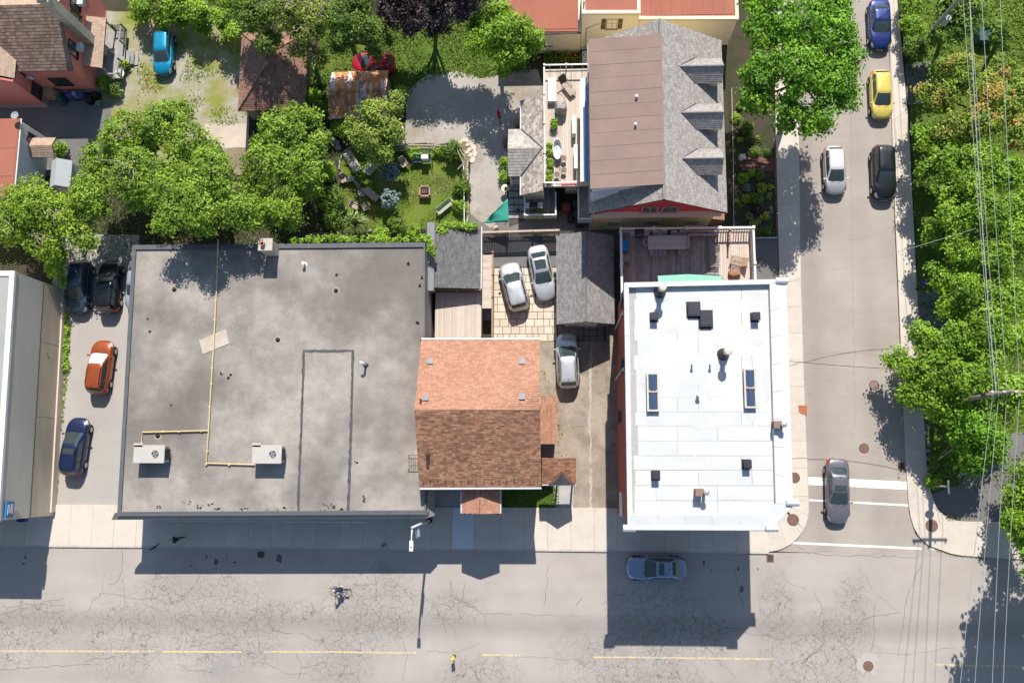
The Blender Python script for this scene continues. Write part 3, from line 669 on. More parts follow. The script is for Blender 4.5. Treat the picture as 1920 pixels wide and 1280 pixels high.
def stack(x, y, label):
    z = WZ-.34; p = P(x, y, z); r = thing('flue_stack', label, 'chimney', p)
    m = MB(); m.lathe((0, 0, 0), [(.44, 0), (.42, .08), (.30, .55), (.22, .75), (0, .76)], 16); m.build('base_cone', M_BLACK, r, w=False, autosmooth=True)
    m = MB(); m.cyl((0, 0, .6), .17, 1.0, 12); m.build('pipe', M_GREYMET, r, w=False, autosmooth=True)
    m = MB(); m.lathe((0, 0, 1.5), [(.18, 0), (.29, .04), (.29, .26), (.24, .34), (0, .37)], 16); m.build('rain_cap', M('cap_beige', (.60,.53,.45), (.5,.44,.37), rough=.5), r, w=False, autosmooth=True)
stack(1237, 548, 'capped metal flue with black cone base by the rear parapet'); stack(1356, 664, 'capped metal flue with black cone base in middle of white roof')
M_VENT = M('vent_black', (.03,.032,.045), (.04,.042,.055), rough=.45)
zv = WZ-.34
for x, y, sx, sy, h, lab in ((1226, 595, .5, .55, .55, 'black box vent just below the rear flue on white roof'), (1300, 581, .8, .95, .22, 'low black roof hatch, the smaller of the two side by side'), (1323, 599, .82, 1.08, .22, 'low black roof hatch, the larger of the two side by side'), (1415, 595, .52, .55, .55, 'black box vent at rear of white roof toward side street'), (1229, 891, .5, .55, .55, 'black box vent near front of white roof by brick side wall'), (1399, 870, .5, .55, .55, 'black box vent near front of white roof toward side street')):
    vent_box(x, y, zv, sx, sy, h, M_VENT, lab, group='black roof vents')
for x, y, lab in ((1297, 683, 'small white pipe vent left of the middle flue, first of a pair'), (1331, 683, 'small white pipe vent beside the middle flue, second of a pair'), (1308, 740, 'white domed pipe vent on grey stained patch of roof')):
    m = MB(); p = P(x, y, zv); s = 1.5 if y > 700 else 1; m.lathe(p, [(.06*s, 0), (.06*s, .45), (.1*s, .45), (.1*s, .55), (0, .58)], 10); single(m, 'vent_pipe', M_GUTTER, lab, 'vent', autosmooth=True)
for (x, y, a, b) in ((1260,620,16,6),(1350,690,10,9),(1222,785,9,7),(1410,780,9,8),(1300,860,22,5),(1380,930,14,5),(1240,560,12,5),(1420,640,10,8),(1330,800,26,4),(1200,700,5,20),(1437,720,5,30)):
    blot(x, y, a, b, M('roof_grime', (.52,.53,.525), (.48,.49,.485), scale=1.2), rd, WZ-.331, 18)
blot(1313, 746, 9, 9, M('roof_stain', (.50,.49,.47), (.58,.58,.57)), rd, WZ-.33)
for x, y, dx, lab in ((1308, 922, .32, 'small brick chimney with round steel cap near front of white roof'), (1453, 797, .26, 'small chimney with round cap against the side street parapet')):
    p = P(x, y, zv); r = thing('roof_chimney', lab, 'chimney', p)
    m = MB(); m.box((0, 0, .4), (.5, .45, .8)); m.build('stack', M('chim_brick', (.20,.10,.075), (.15,.08,.06), scale=5), r, w=False)
    m = MB(); m.box((0, 0, .83), (.56, .5, .06)); m.build('cap', M('chim_top', (.25,.17,.14)), r, w=False)
    m = MB(); m.lathe((dx*1.3, 0, 0), [(.11, 0), (.11, .9), (.2, .95), (.2, 1.12), (0, 1.17)], 12); m.build('flue', M_GREYMET, r, w=False, autosmooth=True)
# ================================================================ BROWN SHINGLED HOUSE
M_SHB = M('shingle_brown', (.40,.215,.135), (.27,.135,.08), scale=1.6, tint=.38, fine=30)
M_SHO = M('shingle_orange', (.405,.215,.145), (.345,.175,.115), scale=.7, tint=.17, fine=30)
M_RDECK = M('roof_underlay', (.12,.07,.045))
EZ, RZ = 6.6, 9.4
bh = thing('shingled_house', 'brown shingled gable house squeezed between grey shop and driveway', 'house', centre([P2(790, 636), P2(1013, 636), P2(1015, 915), P2(786, 915)]))
Na, Nb, Sa, Sb = P(790, 637, EZ), P(1012, 637, EZ), P(787, 914, EZ), P(1015, 913, EZ); Ra, Rb = P(776, 768, RZ), P(1014, 768, RZ)
Ra.x = (Na.x+Sa.x)/2; Rb.x = (Nb.x+Sb.x)/2
roofplane(bh, [Sa, Sb, Rb, Ra], M_RDECK, M_SHB, course=.145, tab=.3); roofplane(bh, [Nb, Na, Ra, Rb], M_RDECK, M_SHO, course=.145, tab=.3)
mb = MB(); mb.tube([Ra+Vector((0, 0, .0)), Rb+Vector((0, 0, .0))], .05, 6); mb.build('ridge_cap', M_SHB, bh)
wl = [(Sa.x+.35, Sa.y+.35), (Sb.x-.3, Sb.y+.35), (Nb.x-.3, Nb.y-.35), (Na.x+.35, Na.y-.35)]
mb = MB(); mb.prism(wl, -.06, EZ+.15); my = (Sa.y+Na.y)/2
for x in (wl[0][0], wl[1][0]-.02): mb.add([(x, wl[0][1], EZ+.1), (x, wl[2][1], EZ+.1), (x, my, RZ-.25), (x+.02, wl[0][1], EZ+.1), (x+.02, wl[2][1], EZ+.1), (x+.02, my, RZ-.25)], [(0, 1, 2), (3, 5, 4), (0, 3, 4, 1), (1, 4, 5, 2), (2, 5, 3, 0)])
mb.build('wall', brick('brown_brick', (.22,.09,.06), (.19,.08,.055), (.25,.2,.17)), bh)
gutter(bh, Sa+Vector((0, -.07, -.05)), Sb+Vector((0, -.07, -.05)), .085); gutter(bh, Na+Vector((0, .07, -.06)), Nb+Vector((0, .07, -.06)), .08)
for k in range(16):
    p = lerp(Sa, Sb, (k+.5)/16); u = (Ra-Sa).normalized(); mb = MB(); mb.tube([p+u*.25+Vector((0, 0, .04)), p+u*.62+Vector((0, 0, .05)), p+u*.62+Vector((0, 0, .12))], .02, 4); mb.build('snow_guard', M_BLACK, bh)
for x, y in ((807, 677), (979, 677), (799, 745), (979, 743)):
    z = EZ+(RZ-EZ)*(y-637)/131; mb = MB(); p = P(x, y, z+.1); mb.box(p+Vector((0, 0, .05)), (.36, .36, .16)); mb.box(p+Vector((0, 0, .15)), (.42, .42, .05)); mb.build('roof_vent', M_GREYMET, bh)
for x, y, z, r in ((790, 750, RZ-.4, .07), (803, 854, EZ+1.15, .14)):
    mb = MB(); p = P(x, y, z); mb.cyl(p-Vector((0, 0, .2)), r, .7, 10); mb.build('vent_pipe', M_BLACK, bh)
for i in range(3): window(bh, (lerp(Sa, Sb, (i+.5)/3).x, wl[0][1]-.02, 4.8), -math.pi/2, 1.0, 1.5)
for i in range(2): window(bh, (wl[1][0]+.02, lerp(Sb, Nb, (i+.5)/2).y, 4.9), 0, .9, 1.4)
# lean-to on the drive side
zl = 4.2; q = [P(1044, 832, zl), P(1044, 742, zl), P(1013, 742, zl+.75), P(1013, 832, zl+.75)]
q[0].x = q[1].x; roofplane(bh, q, M_RDECK, M_SHO, course=.16, tab=.4, name='lean_to_roof'); mb = MB(); mb.prism([(wl[1][0], q[0].y+.1), (q[0].x-.15, q[0].y+.1), (q[0].x-.15, q[1].y-.1), (wl[1][0], q[1].y-.1)], -.06, zl-.05); mb.build('lean_to_wall', M_CREAMP, bh)
# side porch with gablet
zp = 3.3; A, B, C, D = P(1016, 907, zp), P(1080, 907, zp), P(1080, 858, zp+.85), P(1016, 858, zp+.85)
roofplane(bh, [A, B, C, D], M_RDECK, M_SHB, course=.15, tab=.4, name='porch_roof')
gx = P(1053, 907, zp).x; g0 = P(1028, 908, zp+.02); g1 = P(1078, 908, zp+.02); gr = Vector((gx, P(1053, 882, zp+.55).y, zp+.85)); gf = Vector((gx, g0.y, zp+.72))
mb = MB(); mb.add([g0, g1, gr, gf], [(0, 3, 2), (3, 1, 2), (0, 1, 3)]); pg = mb.build('porch_gablet', M_DARKMET, bh)
gk = [lerp(g0, gr, .12)+Vector((.28, .02, .09)), lerp(g1, gr, .12)+Vector((-.28, .02, .09)), gr+Vector((0, -.12, .06))]
gk = [Vector((gx-.92, g0.y+.06, zp+.2)), Vector((gx+.92, g0.y+.06, zp+.2)), gr+Vector((0, -.08, .07))]
mb = MB(); mb.slab(gk, .12); f2 = mb.build('gablet_shingles', M_SHO, pg); shingles(gk, course=.14, tab=.3).build('shingles', M_SHO, pg, kind='stuff')
gutter(bh, A+Vector((0, -.06, -.06)), B+Vector((0, -.06, -.06)), .06)
for p in (P(1075, 905, zp), P(1045, 905, zp)):
    mb = MB(); mb.box((p.x, p.y+.15, zp/2), (.14, .14, zp)); mb.build('porch_post', M_WPAINT, bh)
# front porch gable
zp = 5.4; A, B = P(866, 962, zp), P(937, 962, zp); C, D = P(937, 916, zp), P(866, 916, zp); rm = P(901, 962, zp+.55); rn = P(901, 905, zp+.55); rm.x = rn.x = (A.x+B.x)/2
Dn = Vector((D.x, wl[0][1], zp)); Cn = Vector((C.x, wl[0][1], zp)); Rn = Vector((rn.x, wl[0][1], zp+.55)); Rm = Vector((rm.x, A.y, zp+.55))
roofplane(bh, [Dn, A, Rm, Rn], M_RDECK, M_SHO, course=.16, tab=.34, name='porch_roof'); roofplane(bh, [B, Cn, Rn, Rm], M_RDECK, M_SHO, course=.16, tab=.34, name='porch_roof')
mb = MB(); mb.add([A, B, Rm, A+Vector((0, .08, 0)), B+Vector((0, .08, 0)), Rm+Vector((0, .08, 0))], [(0, 1, 2), (3, 5, 4), (0, 3, 4, 1), (1, 4, 5, 2), (2, 5, 3, 0)]); mb.build('porch_gable', M_WPAINT, bh)
gutter(bh, A+Vector((-.06, 0, -.05)), Dn+Vector((-.06, 0, -.05)), .05); gutter(bh, B+Vector((.06, 0, -.05)), Cn+Vector((.06, 0, -.05)), .05)
for p in (A, B):
    mb = MB(); mb.box((p.x+(.2 if p is A else -.2), p.y+.2, zp/2), (.16, .16, zp)); mb.build('porch_post', M_WPAINT, bh)
mb = MB(); mb.box(((A.x+B.x)/2, (A.y+Dn.y)/2, .3), (abs(B.x-A.x)-.3, abs(Dn.y-A.y)-.3, .5)); mb.build('porch_floor', M_WOODG, bh)
# ================================================================ TALL STUCCO SHOP ON THE LEFT (its long east wall shows)
M_STUC = M('stucco_grey', (.58,.54,.47), (.48,.445,.385), scale=.45, stretch=(1, .3, 1), bump=.2)
M_STUCB = M('stucco_stained', (.58,.50,.385), (.44,.37,.28), scale=.7, stretch=(1, .25, 1), bump=.2)
LZ = 7.2
SE, NE = P(102, 966), P(125, 545); LX = -75
ls = thing('stucco_shop', 'tall grey stucco shop with white coping left of parking lane', 'building', ((LX+SE.x)/2, 6, 0))
mb = MB(); mb.prism([(LX, SE.y), (SE.x, SE.y), (NE.x, NE.y), (LX, NE.y)], -.06, LZ-.1); mb.build('wall', M_STUC, ls)
mb = MB(); mb.prism([(LX, SE.y+.3), (SE.x-.3, SE.y+.3), (NE.x-.3, NE.y-.3), (LX, NE.y-.3)], LZ-.1+.003, LZ-.04); mb.build('roof_deck', M('roof_light', (.36,.36,.35), (.30,.30,.29), scale=.5), ls)
o = [(LX, SE.y-.05), (SE.x+.05, SE.y-.05), (NE.x+.05, NE.y+.05), (LX, NE.y+.05)]; mb = MB(); ring(mb, o, inset(o, .4), LZ-.2, LZ+.05); mb.build('coping', M_GUTTER, ls)
d = (SE-NE).normalized(); nrm = Vector((-d.y, d.x, 0)); nrm = nrm if nrm.x > 0 else -nrm
ys = [0, .26, .58, 1.0]
for k in range(3):                                  # lower wall is clad in stained panels
    a, b = lerp(NE, SE, ys[k]+.002), lerp(NE, SE, ys[k+1]-.002); mb = MB(); mb.prism([a.xy[:], b.xy[:], (b+nrm*.03).xy[:], (a+nrm*.03).xy[:]], .7, 3.3); mb.build('wall_panel', M_STUCB, ls)
for z in (3.35,):
    mb = MB(); a, b = NE, SE; mb.prism([a.xy[:], b.xy[:], (b+nrm*.04).xy[:], (a+nrm*.04).xy[:]], z, z+.05); mb.build('wall_joint', M_JOINT, ls)
mb = MB(); a, b = lerp(NE, SE, .0), lerp(NE, SE, .985); mb.prism([(a+nrm*.01).xy[:], (b+nrm*.01).xy[:], (b+nrm*.16).xy[:], (a+nrm*.16).xy[:]], -.05, .72); mb.build('plinth', M_WOODP, ls)
mb = MB(); c = lerp(NE, SE, .30)+nrm*.1; mb.tube([c+Vector((0, 0, 2.6)), c+Vector((.0, -.5, 2.0))], .03, 6); mb.build('bracket', M_GREYMET, ls)
M_BLUES = M('sign_blue', (.03,.17,.42), (.025,.14,.36), rough=.4)
mb = MB(); c = P(2, 955, 6.6); cw = SE.x; mb.box((cw+.12, SE.y+.75, 6.2), (.14, 1.2, .9)); bs = mb.build('blade_sign', M_BLUES, ls)
for k in range(5):
    mb = MB(); mb.box((cw+.2, SE.y+.75+.08*(k % 2), 6.48-k*.14), (.02, .75-.13*(k % 3), .05)); mb.build('lettering', M_WPAINT, bs)
mb = MB(); c = P(40, 977, 3.0); mb.prism([(c.x-.4, SE.y), (c.x+.35, SE.y), (c.x+.25, SE.y-.35), (c.x-.3, SE.y-.35)], 2.6, 3.1); mb.build('door_awning', M('awning_navy', (.02,.03,.18)), ls)
for k in range(4): window(ls, (SE.x-2.5-k*2.6, SE.y-.02, 1.6), -math.pi/2, 1.9, 1.9, M_DARKMET)
for k in range(2): window(ls, (SE.x-3-k*4, SE.y-.02, 5.2), -math.pi/2, 1.1, 1.5)
# ================================================================ RAILS AND BOARDS
def boards(parent, pts, z, mat, wid=.14, along='y', name='deck_boards', th=.04):
    """deck boards filling an axis-aligned xy rectangle; boards too narrow to pick apart, so one part"""
    (x0, y0), (x1, y1) = pts; mb = MB(); v = x0 if along == 'y' else y0; e = x1 if along == 'y' else y1
    while v < e-.02:
        w_ = min(wid, e-v)-.012; dz = random.uniform(-.004, .004); off = random.uniform(0, .02)
        if along == 'y': mb.box((v+w_/2, (y0+y1)/2, z-th/2+dz), (w_, y1-y0-off, th))
        else: mb.box(((x0+x1)/2, v+w_/2, z-th/2+dz), (x1-x0-off, w_, th))
        v += wid
    return mb.build(name, mat, parent, kind='stuff')
def railing(parent, pts, h, mat, post=.1, bal=.12, tw=.12, posts=None, bt=.04):
    """pts: 3d floor points"""
    pts = [Vector(p) for p in pts]; bb = MB()
    for a, b in zip(pts, pts[1:]):
        d = b-a; L = d.length; rz = math.atan2(d.y, d.x); c = (a+b)/2; sl = Matrix.Rotation(-math.asin(d.z/L), 3, 'Y')
        m = MB(); m.box(c+Vector((0, 0, h)), (L+tw*.4, tw, .05), rz, tilt=sl); m.build('top_rail', mat, parent)
        m = MB(); m.box(c+Vector((0, 0, .1)), (L, tw*.5, .05), rz, tilt=sl); m.build('bottom_rail', mat, parent)
        n = max(1, int(L/bal))
        for k in range(n):
            p = lerp(a, b, (k+.5)/n); bb.box(p+Vector((0, 0, h/2+.05)), (bt, bt, h-.15), rz)
    bb.build('balusters', mat, parent, kind='stuff')
    for a, b in zip(pts, pts[1:]):
        n = max(1, round((b-a).length/(posts or 2.4)))
        for k in range(n+1 if b is pts[-1] else n):
            p = lerp(a, b, k/n); m = MB(); m.box(p+Vector((0, 0, h/2+.03)), (post, post, h+.12)); m.box(p+Vector((0, 0, h+.1)), (post*1.4, post*1.4, .06)); m.build('rail_post', mat, parent)
# ================================================================ YELLOW GABLE HOUSE WITH THREE DORMERS
M_SHG = M('shingle_grey', (.34,.315,.295), (.265,.243,.23), scale=2.2, tint=.2, fine=14)
M_SHGD = M('shingle_charcoal', (.15,.15,.155), (.115,.115,.12), scale=1.2, tint=.2, fine=30)
M_SHK = M('shake_weathered', (.46,.41,.36), (.31,.265,.23), scale=1.1, tint=.38, fine=25)
M_ROLL = M('roll_roofing', (.27,.19,.16), (.225,.158,.135), scale=.6, rnd=.04, fine=40)
M_SIDE = M('siding_yellow', (.82,.66,.36), (.74,.58,.31), scale=.5, tint=.06)
M_REDW = M('gable_red', (.40,.05,.055), (.32,.035,.045), scale=2)
EZ, RZ = 7.0, 10.4
gh = thing('gable_house', 'yellow sided gable house with grey shingles and three dormers', 'house', centre([P2(1104, 432), P2(1333, 432), P2(1333, 160), P2(1104, 160)]))
ySo, yNo = P(1240, 400, EZ).y, P(1300, 77, EZ).y; xW, xE = P(1103, 300, EZ).x, P(1360, 300, EZ).x; xR = (xW+xE)/2+.05
yW = P(1220, 430).y; yWn = yNo-.4; wx0, wx1 = P(1106, 431).x, P(1322, 420).x
SWc, SEc, NEc, NWc = Vector((xW, ySo, EZ)), Vector((xE, ySo, EZ)), Vector((xE, yNo, EZ)), Vector((xW, yNo, EZ)); RS, RN = Vector((xR, ySo, RZ)), Vector((xR, yNo, RZ))
roofplane(gh, [SEc, NEc, RN, RS], M_DARKMET, M_SHG, course=.145, tab=.24); roofplane(gh, [NWc, SWc, RS, RN], M_DARKMET, M_SHG, course=.145, tab=.24)
mb = MB(); mb.tube([RS+Vector((0, 0, .03)), RN+Vector((0, 0, .03))], .1, 6); mb.build('ridge_cap', M_SHG, gh)
mb = MB(); mb.prism([(wx0, yW), (wx1, yW), (wx1, yWn), (wx0, yWn)], -.06, EZ+.05); mb.build('wall', M_SIDE, gh)
bb = MB(); z = .2
while z < EZ-.25:
    bb.box(((wx0+wx1)/2, yW-.02, z+.085), (wx1-wx0+.04, .045, .165), tilt=Matrix.Rotation(.1, 3, 'X')); z += .17
bb.build('siding_boards', M_SIDE, gh, kind='stuff')
mb = MB(); gyy = ySo+.06; mb.add([(xW+.5, gyy, EZ+.2), (xE-.5, gyy, EZ+.2), (xR, gyy, RZ-.3), (xW+.5, gyy+.3, EZ+.2), (xE-.5, gyy+.3, EZ+.2), (xR, gyy+.3, RZ-.3)], [(0, 1, 2), (3, 5, 4), (0, 3, 4, 1), (1, 4, 5, 2), (2, 5, 3, 0)]); mb.build('gable_wall', M_REDW, gh)
mb = MB(); mb.add([(xW+.3, gyy+.1, EZ+.35), (xE-.4, gyy+.1, EZ+.35), (xE-.4, gyy-.32, EZ+.05), (xW+.3, gyy-.32, EZ+.05), (xW+.3, gyy+.1, EZ-.1), (xE-.4, gyy+.1, EZ-.1), (xE-.4, gyy-.32, EZ-.1), (xW+.3, gyy-.32, EZ-.1)], [(0, 1, 2, 3), (3, 2, 6, 7), (0, 3, 7, 4), (1, 5, 6, 2), (4, 7, 6, 5)]); mb.build('pent_ledge', M('ledge_beige', (.46,.40,.33), (.40,.34,.28)), gh)
for x in (-.75, .75): window(gh, (xR+x, gyy-.02, EZ+1.0), -math.pi/2, 1.1, 1.2, M('frame_taupe', (.36,.29,.24)))
mb = MB(); mb.box((xE-.16, (ySo+yNo)/2, EZ-.06), (.14, yNo-ySo-.2, .14)); mb.build('fascia_gutter', M_GUTTER, gh)
for a, b in ((RS, SWc), (RS, SEc)):
    mb = MB(); mb.tube([a+Vector((0, -.03, -.1)), b+Vector((0, -.03, -.1))], .07, 4); mb.build('rake_board', M_REDW, gh)
mb = MB(); mb.tube([(wx0-.03, yW-.06, 5.8), (wx0-.03, yW-.06, .3)], .05, 6); mb.build('drainpipe', M_GUTTER, gh)
mb = MB(); mb.prism([(wx1-.1, yW-.02), (wx1+1.1, yW-.02), (wx1+1.1, yW+1.6), (wx1-.1, yW+1.6)], -.05, [3.0, 2.6, 2.6, 3.0]); mb.build('side_bay', M_WOODB, gh)
for k in range(3): window(gh, (wx0+1.8+k*3.2, yW-.02, 1.9), -math.pi/2, 1.0, 1.3)
# roll-roofed shed dormer on the west slope
dy0, dy1 = P(1237, 347, RZ).y, P(1237, 66, RZ).y; zwd = 9.6; xwd = P(1105, 210, zwd).x
sN = P(1105, 74, zwd).y; sS = P(1103, 355, zwd).y; n = 11
mb = MB(); mb.slab([(xwd+.1, sS+.1, zwd-.1), (xR-.02, dy0+.1, RZ+.02), (xR-.02, dy1-.1, RZ+.02), (xwd+.1, sN-.1, zwd-.1)], .2); sd = mb.build('shed_roof', M_DARKMET, gh)
for k in range(n):
    t0, t1 = k/n+.0008, (k+1)/n-.0008; z2 = .05+.008*(k % 2)+.004*random.random()
    a, b = lerp((xwd, sS, zwd), (xwd, sN, zwd), t0), lerp((xwd, sS, zwd), (xwd, sN, zwd), t1); c, d = lerp((xR, dy0, RZ+.12), (xR, dy1, RZ+.12), t1), lerp((xR, dy0, RZ+.12), (xR, dy1, RZ+.12), t0)
    mb = MB(); up = Vector((0, 0, z2)); mb.slab([a+up, d+up, c+up, b+up], .03); mb.build('roofing_strip', M_ROLL, sd)
mb = MB(); mb.prism([(xwd+.25, sS+.25), (xR-.3, sS+.25), (xR-.3, sN-.25), (xwd+.25, sN-.25)], EZ+.2, [zwd-.25, RZ-.15, RZ-.15, zwd-.25]); mb.build('shed_wall', M_WPAINT, gh)
for k in range(4): window(gh, (xwd+.23, lerp((0, sS, 0), (0, sN, 0), (k+.5)/4).y, 8.4), math.pi, 1.2, 1.0)
for x, y in ((1193, 184), (1191, 236)):
    p = P(x, y, 10.15); mb = MB(); mb.lathe(p-Vector((0, 0, .15)), [(.1, 0), (.07, .1), (.07, .45), (.1, .45), (.1, .52), (0, .53)], 9); mb.build('vent_pipe', M_GREYMET, gh)
# gable dormers on the east slope
sl = (RZ-EZ)/(xE-xR)
def slopez(x): return RZ-(x-xR)*sl
for (yr, yt) in ((123, 122), (210, 208), (296, 294)):
    zr_ = RZ-1.0; xf = P(1360, yr, zr_).x-.1; yc = P(1330, yr, zr_).y; hw = .98; ze = RZ-1.85; xi = xR+(RZ-zr_)/sl; xe = xR+(RZ-ze)/sl
    F, B_ = Vector((xf, yc, zr_)), Vector((xi, yc, zr_)); nF, nB = Vector((xf, yc+hw, ze)), Vector((xe, yc+hw, ze)); sF, sB = Vector((xf, yc-hw, ze)), Vector((xe, yc-hw, ze))
    dm = roofplane(gh, [nF, nB, B_, F], M_DARKMET, M_SHG, name='dormer_roof', course=.145, tab=.24, th=.08); roofplane(gh, [sB, sF, F, B_], M_DARKMET, M_SHG, name='dormer_roof', course=.145, tab=.24, th=.08)
    mb = MB(); mb.tube([F+Vector((0, 0, .02)), B_+Vector((0, 0, .02))], .07, 5); mb.build('ridge_cap', M_SHG, gh)
    mb = MB(); mb.tube([nB+Vector((0, .05, .03)), B_+Vector((-.03, 0, .03))], .05, 4); mb.tube([sB+Vector((0, -.05, .03)), B_+Vector((-.03, 0, .03))], .05, 4); mb.build('valley_flashing', M_FLASH, gh, kind='stuff')
    mb = MB(); mb.prism([(xe-.2, yc-hw+.2), (xf-.25, yc-hw+.2), (xf-.25, yc+hw-.2), (xe-.2, yc+hw-.2)], slopez(xf)-.3, ze); mb.add([(xf-.25, yc-hw+.2, ze), (xf-.25, yc+hw-.2, ze), (xf-.25, yc, zr_-.1), (xf-.35, yc-hw+.2, ze), (xf-.35, yc+hw-.2, ze), (xf-.35, yc, zr_-.1)], [(0, 1, 2), (3, 5, 4), (0, 3, 4, 1), (1, 4, 5, 2), (2, 5, 3, 0)]); mb.build('dormer_wall', M_CREAMP, gh)
    window(gh, (xf-.22, yc, ze-.35), 0, .8, .8)
aw = thing('awning', 'white and blue retractable awning along the yellow house upper deck', 'awning', P(1096, 240, 5)); za = 5.6
mb = MB(); a, b = P(1088, 147, za), P(1088, 341, za); mb.slab([a, b, Vector((xwd+.2, b.y, za+.25)), Vector((xwd+.2, a.y, za+.25))], .06); mb.build('white_fabric', M_GUTTER, aw)
mb = MB(); a, b = P(1097, 160, za+.3), P(1097, 340, za+.3); mb.slab([a, b, Vector((xwd+.22, b.y, za+.36)), Vector((xwd+.22, a.y, za+.36))], .05); mb.build('blue_fabric', M('awning_blue', (.15,.28,.60), (.13,.25,.55)), aw)
mb = MB(); mb.prism([P2(1108, 357, 8.6), P2(1160, 352, 8.6), P2(1160, 359, 8.6), P2(1112, 368, 8.6)], 7.2, [8.2, 8.9, 8.9, 8.2]); single(mb, 'rolled_tarp', M('tarp_pale', (.60,.62,.66)), 'pale blue tarp under the lower end of brown roof strips', 'tarp')
# ================================================================ UPPER DECK BESIDE THE YELLOW HOUSE
DZ = 3.1
dk = thing('upper_deck', 'raised pale timber deck along the yellow house wall', 'deck', P(1060, 240))
da, db = P(1021, 350, DZ), P(1106, 131, DZ); dpt = ((da.x, da.y), (wx0-.05, db.y))
boards(dk, dpt, DZ, M_WOODP, .15, 'y')
mb = MB(); mb.box(((dpt[0][0]+dpt[1][0])/2, (dpt[0][1]+dpt[1][1])/2, DZ-.2), (dpt[1][0]-dpt[0][0], dpt[1][1]-dpt[0][1], .25)); mb.build('deck_frame', M_WOODG, dk)
mb = MB(); mb.prism([(dpt[0][0]+1.7, dpt[0][1]+.4), (wx0-.02, dpt[0][1]+.4), (wx0-.02, dpt[1][1]-.3), (dpt[0][0]+1.7, dpt[1][1]-.3)], -.05, DZ-.33); mb.build('lower_wall', M_CREAMP, dk)
window(dk, ((dpt[0][0]+wx0)/2+1.2, dpt[0][1]+.38, 1.7), -math.pi/2, 1.0, .9)
railing(dk, [(dpt[1][0]-.1, dpt[1][1], DZ), (dpt[0][0], dpt[1][1], DZ), (dpt[0][0], dpt[0][1], DZ), (dpt[1][0]-1.2, dpt[0][1], DZ)], 1.0, M_WPAINT, bal=.9, bt=.03)
sp0 = P(1084, 345, DZ); mb = MB(); mb.box((sp0.x+.6, sp0.y-1.3, 1.8), (1.2, 3.2, .08)); mb.build('side_landing', M_WOODG, dk)
railing(dk, [(sp0.x+.02, sp0.y, 1.85), (sp0.x+.02, sp0.y-2.8, 1.85), (sp0.x+1.2, sp0.y-2.8, 1.85)], .9, M_WPAINT, bal=.4)
# ================================================================ SHAKE-ROOFED VERANDA
vr = thing('shake_veranda', 'veranda with weathered wood shake roof and cross gable', 'veranda', P(990, 280))
EZv, RZv = 2.7, 3.75
a, b = P(977, 366, EZv), P(977, 189, EZv); xw = (a.x+b.x)/2; xr = P(1018, 280, RZv).x
N, S_ = b.y, a.y
roofplane(vr, [(xw, N, EZv), (xw, S_, EZv), (xr, S_, RZv), (xr, N, RZv)], M_DARKMET, M_SHK, course=.2, tab=.22)
ge, gw = P(1010, 284, RZv-.05), P(952, 284, RZv-.15); yn, ysn = P(965, 243, EZv).y, P(965, 331, EZv).y; ym_ = (yn+ysn)/2; xg = gw.x
zc = 3.72; sg = (RZv-EZv)/(xr-xw)
xin = xw+(zc-EZv)/sg
roofplane(vr, [(xg, yn, EZv+.04), (xw, yn, EZv+.04), (xin, ym_, zc), (xg, ym_, zc)], M_DARKMET, M('shake_pale', (.44,.41,.38), (.34,.31,.285), scale=1.0, tint=.2, fine=25), course=.2, tab=.24); roofplane(vr, [(xw, ysn, EZv+.04), (xg, ysn, EZv+.04), (xg, ym_, zc), (xin, ym_, zc)], M_DARKMET, MATS['shake_pale'], course=.24, tab=.24)
mb = MB(); mb.tube([(xw, yn-.02, EZv+.1), (xin, ym_, zc+.04)], .06, 4); mb.tube([(xw, ysn+.02, EZv+.1), (xin, ym_, zc+.04)], .06, 4); mb.build('valley_flashing', M_FLASH, vr, kind='stuff')
mb = MB(); mb.prism([(xw+.4, S_+.3), (dpt[0][0]-.05, S_+.3), (dpt[0][0]-.05, N-.3), (xw+.4, N-.3)], -.05, EZv-.05); mb.build('wall', M_CREAMP, vr)
mb = MB(); mb.box((xg+1.2, (yn+ysn)/2, .25), (2.4, yn-ysn-.4, .5)); mb.build('porch_floor', M_WOODG, vr)
for y in (yn-.2, ysn+.2): mb = MB(); mb.box((xg+.15, y, 1.4), (.13, .13, 2.7)); mb.build('post', M_WPAINT, vr)
railing(vr, [(xg+.2, ysn+.1, .5), (xg+1.4, ysn+.1, .5)], .9, M_WPAINT, bal=.15)
gutter(vr, (xw-.05, N, EZv), (xw-.05, yn, EZv), .05); gutter(vr, (xw-.05, ysn, EZv), (xw-.05, S_, EZv), .05)
# lower porch with barbecue below the deck
lp = thing('lower_porch', 'low porch with white baluster rail below the upper deck', 'porch', P(1013, 395)); x0, x1, y0, y1 = P(985, 408).x, P(1042, 408).x, P(1010, 408, .8).y, P(1010, 368, .8).y
boards(lp, ((x0, y0), (x1, y1+1)), .7, M_WOODG, .14, 'y'); railing(lp, [(x0, y1, .7), (x0, y0, .7), (x1, y0, .7), (x1, y1, .7)], .9, M_WPAINT, bal=.16)
mb = MB(); mb.box(((x0+x1)/2, (y0+y1)/2, .32), (x1-x0-.1, y1-y0-.1, .66)); mb.build('porch_base', M_WOODG, lp)
M_PATIO = M('patio_tile', (.33,.33,.335), (.27,.27,.28), scale=2, rnd=.08)
pr = sheet('patio', [(952,345),(986,345),(986,412),(955,425)], .0, M_JOINT)
for i in range(3):
    for j in range(5):
        p = P(958+i*10, 352+j*13); mb = MB(); mb.box((p.x, p.y, .03), (.42, .5, .05)); mb.build('patio_tile', M_PATIO, pr)
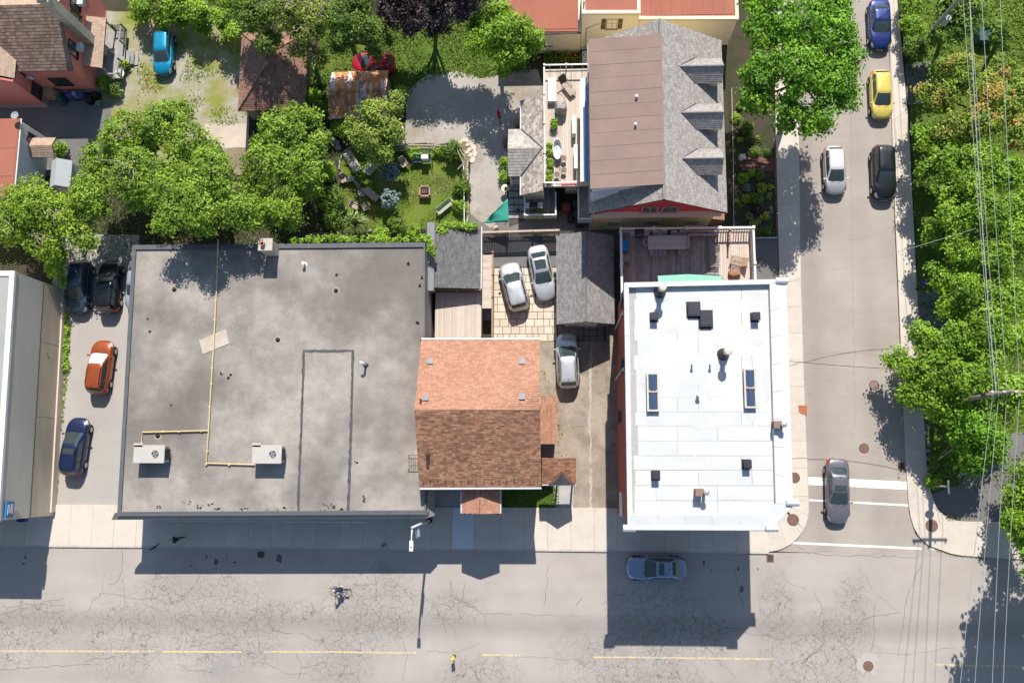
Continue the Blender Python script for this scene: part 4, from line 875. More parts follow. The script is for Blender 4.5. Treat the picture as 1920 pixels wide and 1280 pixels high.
# ================================================================ CREAM BUILDING ACROSS THE TOP
M_REDR = M('roof_red', (.36,.135,.09), (.30,.11,.075), scale=.4, rnd=.04, fine=25)
cb = thing('cream_building', 'cream walled building with flat red roofs behind yellow house', 'building', P(1200, 40))
def blk(x0, x1, yb, z, depth, wallm, roofm, par=.25, nm='wing'):
    a, b = P(x0, yb), P(x1, yb); q = [(a.x, a.y), (b.x, b.y), (b.x, b.y+depth), (a.x, a.y+depth)]
    mb = MB(); mb.prism(q, -.06, z-.1); mb.build(nm+'_wall', wallm, cb)
    mb = MB(); mb.prism(inset(q, .2), z-.1+.003, z-.02); rr = mb.build(nm+'_roof', roofm, cb)
    if par:
        mb = MB(); ring(mb, inset(q, -.06), inset(q, .22), z-.2, z+par*.5); mb.build(nm+'_coping', M_CREAMP, cb)
    return q, rr
M_CREAMW = M('cream_stucco', (.80,.75,.66), (.72,.67,.58), scale=.35, bump=.15)
q1, r1 = blk(940, 1087, 99, 3.3, 16, M('cream_siding', (.80,.72,.56), (.72,.64,.49), scale=.5), M_REDR, 0)
mb = MB(); mb.box(((q1[0][0]+q1[1][0])/2, q1[0][1]-.05, 3.2), (q1[1][0]-q1[0][0], .12, .12)); mb.build('wing_gutter', M('gutter_brown', (.10,.06,.05)), cb)
q2, r2 = blk(1088, 1187, 93, 5.9, 3.2, M_CREAMW, M_REDR, .3, 'tower')
q3, r3 = blk(1187, 1364, 84, 4.2, 16, M_CREAMW, M_REDR, .3, 'shop')
q4, r4 = blk(1090, 1360, 15, 5.0, 14, M_CREAMW, M_REDR, 0, 'rear')
for q, z, n in ((q3, 4.2, 9), (q1, 3.3, 1)):
    for k in range(n):
        xa = q[0][0]+.25+(q[1][0]-q[0][0]-.5)*k/n; xb = q[0][0]+.25+(q[1][0]-q[0][0]-.5)*(k+1)/n-.02
        mb = MB(); mb.box(((xa+xb)/2, q[0][1]+4.2, z+.0), (xb-xa, 7.8, .03)); mb.build('roof_panel', M_REDR, cb)
fsh = M('shutter_brown', (.13,.09,.065))
w = window(cb, (P(1147, 38, 4.3).x, q2[0][1]-.02, 4.3), -math.pi/2, .85, 1.5, M('frame_beige', (.4,.36,.3)))
for s in (-1, 1): mb = MB(); mb.box((P(1147, 38, 4.3).x+s*.68, q2[0][1]-.05, 4.3), (.36, .05, 1.6)); mb.build('shutter', fsh, cb)
w = window(cb, (P(1028, 85, 1.5).x, q1[0][1]-.02, 1.7), -math.pi/2, .6, .9, fsh)
mb = MB(); mb.box((P(1038, 85, 1.5).x, q1[0][1]-.05, 1.7), (.32, .05, 1.0)); mb.build('shutter', fsh, cb)
mb = MB(); p = P(1095, 93); mb.tube([p+Vector((.1, -.05, .2)), p+Vector((.1, -.05, 3.6)), p+Vector((.9, -.05, 4.3)), p+Vector((3, -.05, 4.4))], .03, 5); mb.build('conduit', M_GREYMET, cb)
mb = MB(); mb.tube([P(1095, 6, 6.4), P(1095, 3, 5.9)], .06, 6); mb.build('vent_pipe', M_BLACK, cb)
ac = thing('condenser_unit', 'white condenser unit against cream wall by orange lilies', 'air conditioner', P(1098, 112)); mb = MB(); mb.box((0, 0, .42), (.62, .75, .8)); mb.build('cabinet', M_GUTTER, ac, w=False, bevel=.02)
mb = MB(); mb.lathe((0, 0, .83), [(.25, 0), (.25, .03), (.22, .03), (.2, .0)], 16); mb.build('fan_guard', M_DARKMET, ac, w=False); mb = MB(); mb.cyl((0, 0, .825), .08, .02, 10); mb.build('fan_hub', M_GREYMET, ac, w=False)
# ================================================================ PINK HOUSE
M_PINK = M('pink_stucco', (.68,.24,.20), (.60,.20,.17), scale=.4, stretch=(1, 1, .5), bump=.15)
M_TILE = M('roof_tile', (.285,.195,.15), (.225,.15,.115), scale=1.0, tint=.3, fine=25)
M_TILEL = M('shingle_tan', (.42,.31,.235), (.37,.265,.20), scale=.8, tint=.12, fine=30)
ph = thing('pink_house', 'pink stucco house with brown tile roof and block chimney', 'house', P(100, 120))
EZ, RZ = 4.5, 7.4
c0 = P(187, 173); xw0 = -75; ySe = P(136, 132, EZ).y; xEr = P(137, 132, EZ).x; yR = P(92, 8, RZ).y; yNe = 2*yR-ySe
roofplane(ph, [(xw0, ySe, EZ), (xEr, ySe, EZ), (xEr, yR, RZ), (xw0, yR, RZ)], M_DARKMET, M_TILE, course=.26, tab=.26, th=.12)
roofplane(ph, [(xEr, yNe, EZ), (xw0, yNe, EZ), (xw0, yR, RZ), (xEr, yR, RZ)], M_DARKMET, M_TILEL, course=.26, tab=.4)
mb = MB(); yn_ = yNe-.4; mb.prism([(xw0, c0.y), (c0.x, c0.y), (c0.x, yn_), (xw0, yn_)], -.06, EZ); mb.add([(c0.x, c0.y, EZ), (c0.x, yn_, EZ), (c0.x, yR, RZ-.2), (c0.x-.2, c0.y, EZ), (c0.x-.2, yn_, EZ), (c0.x-.2, yR, RZ-.2)], [(0, 1, 2), (3, 5, 4), (0, 3, 4, 1), (1, 4, 5, 2), (2, 5, 3, 0)]); mb.build('wall', M_PINK, ph)
mb = MB(); cp = P(166, 76, 2.9); mb.box((c0.x+.4, cp.y+.05, 4.8), (.75, .75, 9.6)); cst = mb.build('chimney', M_CHIM, ph)
for k in range(8):
    mb = MB(); mb.box((c0.x+.4, cp.y+.05, 2.2+k*1.05), (.79, .79, 1.0)); mb.build('chimney_block', M_CHIM, cst)
mb = MB(); mb.box((c0.x+.4, cp.y+.05, 9.65), (.95, .95, .14)); mb.build('cap', M_CHIM, cst)
WIN_D = M('frame_dark', (.05,.035,.03))
yS = c0.y
for (py, z, w, h) in ((92, 4.6, 1.1, 1.3), (35, 4.6, 1.0, 1.3), (10, 4.8, 1.0, 1.3)):
    y = P(130, py, z).y; window(ph, (c0.x+.02, y, z), 0, w, h, WIN_D)
window(ph, (P(112, 152, 2.4).x, yS-.02, 2.3), -math.pi/2, 1.5, 1.2, WIN_D)
def wac(c, ang, lab):
    r = thing('window_air_conditioner', lab, 'air conditioner', c, ang-math.pi/2); m = MB(); m.box((0, .25, 0), (.66, .5, .42)); m.build('case', M_GUTTER, r, w=False, bevel=.02)
    m = MB(); m.box((0, .51, 0), (.58, .02, .34)); m.build('grille', M('ac_blue', (.22,.36,.52), rough=.5), r, w=False)
wac((c0.x+.08, P(130, 88, 4.2).y, 4.1), 0, 'white window air conditioner below the chimney on pink wall'); wac((c0.x+.08, P(130, 3, 4.6).y, 4.5), 0, 'white window air conditioner beyond the chimney on pink gable')
# wing
wz, wr = 5.0, 7.0; wc = P(90, 200); yw1 = yR; xrg = wc.x-3.2
mb = MB(); mb.prism([(xw0, wc.y), (wc.x, wc.y), (wc.x, yw1), (xw0, yw1)], -.06, wz); mb.build('wing_wall', M_PINK, ph)
ye_ = P(17, 145, wz).y-.1; yn2 = P(22, 60, 5.3).y
roofplane(ph, [(wc.x+.12, ye_, wz), (wc.x+.12, yn2, wz), (xrg, yn2+.4, wr), (xrg, ye_, wr)], M_DARKMET, M_TILEL, course=.26, tab=.4, name='wing_roof'); roofplane(ph, [(xrg-3.2, yn2, wz), (xrg-3.2, ye_, wz), (xrg, ye_, wr), (xrg, yn2+.4, wr)], M_DARKMET, M_TILEL, course=.26, tab=.4, name='wing_roof')
mb = MB(); mb.add([(wc.x-.1, wc.y, wz), (xrg-3.1, wc.y, wz), (xrg, wc.y, wr-.15), (wc.x-.1, wc.y+.2, wz), (xrg-3.1, wc.y+.2, wz), (xrg, wc.y+.2, wr-.15)], [(0, 1, 2), (3, 5, 4), (0, 3, 4, 1), (1, 4, 5, 2), (2, 5, 3, 0)]); mb.build('wing_gable', M_PINK, ph)
for (px, py, z, w) in ((67, 166, 1.9, 1.5), (35, 130, 3.6, 1.2)): window(ph, (wc.x+.02, P(px, py, z).y, z), 0, w, 1.2, WIN_D, mull=2)
wac((wc.x+.08, P(33, 140, 3.4).y, 3.3), 0, 'white window air conditioner on the pink wing wall')
mb = MB(); mb.box((wc.x+.01, wc.y+.6, .15), (.06, 1.2, .45)); mb.box((wc.x-3, wc.y-.03, .15), (6, .06, .45)); mb.build('plinth', M_CONCG, ph, kind='stuff')
mb = MB(); mb.box((c0.x+.04, c0.y+1.6, .15), (.06, 3.3, .5)); mb.box((c0.x-2, c0.y-.04, .15), (4, .06, .4)); mb.build('plinth', M('plinth_pale', (.5,.5,.5)), ph, kind='stuff')
# east porch
zp = 3.0; q = [P(192, 128, zp-.4), P(199, 34, zp-.4), P(164, 22, zp), P(157, 122, zp)]; q[0].x = q[1].x; q[2].x = q[3].x = c0.x+.02
q[3].y = q[0].y+.1; q[2].y = q[1].y
roofplane(ph, q, M_DARKMET, M_TILEL, name='porch_roof', course=.2, tab=.3)
mb = MB(); mb.box(((c0.x+q[0].x)/2+.3, (q[0].y+q[1].y)/2, .55), (q[0].x-c0.x+1.0, q[1].y-q[0].y, .12)); mb.build('porch_floor', M_WOODG, ph)
for t in (.04, .5, .96):
    mb = MB(); y = q[0].y+(q[1].y-q[0].y)*t; mb.box((q[0].x-.15, y, 1.3), (.12, .12, 2.5)); mb.build('porch_post', M_WOODG, ph)
xr_ = q[0].x+.75
railing(ph, [(xr_-.9, q[0].y, .6), (xr_, q[0].y, .6), (xr_, q[0].y+1.4, .6)], .95, M_WOODG, bal=.16); railing(ph, [(xr_, q[1].y-1.5, .6), (xr_, q[1].y, .6), (xr_-.9, q[1].y, .6)], .95, M_WOODG, bal=.16)
for k in range(3): mb = MB(); mb.box((xr_+.25+k*.3, q[0].y+2.1, .4-k*.17), (.32, 1.2, .05)); mb.build('step', M_WOODG, ph)
# ================================================================ BLUE-GREY CLAPBOARD HOUSE AT THE EDGE
M_CLAP = M('clapboard', (.56,.59,.62), (.48,.51,.54), scale=.8)
hb = thing('clapboard_house', 'pale grey clapboard house with flat red roof', 'house', P(20, 290))
z = 4.2; ne, se = P(88, 254), P(80, 352); xe = P(36, 230, z).x; yn = P(36, 223, z).y; ysb = P(30, 352, z).y-1.0
mb = MB(); mb.prism([(-75, ysb), (xe-.05, ysb), (xe-.05, yn-.1), (-75, yn-.1)], -.06, z-.05); mb.build('wall', M_CLAP, hb)
bb = MB(); zz = .2
while zz < z-.2:
    bb.box((xe-.03, (ysb+yn)/2, zz+.1), (.04, yn-ysb-.2, .2), tilt=Matrix.Rotation(-.12, 3, 'Y')); zz += .22
bb.build('clapboards', M_CLAP, hb, kind='stuff')
mb = MB(); mb.prism([(-75, ysb-.1), (xe+.1, ysb-.1), (xe+.1, yn), (-75, yn)], z-.05+.003, z+.1); rr = mb.build('roof', M_REDR, hb)
for k in range(3): mb = MB(); mb.box((xe-2.2, yn-1.4-k*2.4, z+.11), (4.4, 2.36, .03)); mb.build('roof_panel', M_REDR, rr)
gutter(hb, (xe+.15, ysb, z), (xe+.15, yn, z), .06); window(hb, (xe, yn-1.0, 2.5), 0, .8, 1.0, M('frame_brn', (.12,.08,.07)))
zq = 2.6; q = [P(98, 297, zq-.3), P(101, 274, zq-.3), P(72, 274, zq+.15), P(68, 297, zq+.15)]
q2_ = [P(101, 258, zq-.3), P(72, 258, zq+.0)]
x_o = P(99, 280, zq).x; mb = MB(); yc = P(85, 274, zq).y; hh = .85
roofplane(hb, [(xe, yc-hh, zq-.3), (x_o, yc-hh, zq-.3), (x_o, yc, zq+.2), (xe, yc, zq+.2)], M_DARKMET, M_TILEL, name='porch_roof', course=.2, tab=.3); roofplane(hb, [(x_o, yc+hh, zq-.3), (xe, yc+hh, zq-.3), (xe, yc, zq+.2), (x_o, yc, zq+.2)], M_DARKMET, M_TILEL, name='porch_roof', course=.2, tab=.3)
for s in (-1, 1): mb = MB(); mb.box((x_o-.12, yc+s*(hh-.1), 1.15), (.1, .1, 2.3)); mb.build('porch_post', M_WPAINT, hb)
dish = thing('satellite_dish', 'grey satellite dish on corner of the red flat roof', 'satellite dish', P(30, 218, z+.6)); mb = MB(); mb.lathe((0, 0, .1), [(0, 0), (.15, .02), (.3, .08), (.32, .09), (.3, .1), (.15, .05), (0, .03)], 14); mb.build('reflector', M('dish_grey', (.33,.36,.38), rough=.5), dish, w=False); mb = MB(); mb.tube([(0, 0, .1), (.0, -.2, -.3), (.1, -.3, -.6)], .025, 5); mb.build('mast', M_GREYMET, dish, w=False); mb = MB(); mb.tube([(0, -.2, .12), (-.1, -.1, .4)], .02, 5); mb.build('feed_arm', M_GREYMET, dish, w=False)
# grey storage shed beside it
gs = thing('garden_shed', 'pale grey garden shed with pitched roof by clapboard house', 'shed', P(115, 335)); z0, z1 = 2.0, 2.7; a, b, c, d = P(93, 352, z0), P(125, 352, z0), P(133, 302, z0), P(94, 302, z0); xm = (a.x+b.x)/2+.1
for x in (a.x, b.x+.3): mb = MB(); mb.slab([(x, a.y, z0), (x, d.y, z0), (xm, d.y, z1), (xm, a.y, z1)], .06); mb.build('roof_plane', M('shed_roof', (.42,.45,.47), (.37,.40,.42)), gs)
mb = MB(); mb.prism([(a.x+.1, a.y+.1), (b.x+.2, a.y+.1), (b.x+.2, d.y-.1), (a.x+.1, d.y-.1)], -.06, z0); mb.build('wall', M('shed_wall', (.44,.46,.47)), gs)
mb = MB(); mb.add([(a.x+.1, a.y+.1, z0), (b.x+.2, a.y+.1, z0), (xm, a.y+.1, z1-.05), (a.x+.1, a.y+.2, z0), (b.x+.2, a.y+.2, z0), (xm, a.y+.2, z1-.05)], [(0, 1, 2), (3, 5, 4), (0, 3, 4, 1), (1, 4, 5, 2), (2, 5, 3, 0)]); mb.build('gable', MATS['shed_wall'], gs)
mb = MB(); mb.box((xm, a.y+.07, .95), (.9, .05, 1.8)); mb.build('door', M_WPAINT, gs)
# ================================================================ GARAGES AND SHEDS
M_SHR = M('shingle_rust', (.27,.155,.115), (.215,.12,.09), scale=.8, tint=.25, fine=30)
hg = thing('hip_garage', 'brown hip roofed garage between gravel yard and rusty shed', 'garage', P(512, 135)); z0, z1 = 2.7, 4.5
A, B, C, D = P(447, 208, z0), P(569, 208, z0), P(580, 62, z0), P(453, 62, z0); B.x = C.x = (B.x+C.x)/2; A.x = D.x = (A.x+D.x)/2; B.y = A.y; C.y = D.y
r0 = Vector(((A.x+B.x)/2, A.y+3.0, z1)); r1 = Vector(((A.x+B.x)/2, D.y-3.0, z1))
for q in ([A, B, r0], [B, C, r1, r0], [C, D, r1], [D, A, r0, r1]): roofplane(hg, q, M_DARKMET, M_SHR, course=.17, tab=.33)
for a, b in ((A, r0), (B, r0), (C, r1), (D, r1), (r0, r1)): mb = MB(); mb.tube([a+Vector((0, 0, .03)), b+Vector((0, 0, .05))], .06, 5); mb.build('hip_cap', M_SHR, hg)
mb = MB(); mb.prism(inset([A[:2], B[:2], C[:2], D[:2]], .35), -.06, z0-.05); mb.build('wall', M('garage_wall', (.33,.30,.27)), hg)
mb = MB(); mb.box(((A.x+B.x)/2, A.y+.33, 1.1), (3.2, .06, 2.2)); mb.build('garage_door', M('door_dark', (.12,.11,.10)), hg)
def rustmat():
    t = NT('rusty_sheet'); v = t.pos((1.6, .22, 1)); f = t.noise(1.0, 6, .75, v); c = t.mix(t.ramp(f, [(.50, 0.0), (.56, 1.0)]), (.52,.20,.06), (.56,.57,.58))
    f2 = t.noise(2.0, 5, .7, t.pos((1.3, .3, 1), loc=(5, 2, 0))); c = t.mix(t.ramp(f2, [(.56, 0.0), (.66, 1.0)]), c, (.22,.09,.05)); sx = t.new('ShaderNodeSeparateXYZ'); t.l.new(t.pos(), sx.inputs[0])
    c = t.mix(t.math('MULTIPLY', t.ramp(t.noise(.9, 5, .7, t.pos(loc=(1, 1, 4))), [(.5, 0.0), (.6, 1.0)]), .5), c, (.10,.10,.11)); g = t.noise(30, 3); c = t.mix(.3, c, t.mix(1.0, c, t.ramp(g, [(.3, .5), (.7, 1.4)]), 'MULTIPLY'))
    w = t.new('ShaderNodeTexWave'); w.inputs['Scale'].default_value = 2.6; t.l.new(t.pos(), w.inputs['Vector']); t.col(c); t.bump(w.outputs['Fac'], .6, .03); return t.done(.65, .1, .3)
M_RUST = rustmat()
rs = thing('rusty_shed', 'small shed with rust streaked corrugated metal roof', 'shed', P(672, 178)); z0, z1 = 2.2, 3.1
nW, nE, sW, sE = P(622, 135, z0), P(731, 137, z0), P(619, 222, z0), P(723, 221, z0); xW_, xE_ = (nW.x+sW.x)/2, (nE.x+sE.x)/2; yr = P(670, 169, z1).y; n = 7
for k in range(n):
    xa, xb = xW_+(xE_-xW_)*k/n, xW_+(xE_-xW_)*(k+1)/n+.03; dz = .012*(k % 2)+random.uniform(0, .01)
    for (ye1, nm) in ((nW.y, 0), (sW.y, 1)):
        e = ye1+random.uniform(-.06, .06); mb = MB(); mb.slab([(xa, e, z0+dz), (xb, e, z0+dz), (xb, yr, z1+dz), (xa, yr, z1+dz)], .02); mb.build('roof_sheet', M_RUST, rs)
mb = MB(); mb.box(((xW_+xE_)/2, yr, z1+.05), (xE_-xW_, .22, .04)); mb.build('ridge_cap', M_RUST, rs)
mb = MB(); mb.prism([(xW_+.2, sW.y+.2), (xE_-.2, sW.y+.2), (xE_-.2, nW.y-.2), (xW_+.2, nW.y-.2)], -.06, z0-.03); mb.build('wall', M_WOODG, rs)
mb = MB(); mb.add([(xE_-.2, sW.y+.2, z0-.05), (xE_-.2, nW.y-.2, z0-.05), (xE_-.2, yr, z1-.08), (xE_-.3, sW.y+.2, z0-.05), (xE_-.3, nW.y-.2, z0-.05), (xE_-.3, yr, z1-.08)], [(0, 1, 2), (3, 5, 4), (0, 3, 4, 1), (1, 4, 5, 2), (2, 5, 3, 0)]); mb.build('gable_board', M('board_blue', (.30,.36,.42)), rs)
# low charcoal-shingled shed beside the shop
gs2 = thing('lean_to_shed', 'low charcoal shingled lean-to attached to the shop side wall', 'shed', P(855, 485)); z0 = 3.0
q = [P(901, 541, z0), P(898, 425, z0), P(815, 417, z0+.5), P(813, 541, z0+.5)]; q[1].x = q[0].x; q[3].x = q[2].x = P(814, 480, z0+.5).x; q[2].y = q[1].y+.1; q[3].y = q[0].y
roofplane(gs2, q, M_DARKMET, M_SHGD, course=.17, tab=.33); mb = MB(); mb.prism([(q[3].x+.1, q[3].y+.2), (q[0].x-.25, q[3].y+.2), (q[0].x-.25, q[1].y-.2), (q[3].x+.1, q[1].y-.2)], -.06, z0-.1); mb.build('wall', M_WOODG, gs2)
gutter(gs2, q[0]+Vector((.05, 0, 0)), q[1]+Vector((.05, 0, 0)), .05)
mb = MB(); mb.box((q[3].x+.75, q[3].y+2.6, z0+.42), (.05, .95, .05), tilt=Matrix.Rotation(.08, 3, 'Y')); mb.build('roof_slat', M_BLACK, gs2)
mb = MB(); a = P(807, 417, 3.7); b = P(807, 545, 3.7); mb.prism([(a.x-.25, b.y), (q[3].x+.05, b.y), (q[3].x+.05, a.y), (a.x-.25, a.y)], 3.0, 3.75); mb.build('upstand', M('upstand_grey', (.24,.24,.25)), gs2)
# dark shingled garage
dg = thing('shingled_garage', 'charcoal shingled gable garage half shaded by the yellow house', 'garage', P(1097, 520)); z0, z1 = 2.7, 3.9
a, b = P(1044, 608, z0), P(1043, 442, z0); c, d = P(1151, 606, z0), P(1151, 436, z0); xw_ = (a.x+b.x)/2; xe_ = (c.x+d.x)/2; xm = (xw_+xe_)/2; y0, y1 = a.y, b.y
M_SHC = M('shingle_midgrey', (.235,.225,.22), (.19,.18,.177), scale=1.0, tint=.22, fine=30)
roofplane(dg, [(xw_, y1, z0), (xw_, y0, z0), (xm, y0, z1), (xm, y1, z1)], M_DARKMET, M_SHC, course=.145, tab=.26); roofplane(dg, [(xe_, y0, z0), (xe_, y1, z0), (xm, y1, z1), (xm, y0, z1)], M_DARKMET, M_SHC, course=.145, tab=.26)
mb = MB(); mb.tube([(xm, y0, z1+.02), (xm, y1, z1+.02)], .07, 5); mb.build('ridge_cap', M_SHC, dg); mb = MB(); mb.prism([(xw_+.3, y0+.3), (xe_-.3, y0+.3), (xe_-.3, y1-.3), (xw_+.3, y1-.3)], -.06, z0-.02); mb.build('wall', M('garage_grey', (.28,.27,.26)), dg)
mb = MB(); mb.add([(xw_+.3, y0+.3, z0-.05), (xe_-.3, y0+.3, z0-.05), (xm, y0+.3, z1-.15), (xw_+.3, y0+.4, z0-.05), (xe_-.3, y0+.4, z0-.05), (xm, y0+.4, z1-.15)], [(0, 1, 2), (3, 5, 4), (0, 3, 4, 1), (1, 4, 5, 2), (2, 5, 3, 0)]); mb.build('gable', MATS['garage_grey'], dg)
mb = MB(); mb.box((xm-.3, y0+.27, 1.1), (2.6, .06, 2.2)); mb.build('garage_door', M_WPAINT, dg)
ap = sheet('garage_apron', [(1083,609),(1136,607),(1136,640),(1083,640)], .004, M_JOINT)
for i in range(4):
    for j in range(3):
        p = P(1087+i*13, 613+j*11); mb = MB(); mb.box((p.x, p.y, .025), (.52, .44, .05)); mb.build('patio_tile', M('apron_tile', (.24,.22,.2), (.2,.18,.165), rnd=.1), ap)
# ================================================================ REAR DECK OF THE BRICK BUILDING
RZD = 3.3
rdk = thing('rear_deck', 'railed timber deck behind the white roofed brick building', 'deck', P(1285, 490)); a, b = P(1164, 560, RZD), P(1408, 432, RZD); yb_ = wall_o[3][1]-.02; xs_ = P(1347, 480, RZD).x
boards(rdk, ((a.x, yb_), (xs_, b.y)), RZD, M_WOODG, .15, 'y'); boards(rdk, ((xs_, yb_), (b.x, b.y)), RZD, M_WOODP, .15, 'y', 'deck_boards')  # shade put into colour: grey boards stand for the shaded part, pale for sunlit
mb = MB(); mb.box(((a.x+b.x)/2, (yb_+b.y)/2, RZD-.22), (b.x-a.x, b.y-yb_, .3)); mb.build('deck_frame', M_WOODG, rdk)
for x in (a.x+.2, (a.x+b.x)/2, b.x-.2): mb = MB(); mb.box((x, b.y-.2, RZD/2-.2), (.18, .18, RZD-.3)); mb.build('deck_post', M_WOODG, rdk)
railing(rdk, [(a.x+.02, yb_, RZD), (a.x+.02, b.y-.05, RZD), (b.x-.05, b.y-.05, RZD), (b.x-.05, yb_, RZD)], 1.05, M_WPAINT, bal=.2, post=.16, tw=.16, posts=2.35, bt=.07)
p0, p1, p2 = P(1291, 440, RZD+1), P(1345, 440, RZD+1), P(1364, 420, RZD)
railing(rdk, [(p0.x, p0.y-1.1, RZD), (p0.x, p0.y, RZD), (p1.x, p0.y, RZD)], .95, M_WOODG, bal=.2, bt=.06); railing(rdk, [(p2.x, b.y-.2, RZD), (p2.x, b.y-1.2, RZD)], .95, M_WOODB, bal=.25)
# ================================================================ PALE DECK AND RAMP BETWEEN SHOP AND PAVERS
sd_ = thing('court_deck', 'pale slatted deck and ramp beside the charcoal lean-to', 'deck', P(865, 590)); z = 1.9; a, b = P(815, 645, z), P(903, 548, z)
boards(sd_, ((a.x, a.y), (b.x, b.y)), z, M_WOODP, .13, 'y'); mb = MB(); mb.box(((a.x+b.x)/2, (a.y+b.y)/2, z/2-.1), (b.x-a.x-.1, b.y-a.y-.1, z-.15)); mb.build('deck_frame', M_WOODG, sd_)
ra, rb = P(903, 575, z), P(928, 478, .2); boards(sd_, ((P(904, 575, z).x, P(904, 578, z).y), (P(924, 575, z).x, P(904, 478, z).y)), z+.02, M_WOODP, .14, 'x', 'ramp_boards')
railing(sd_, [(a.x, b.y, z), (b.x, b.y, z)], 1.0, M_WOODB, bal=.14, bt=.035); xr1 = P(925, 520, z).x; railing(sd_, [(xr1, P(904, 640, z).y, z), (xr1, P(904, 560, z).y, z), (xr1, P(904, 478, z).y, z)], .9, M_WOODB, bal=.4)
mb = MB(); mb.tube([P(902, 548, 1.8), P(905, 475, 1.8)], .04, 5); mb.tube([P(902, 548, 1.8), P(902, 548, 0)], .04, 5); mb.tube([P(905, 475, 1.8), P(905, 475, 0)], .04, 5); mb.build('hand_rail', M_WOODB, sd_)
# fence across the court
def fence(a, b, h, lab, mat, pw=.14, posts=2.0, pale=True):
    a, b = Vector(a), Vector(b); d = b-a; L = d.length; rz = math.atan2(d.y, d.x); r = thing('fence', lab, 'fence', (a+b)/2)
    for z in (.35, h-.2): mb = MB(); mb.box((a+b)/2+Vector((0, 0, z)), (L, .06, .1), rz); mb.build('rail', mat, r)
    n = int(L/pw)
    for k in range(n):
        p = lerp(a, b, (k+.5)/n); mb = MB(); nn = Vector((-d.y, d.x, 0)).normalized(); mb.box(p+nn*.05+Vector((0, 0, h/2+random.uniform(-.02, .02))), (pw-.03, .025, h), rz); mb.build('pale', mat, r)
    mb = MB(); mb.box((a+b)/2+Vector((0, 0, h+.03)), (L, .16, .05), rz); mb.build('cap_rail', mat, r)
    n = max(1, round(L/posts))
    for k in range(n+1): mb = MB(); mb.box(lerp(a, b, k/n)+Vector((0, 0, h/2)), (.12, .12, h+.15)); mb.build('post', mat, r)
    return r
fence(P(905, 446), P(1048, 442), 1.7, 'weathered board fence with cap rail above the parked silver cars', M('fence_beige', (.44,.36,.28), (.36,.29,.22), tint=.2))
# pavers of the parking court
pv = sheet('paver_court', [(924,500),(1046,500),(1046,640),(924,640)], -.004, M_JOINT); M_PAVE = M('paver_buff', (.60,.52,.42), (.53,.45,.36), scale=1.5, rnd=.1, bump=.2)
x0, x1, y0, y1 = P(926, 570).x, P(1044, 570).x, P(980, 640).y, P(980, 506).y; y = y0
while y < y1-.2:
    h_ = .62; x = x0+random.choice((0, -.2)); 
    while x < x1-.1:
        w_ = random.choice((.5, .5, .72, .95)); xa, xb = max(x, x0), min(x+w_, x1)
        if xb-xa > .12: mb = MB(); stone(mb, [(xa+.02, y+.02), (xb-.02, y+.02), (xb-.02, y+h_-.02), (xa+.02, y+h_-.02)], -.03, .03+random.uniform(-.006, .006), cham=.015); mb.build('paver', M_PAVE, pv)
        x += w_
    y += h_
# ================================================================ VEGETATION
def leafmat(name, dark, light, trans=.22, rough=.55, hue2=None, h2=.0):
    t = NT(name); a = t.attr('tint'); c = t.mix(t.ramp(a, [(.05, 0.0), (.95, 1.0)]), dark, light)
    if hue2: c = t.mix(t.math('MULTIPLY', t.ramp(t.noise(.55, 3, .6), [(.5, 0.0), (.62, 1.0)]), h2), c, hue2)
    c = t.mix(.5, c, t.mix(1.0, c, t.ramp(t.noise(.5, 3), [(.3, .7), (.7, 1.25)]), 'MULTIPLY'))
    t.col(c); tr = t.new('ShaderNodeBsdfTranslucent'); ms = t.new('ShaderNodeMixShader'); ms.inputs[0].default_value = trans
    tc = t.mix(1.0, c, (1.25, 1.35, .55), 'MULTIPLY'); t.l.new(tc, tr.inputs['Color']); t.l.new(t.b.outputs[0], ms.inputs[1]); t.l.new(tr.outputs[0], ms.inputs[2]); t.l.new(ms.outputs[0], t.out.inputs['Surface'])
    return t.done(rough, 0, .35)
LF_ASH = leafmat('leaf_ash', (.065,.135,.010), (.33,.48,.045))
LF_MAPLE = leafmat('leaf_maple', (.05,.15,.007), (.23,.46,.022))
LF_MAPR = leafmat('leaf_maple_row', (.06,.15,.008), (.31,.50,.032))
LF_MAPO = leafmat('leaf_maple_turning', (.08,.15,.012), (.34,.46,.055), hue2=(.52,.30,.09), h2=.7)
LF_DARK = leafmat('leaf_evergreen', (.055,.11,.014), (.20,.30,.04))
LF_VINE = leafmat('leaf_vine', (.11,.23,.012), (.36,.54,.05))
LF_PURP = leafmat('leaf_plum', (.020,.012,.016), (.075,.052,.06), trans=.1, rough=.45)
LF_LIME = leafmat('leaf_lime', (.20,.28,.02), (.36,.42,.04))
LF_BLUE = leafmat('leaf_glaucous', (.11,.175,.175), (.25,.34,.32), trans=.15)
LF_PALE = leafmat('leaf_pale', (.14,.22,.05), (.36,.44,.17))
LF_SHRUB = leafmat('leaf_shrub', (.06,.13,.014), (.20,.32,.035))
LF_GRASS = leafmat('grass_blade', (.15,.24,.02), (.36,.44,.06), trans=.25)
LF_FLOR = leafmat('petal_orange', (.62,.16,.03), (.75,.28,.05), trans=.2)
LF_WHITE = leafmat('petal_white', (.6,.6,.55), (.75,.75,.7), trans=.2)
M_BARK = M('bark', (.16,.125,.10), (.10,.08,.065), scale=4, bump=.4, stretch=(1, 1, .3))
M_BARKP = M('bark_pale', (.42,.36,.31), (.30,.25,.21), scale=4, bump=.3)
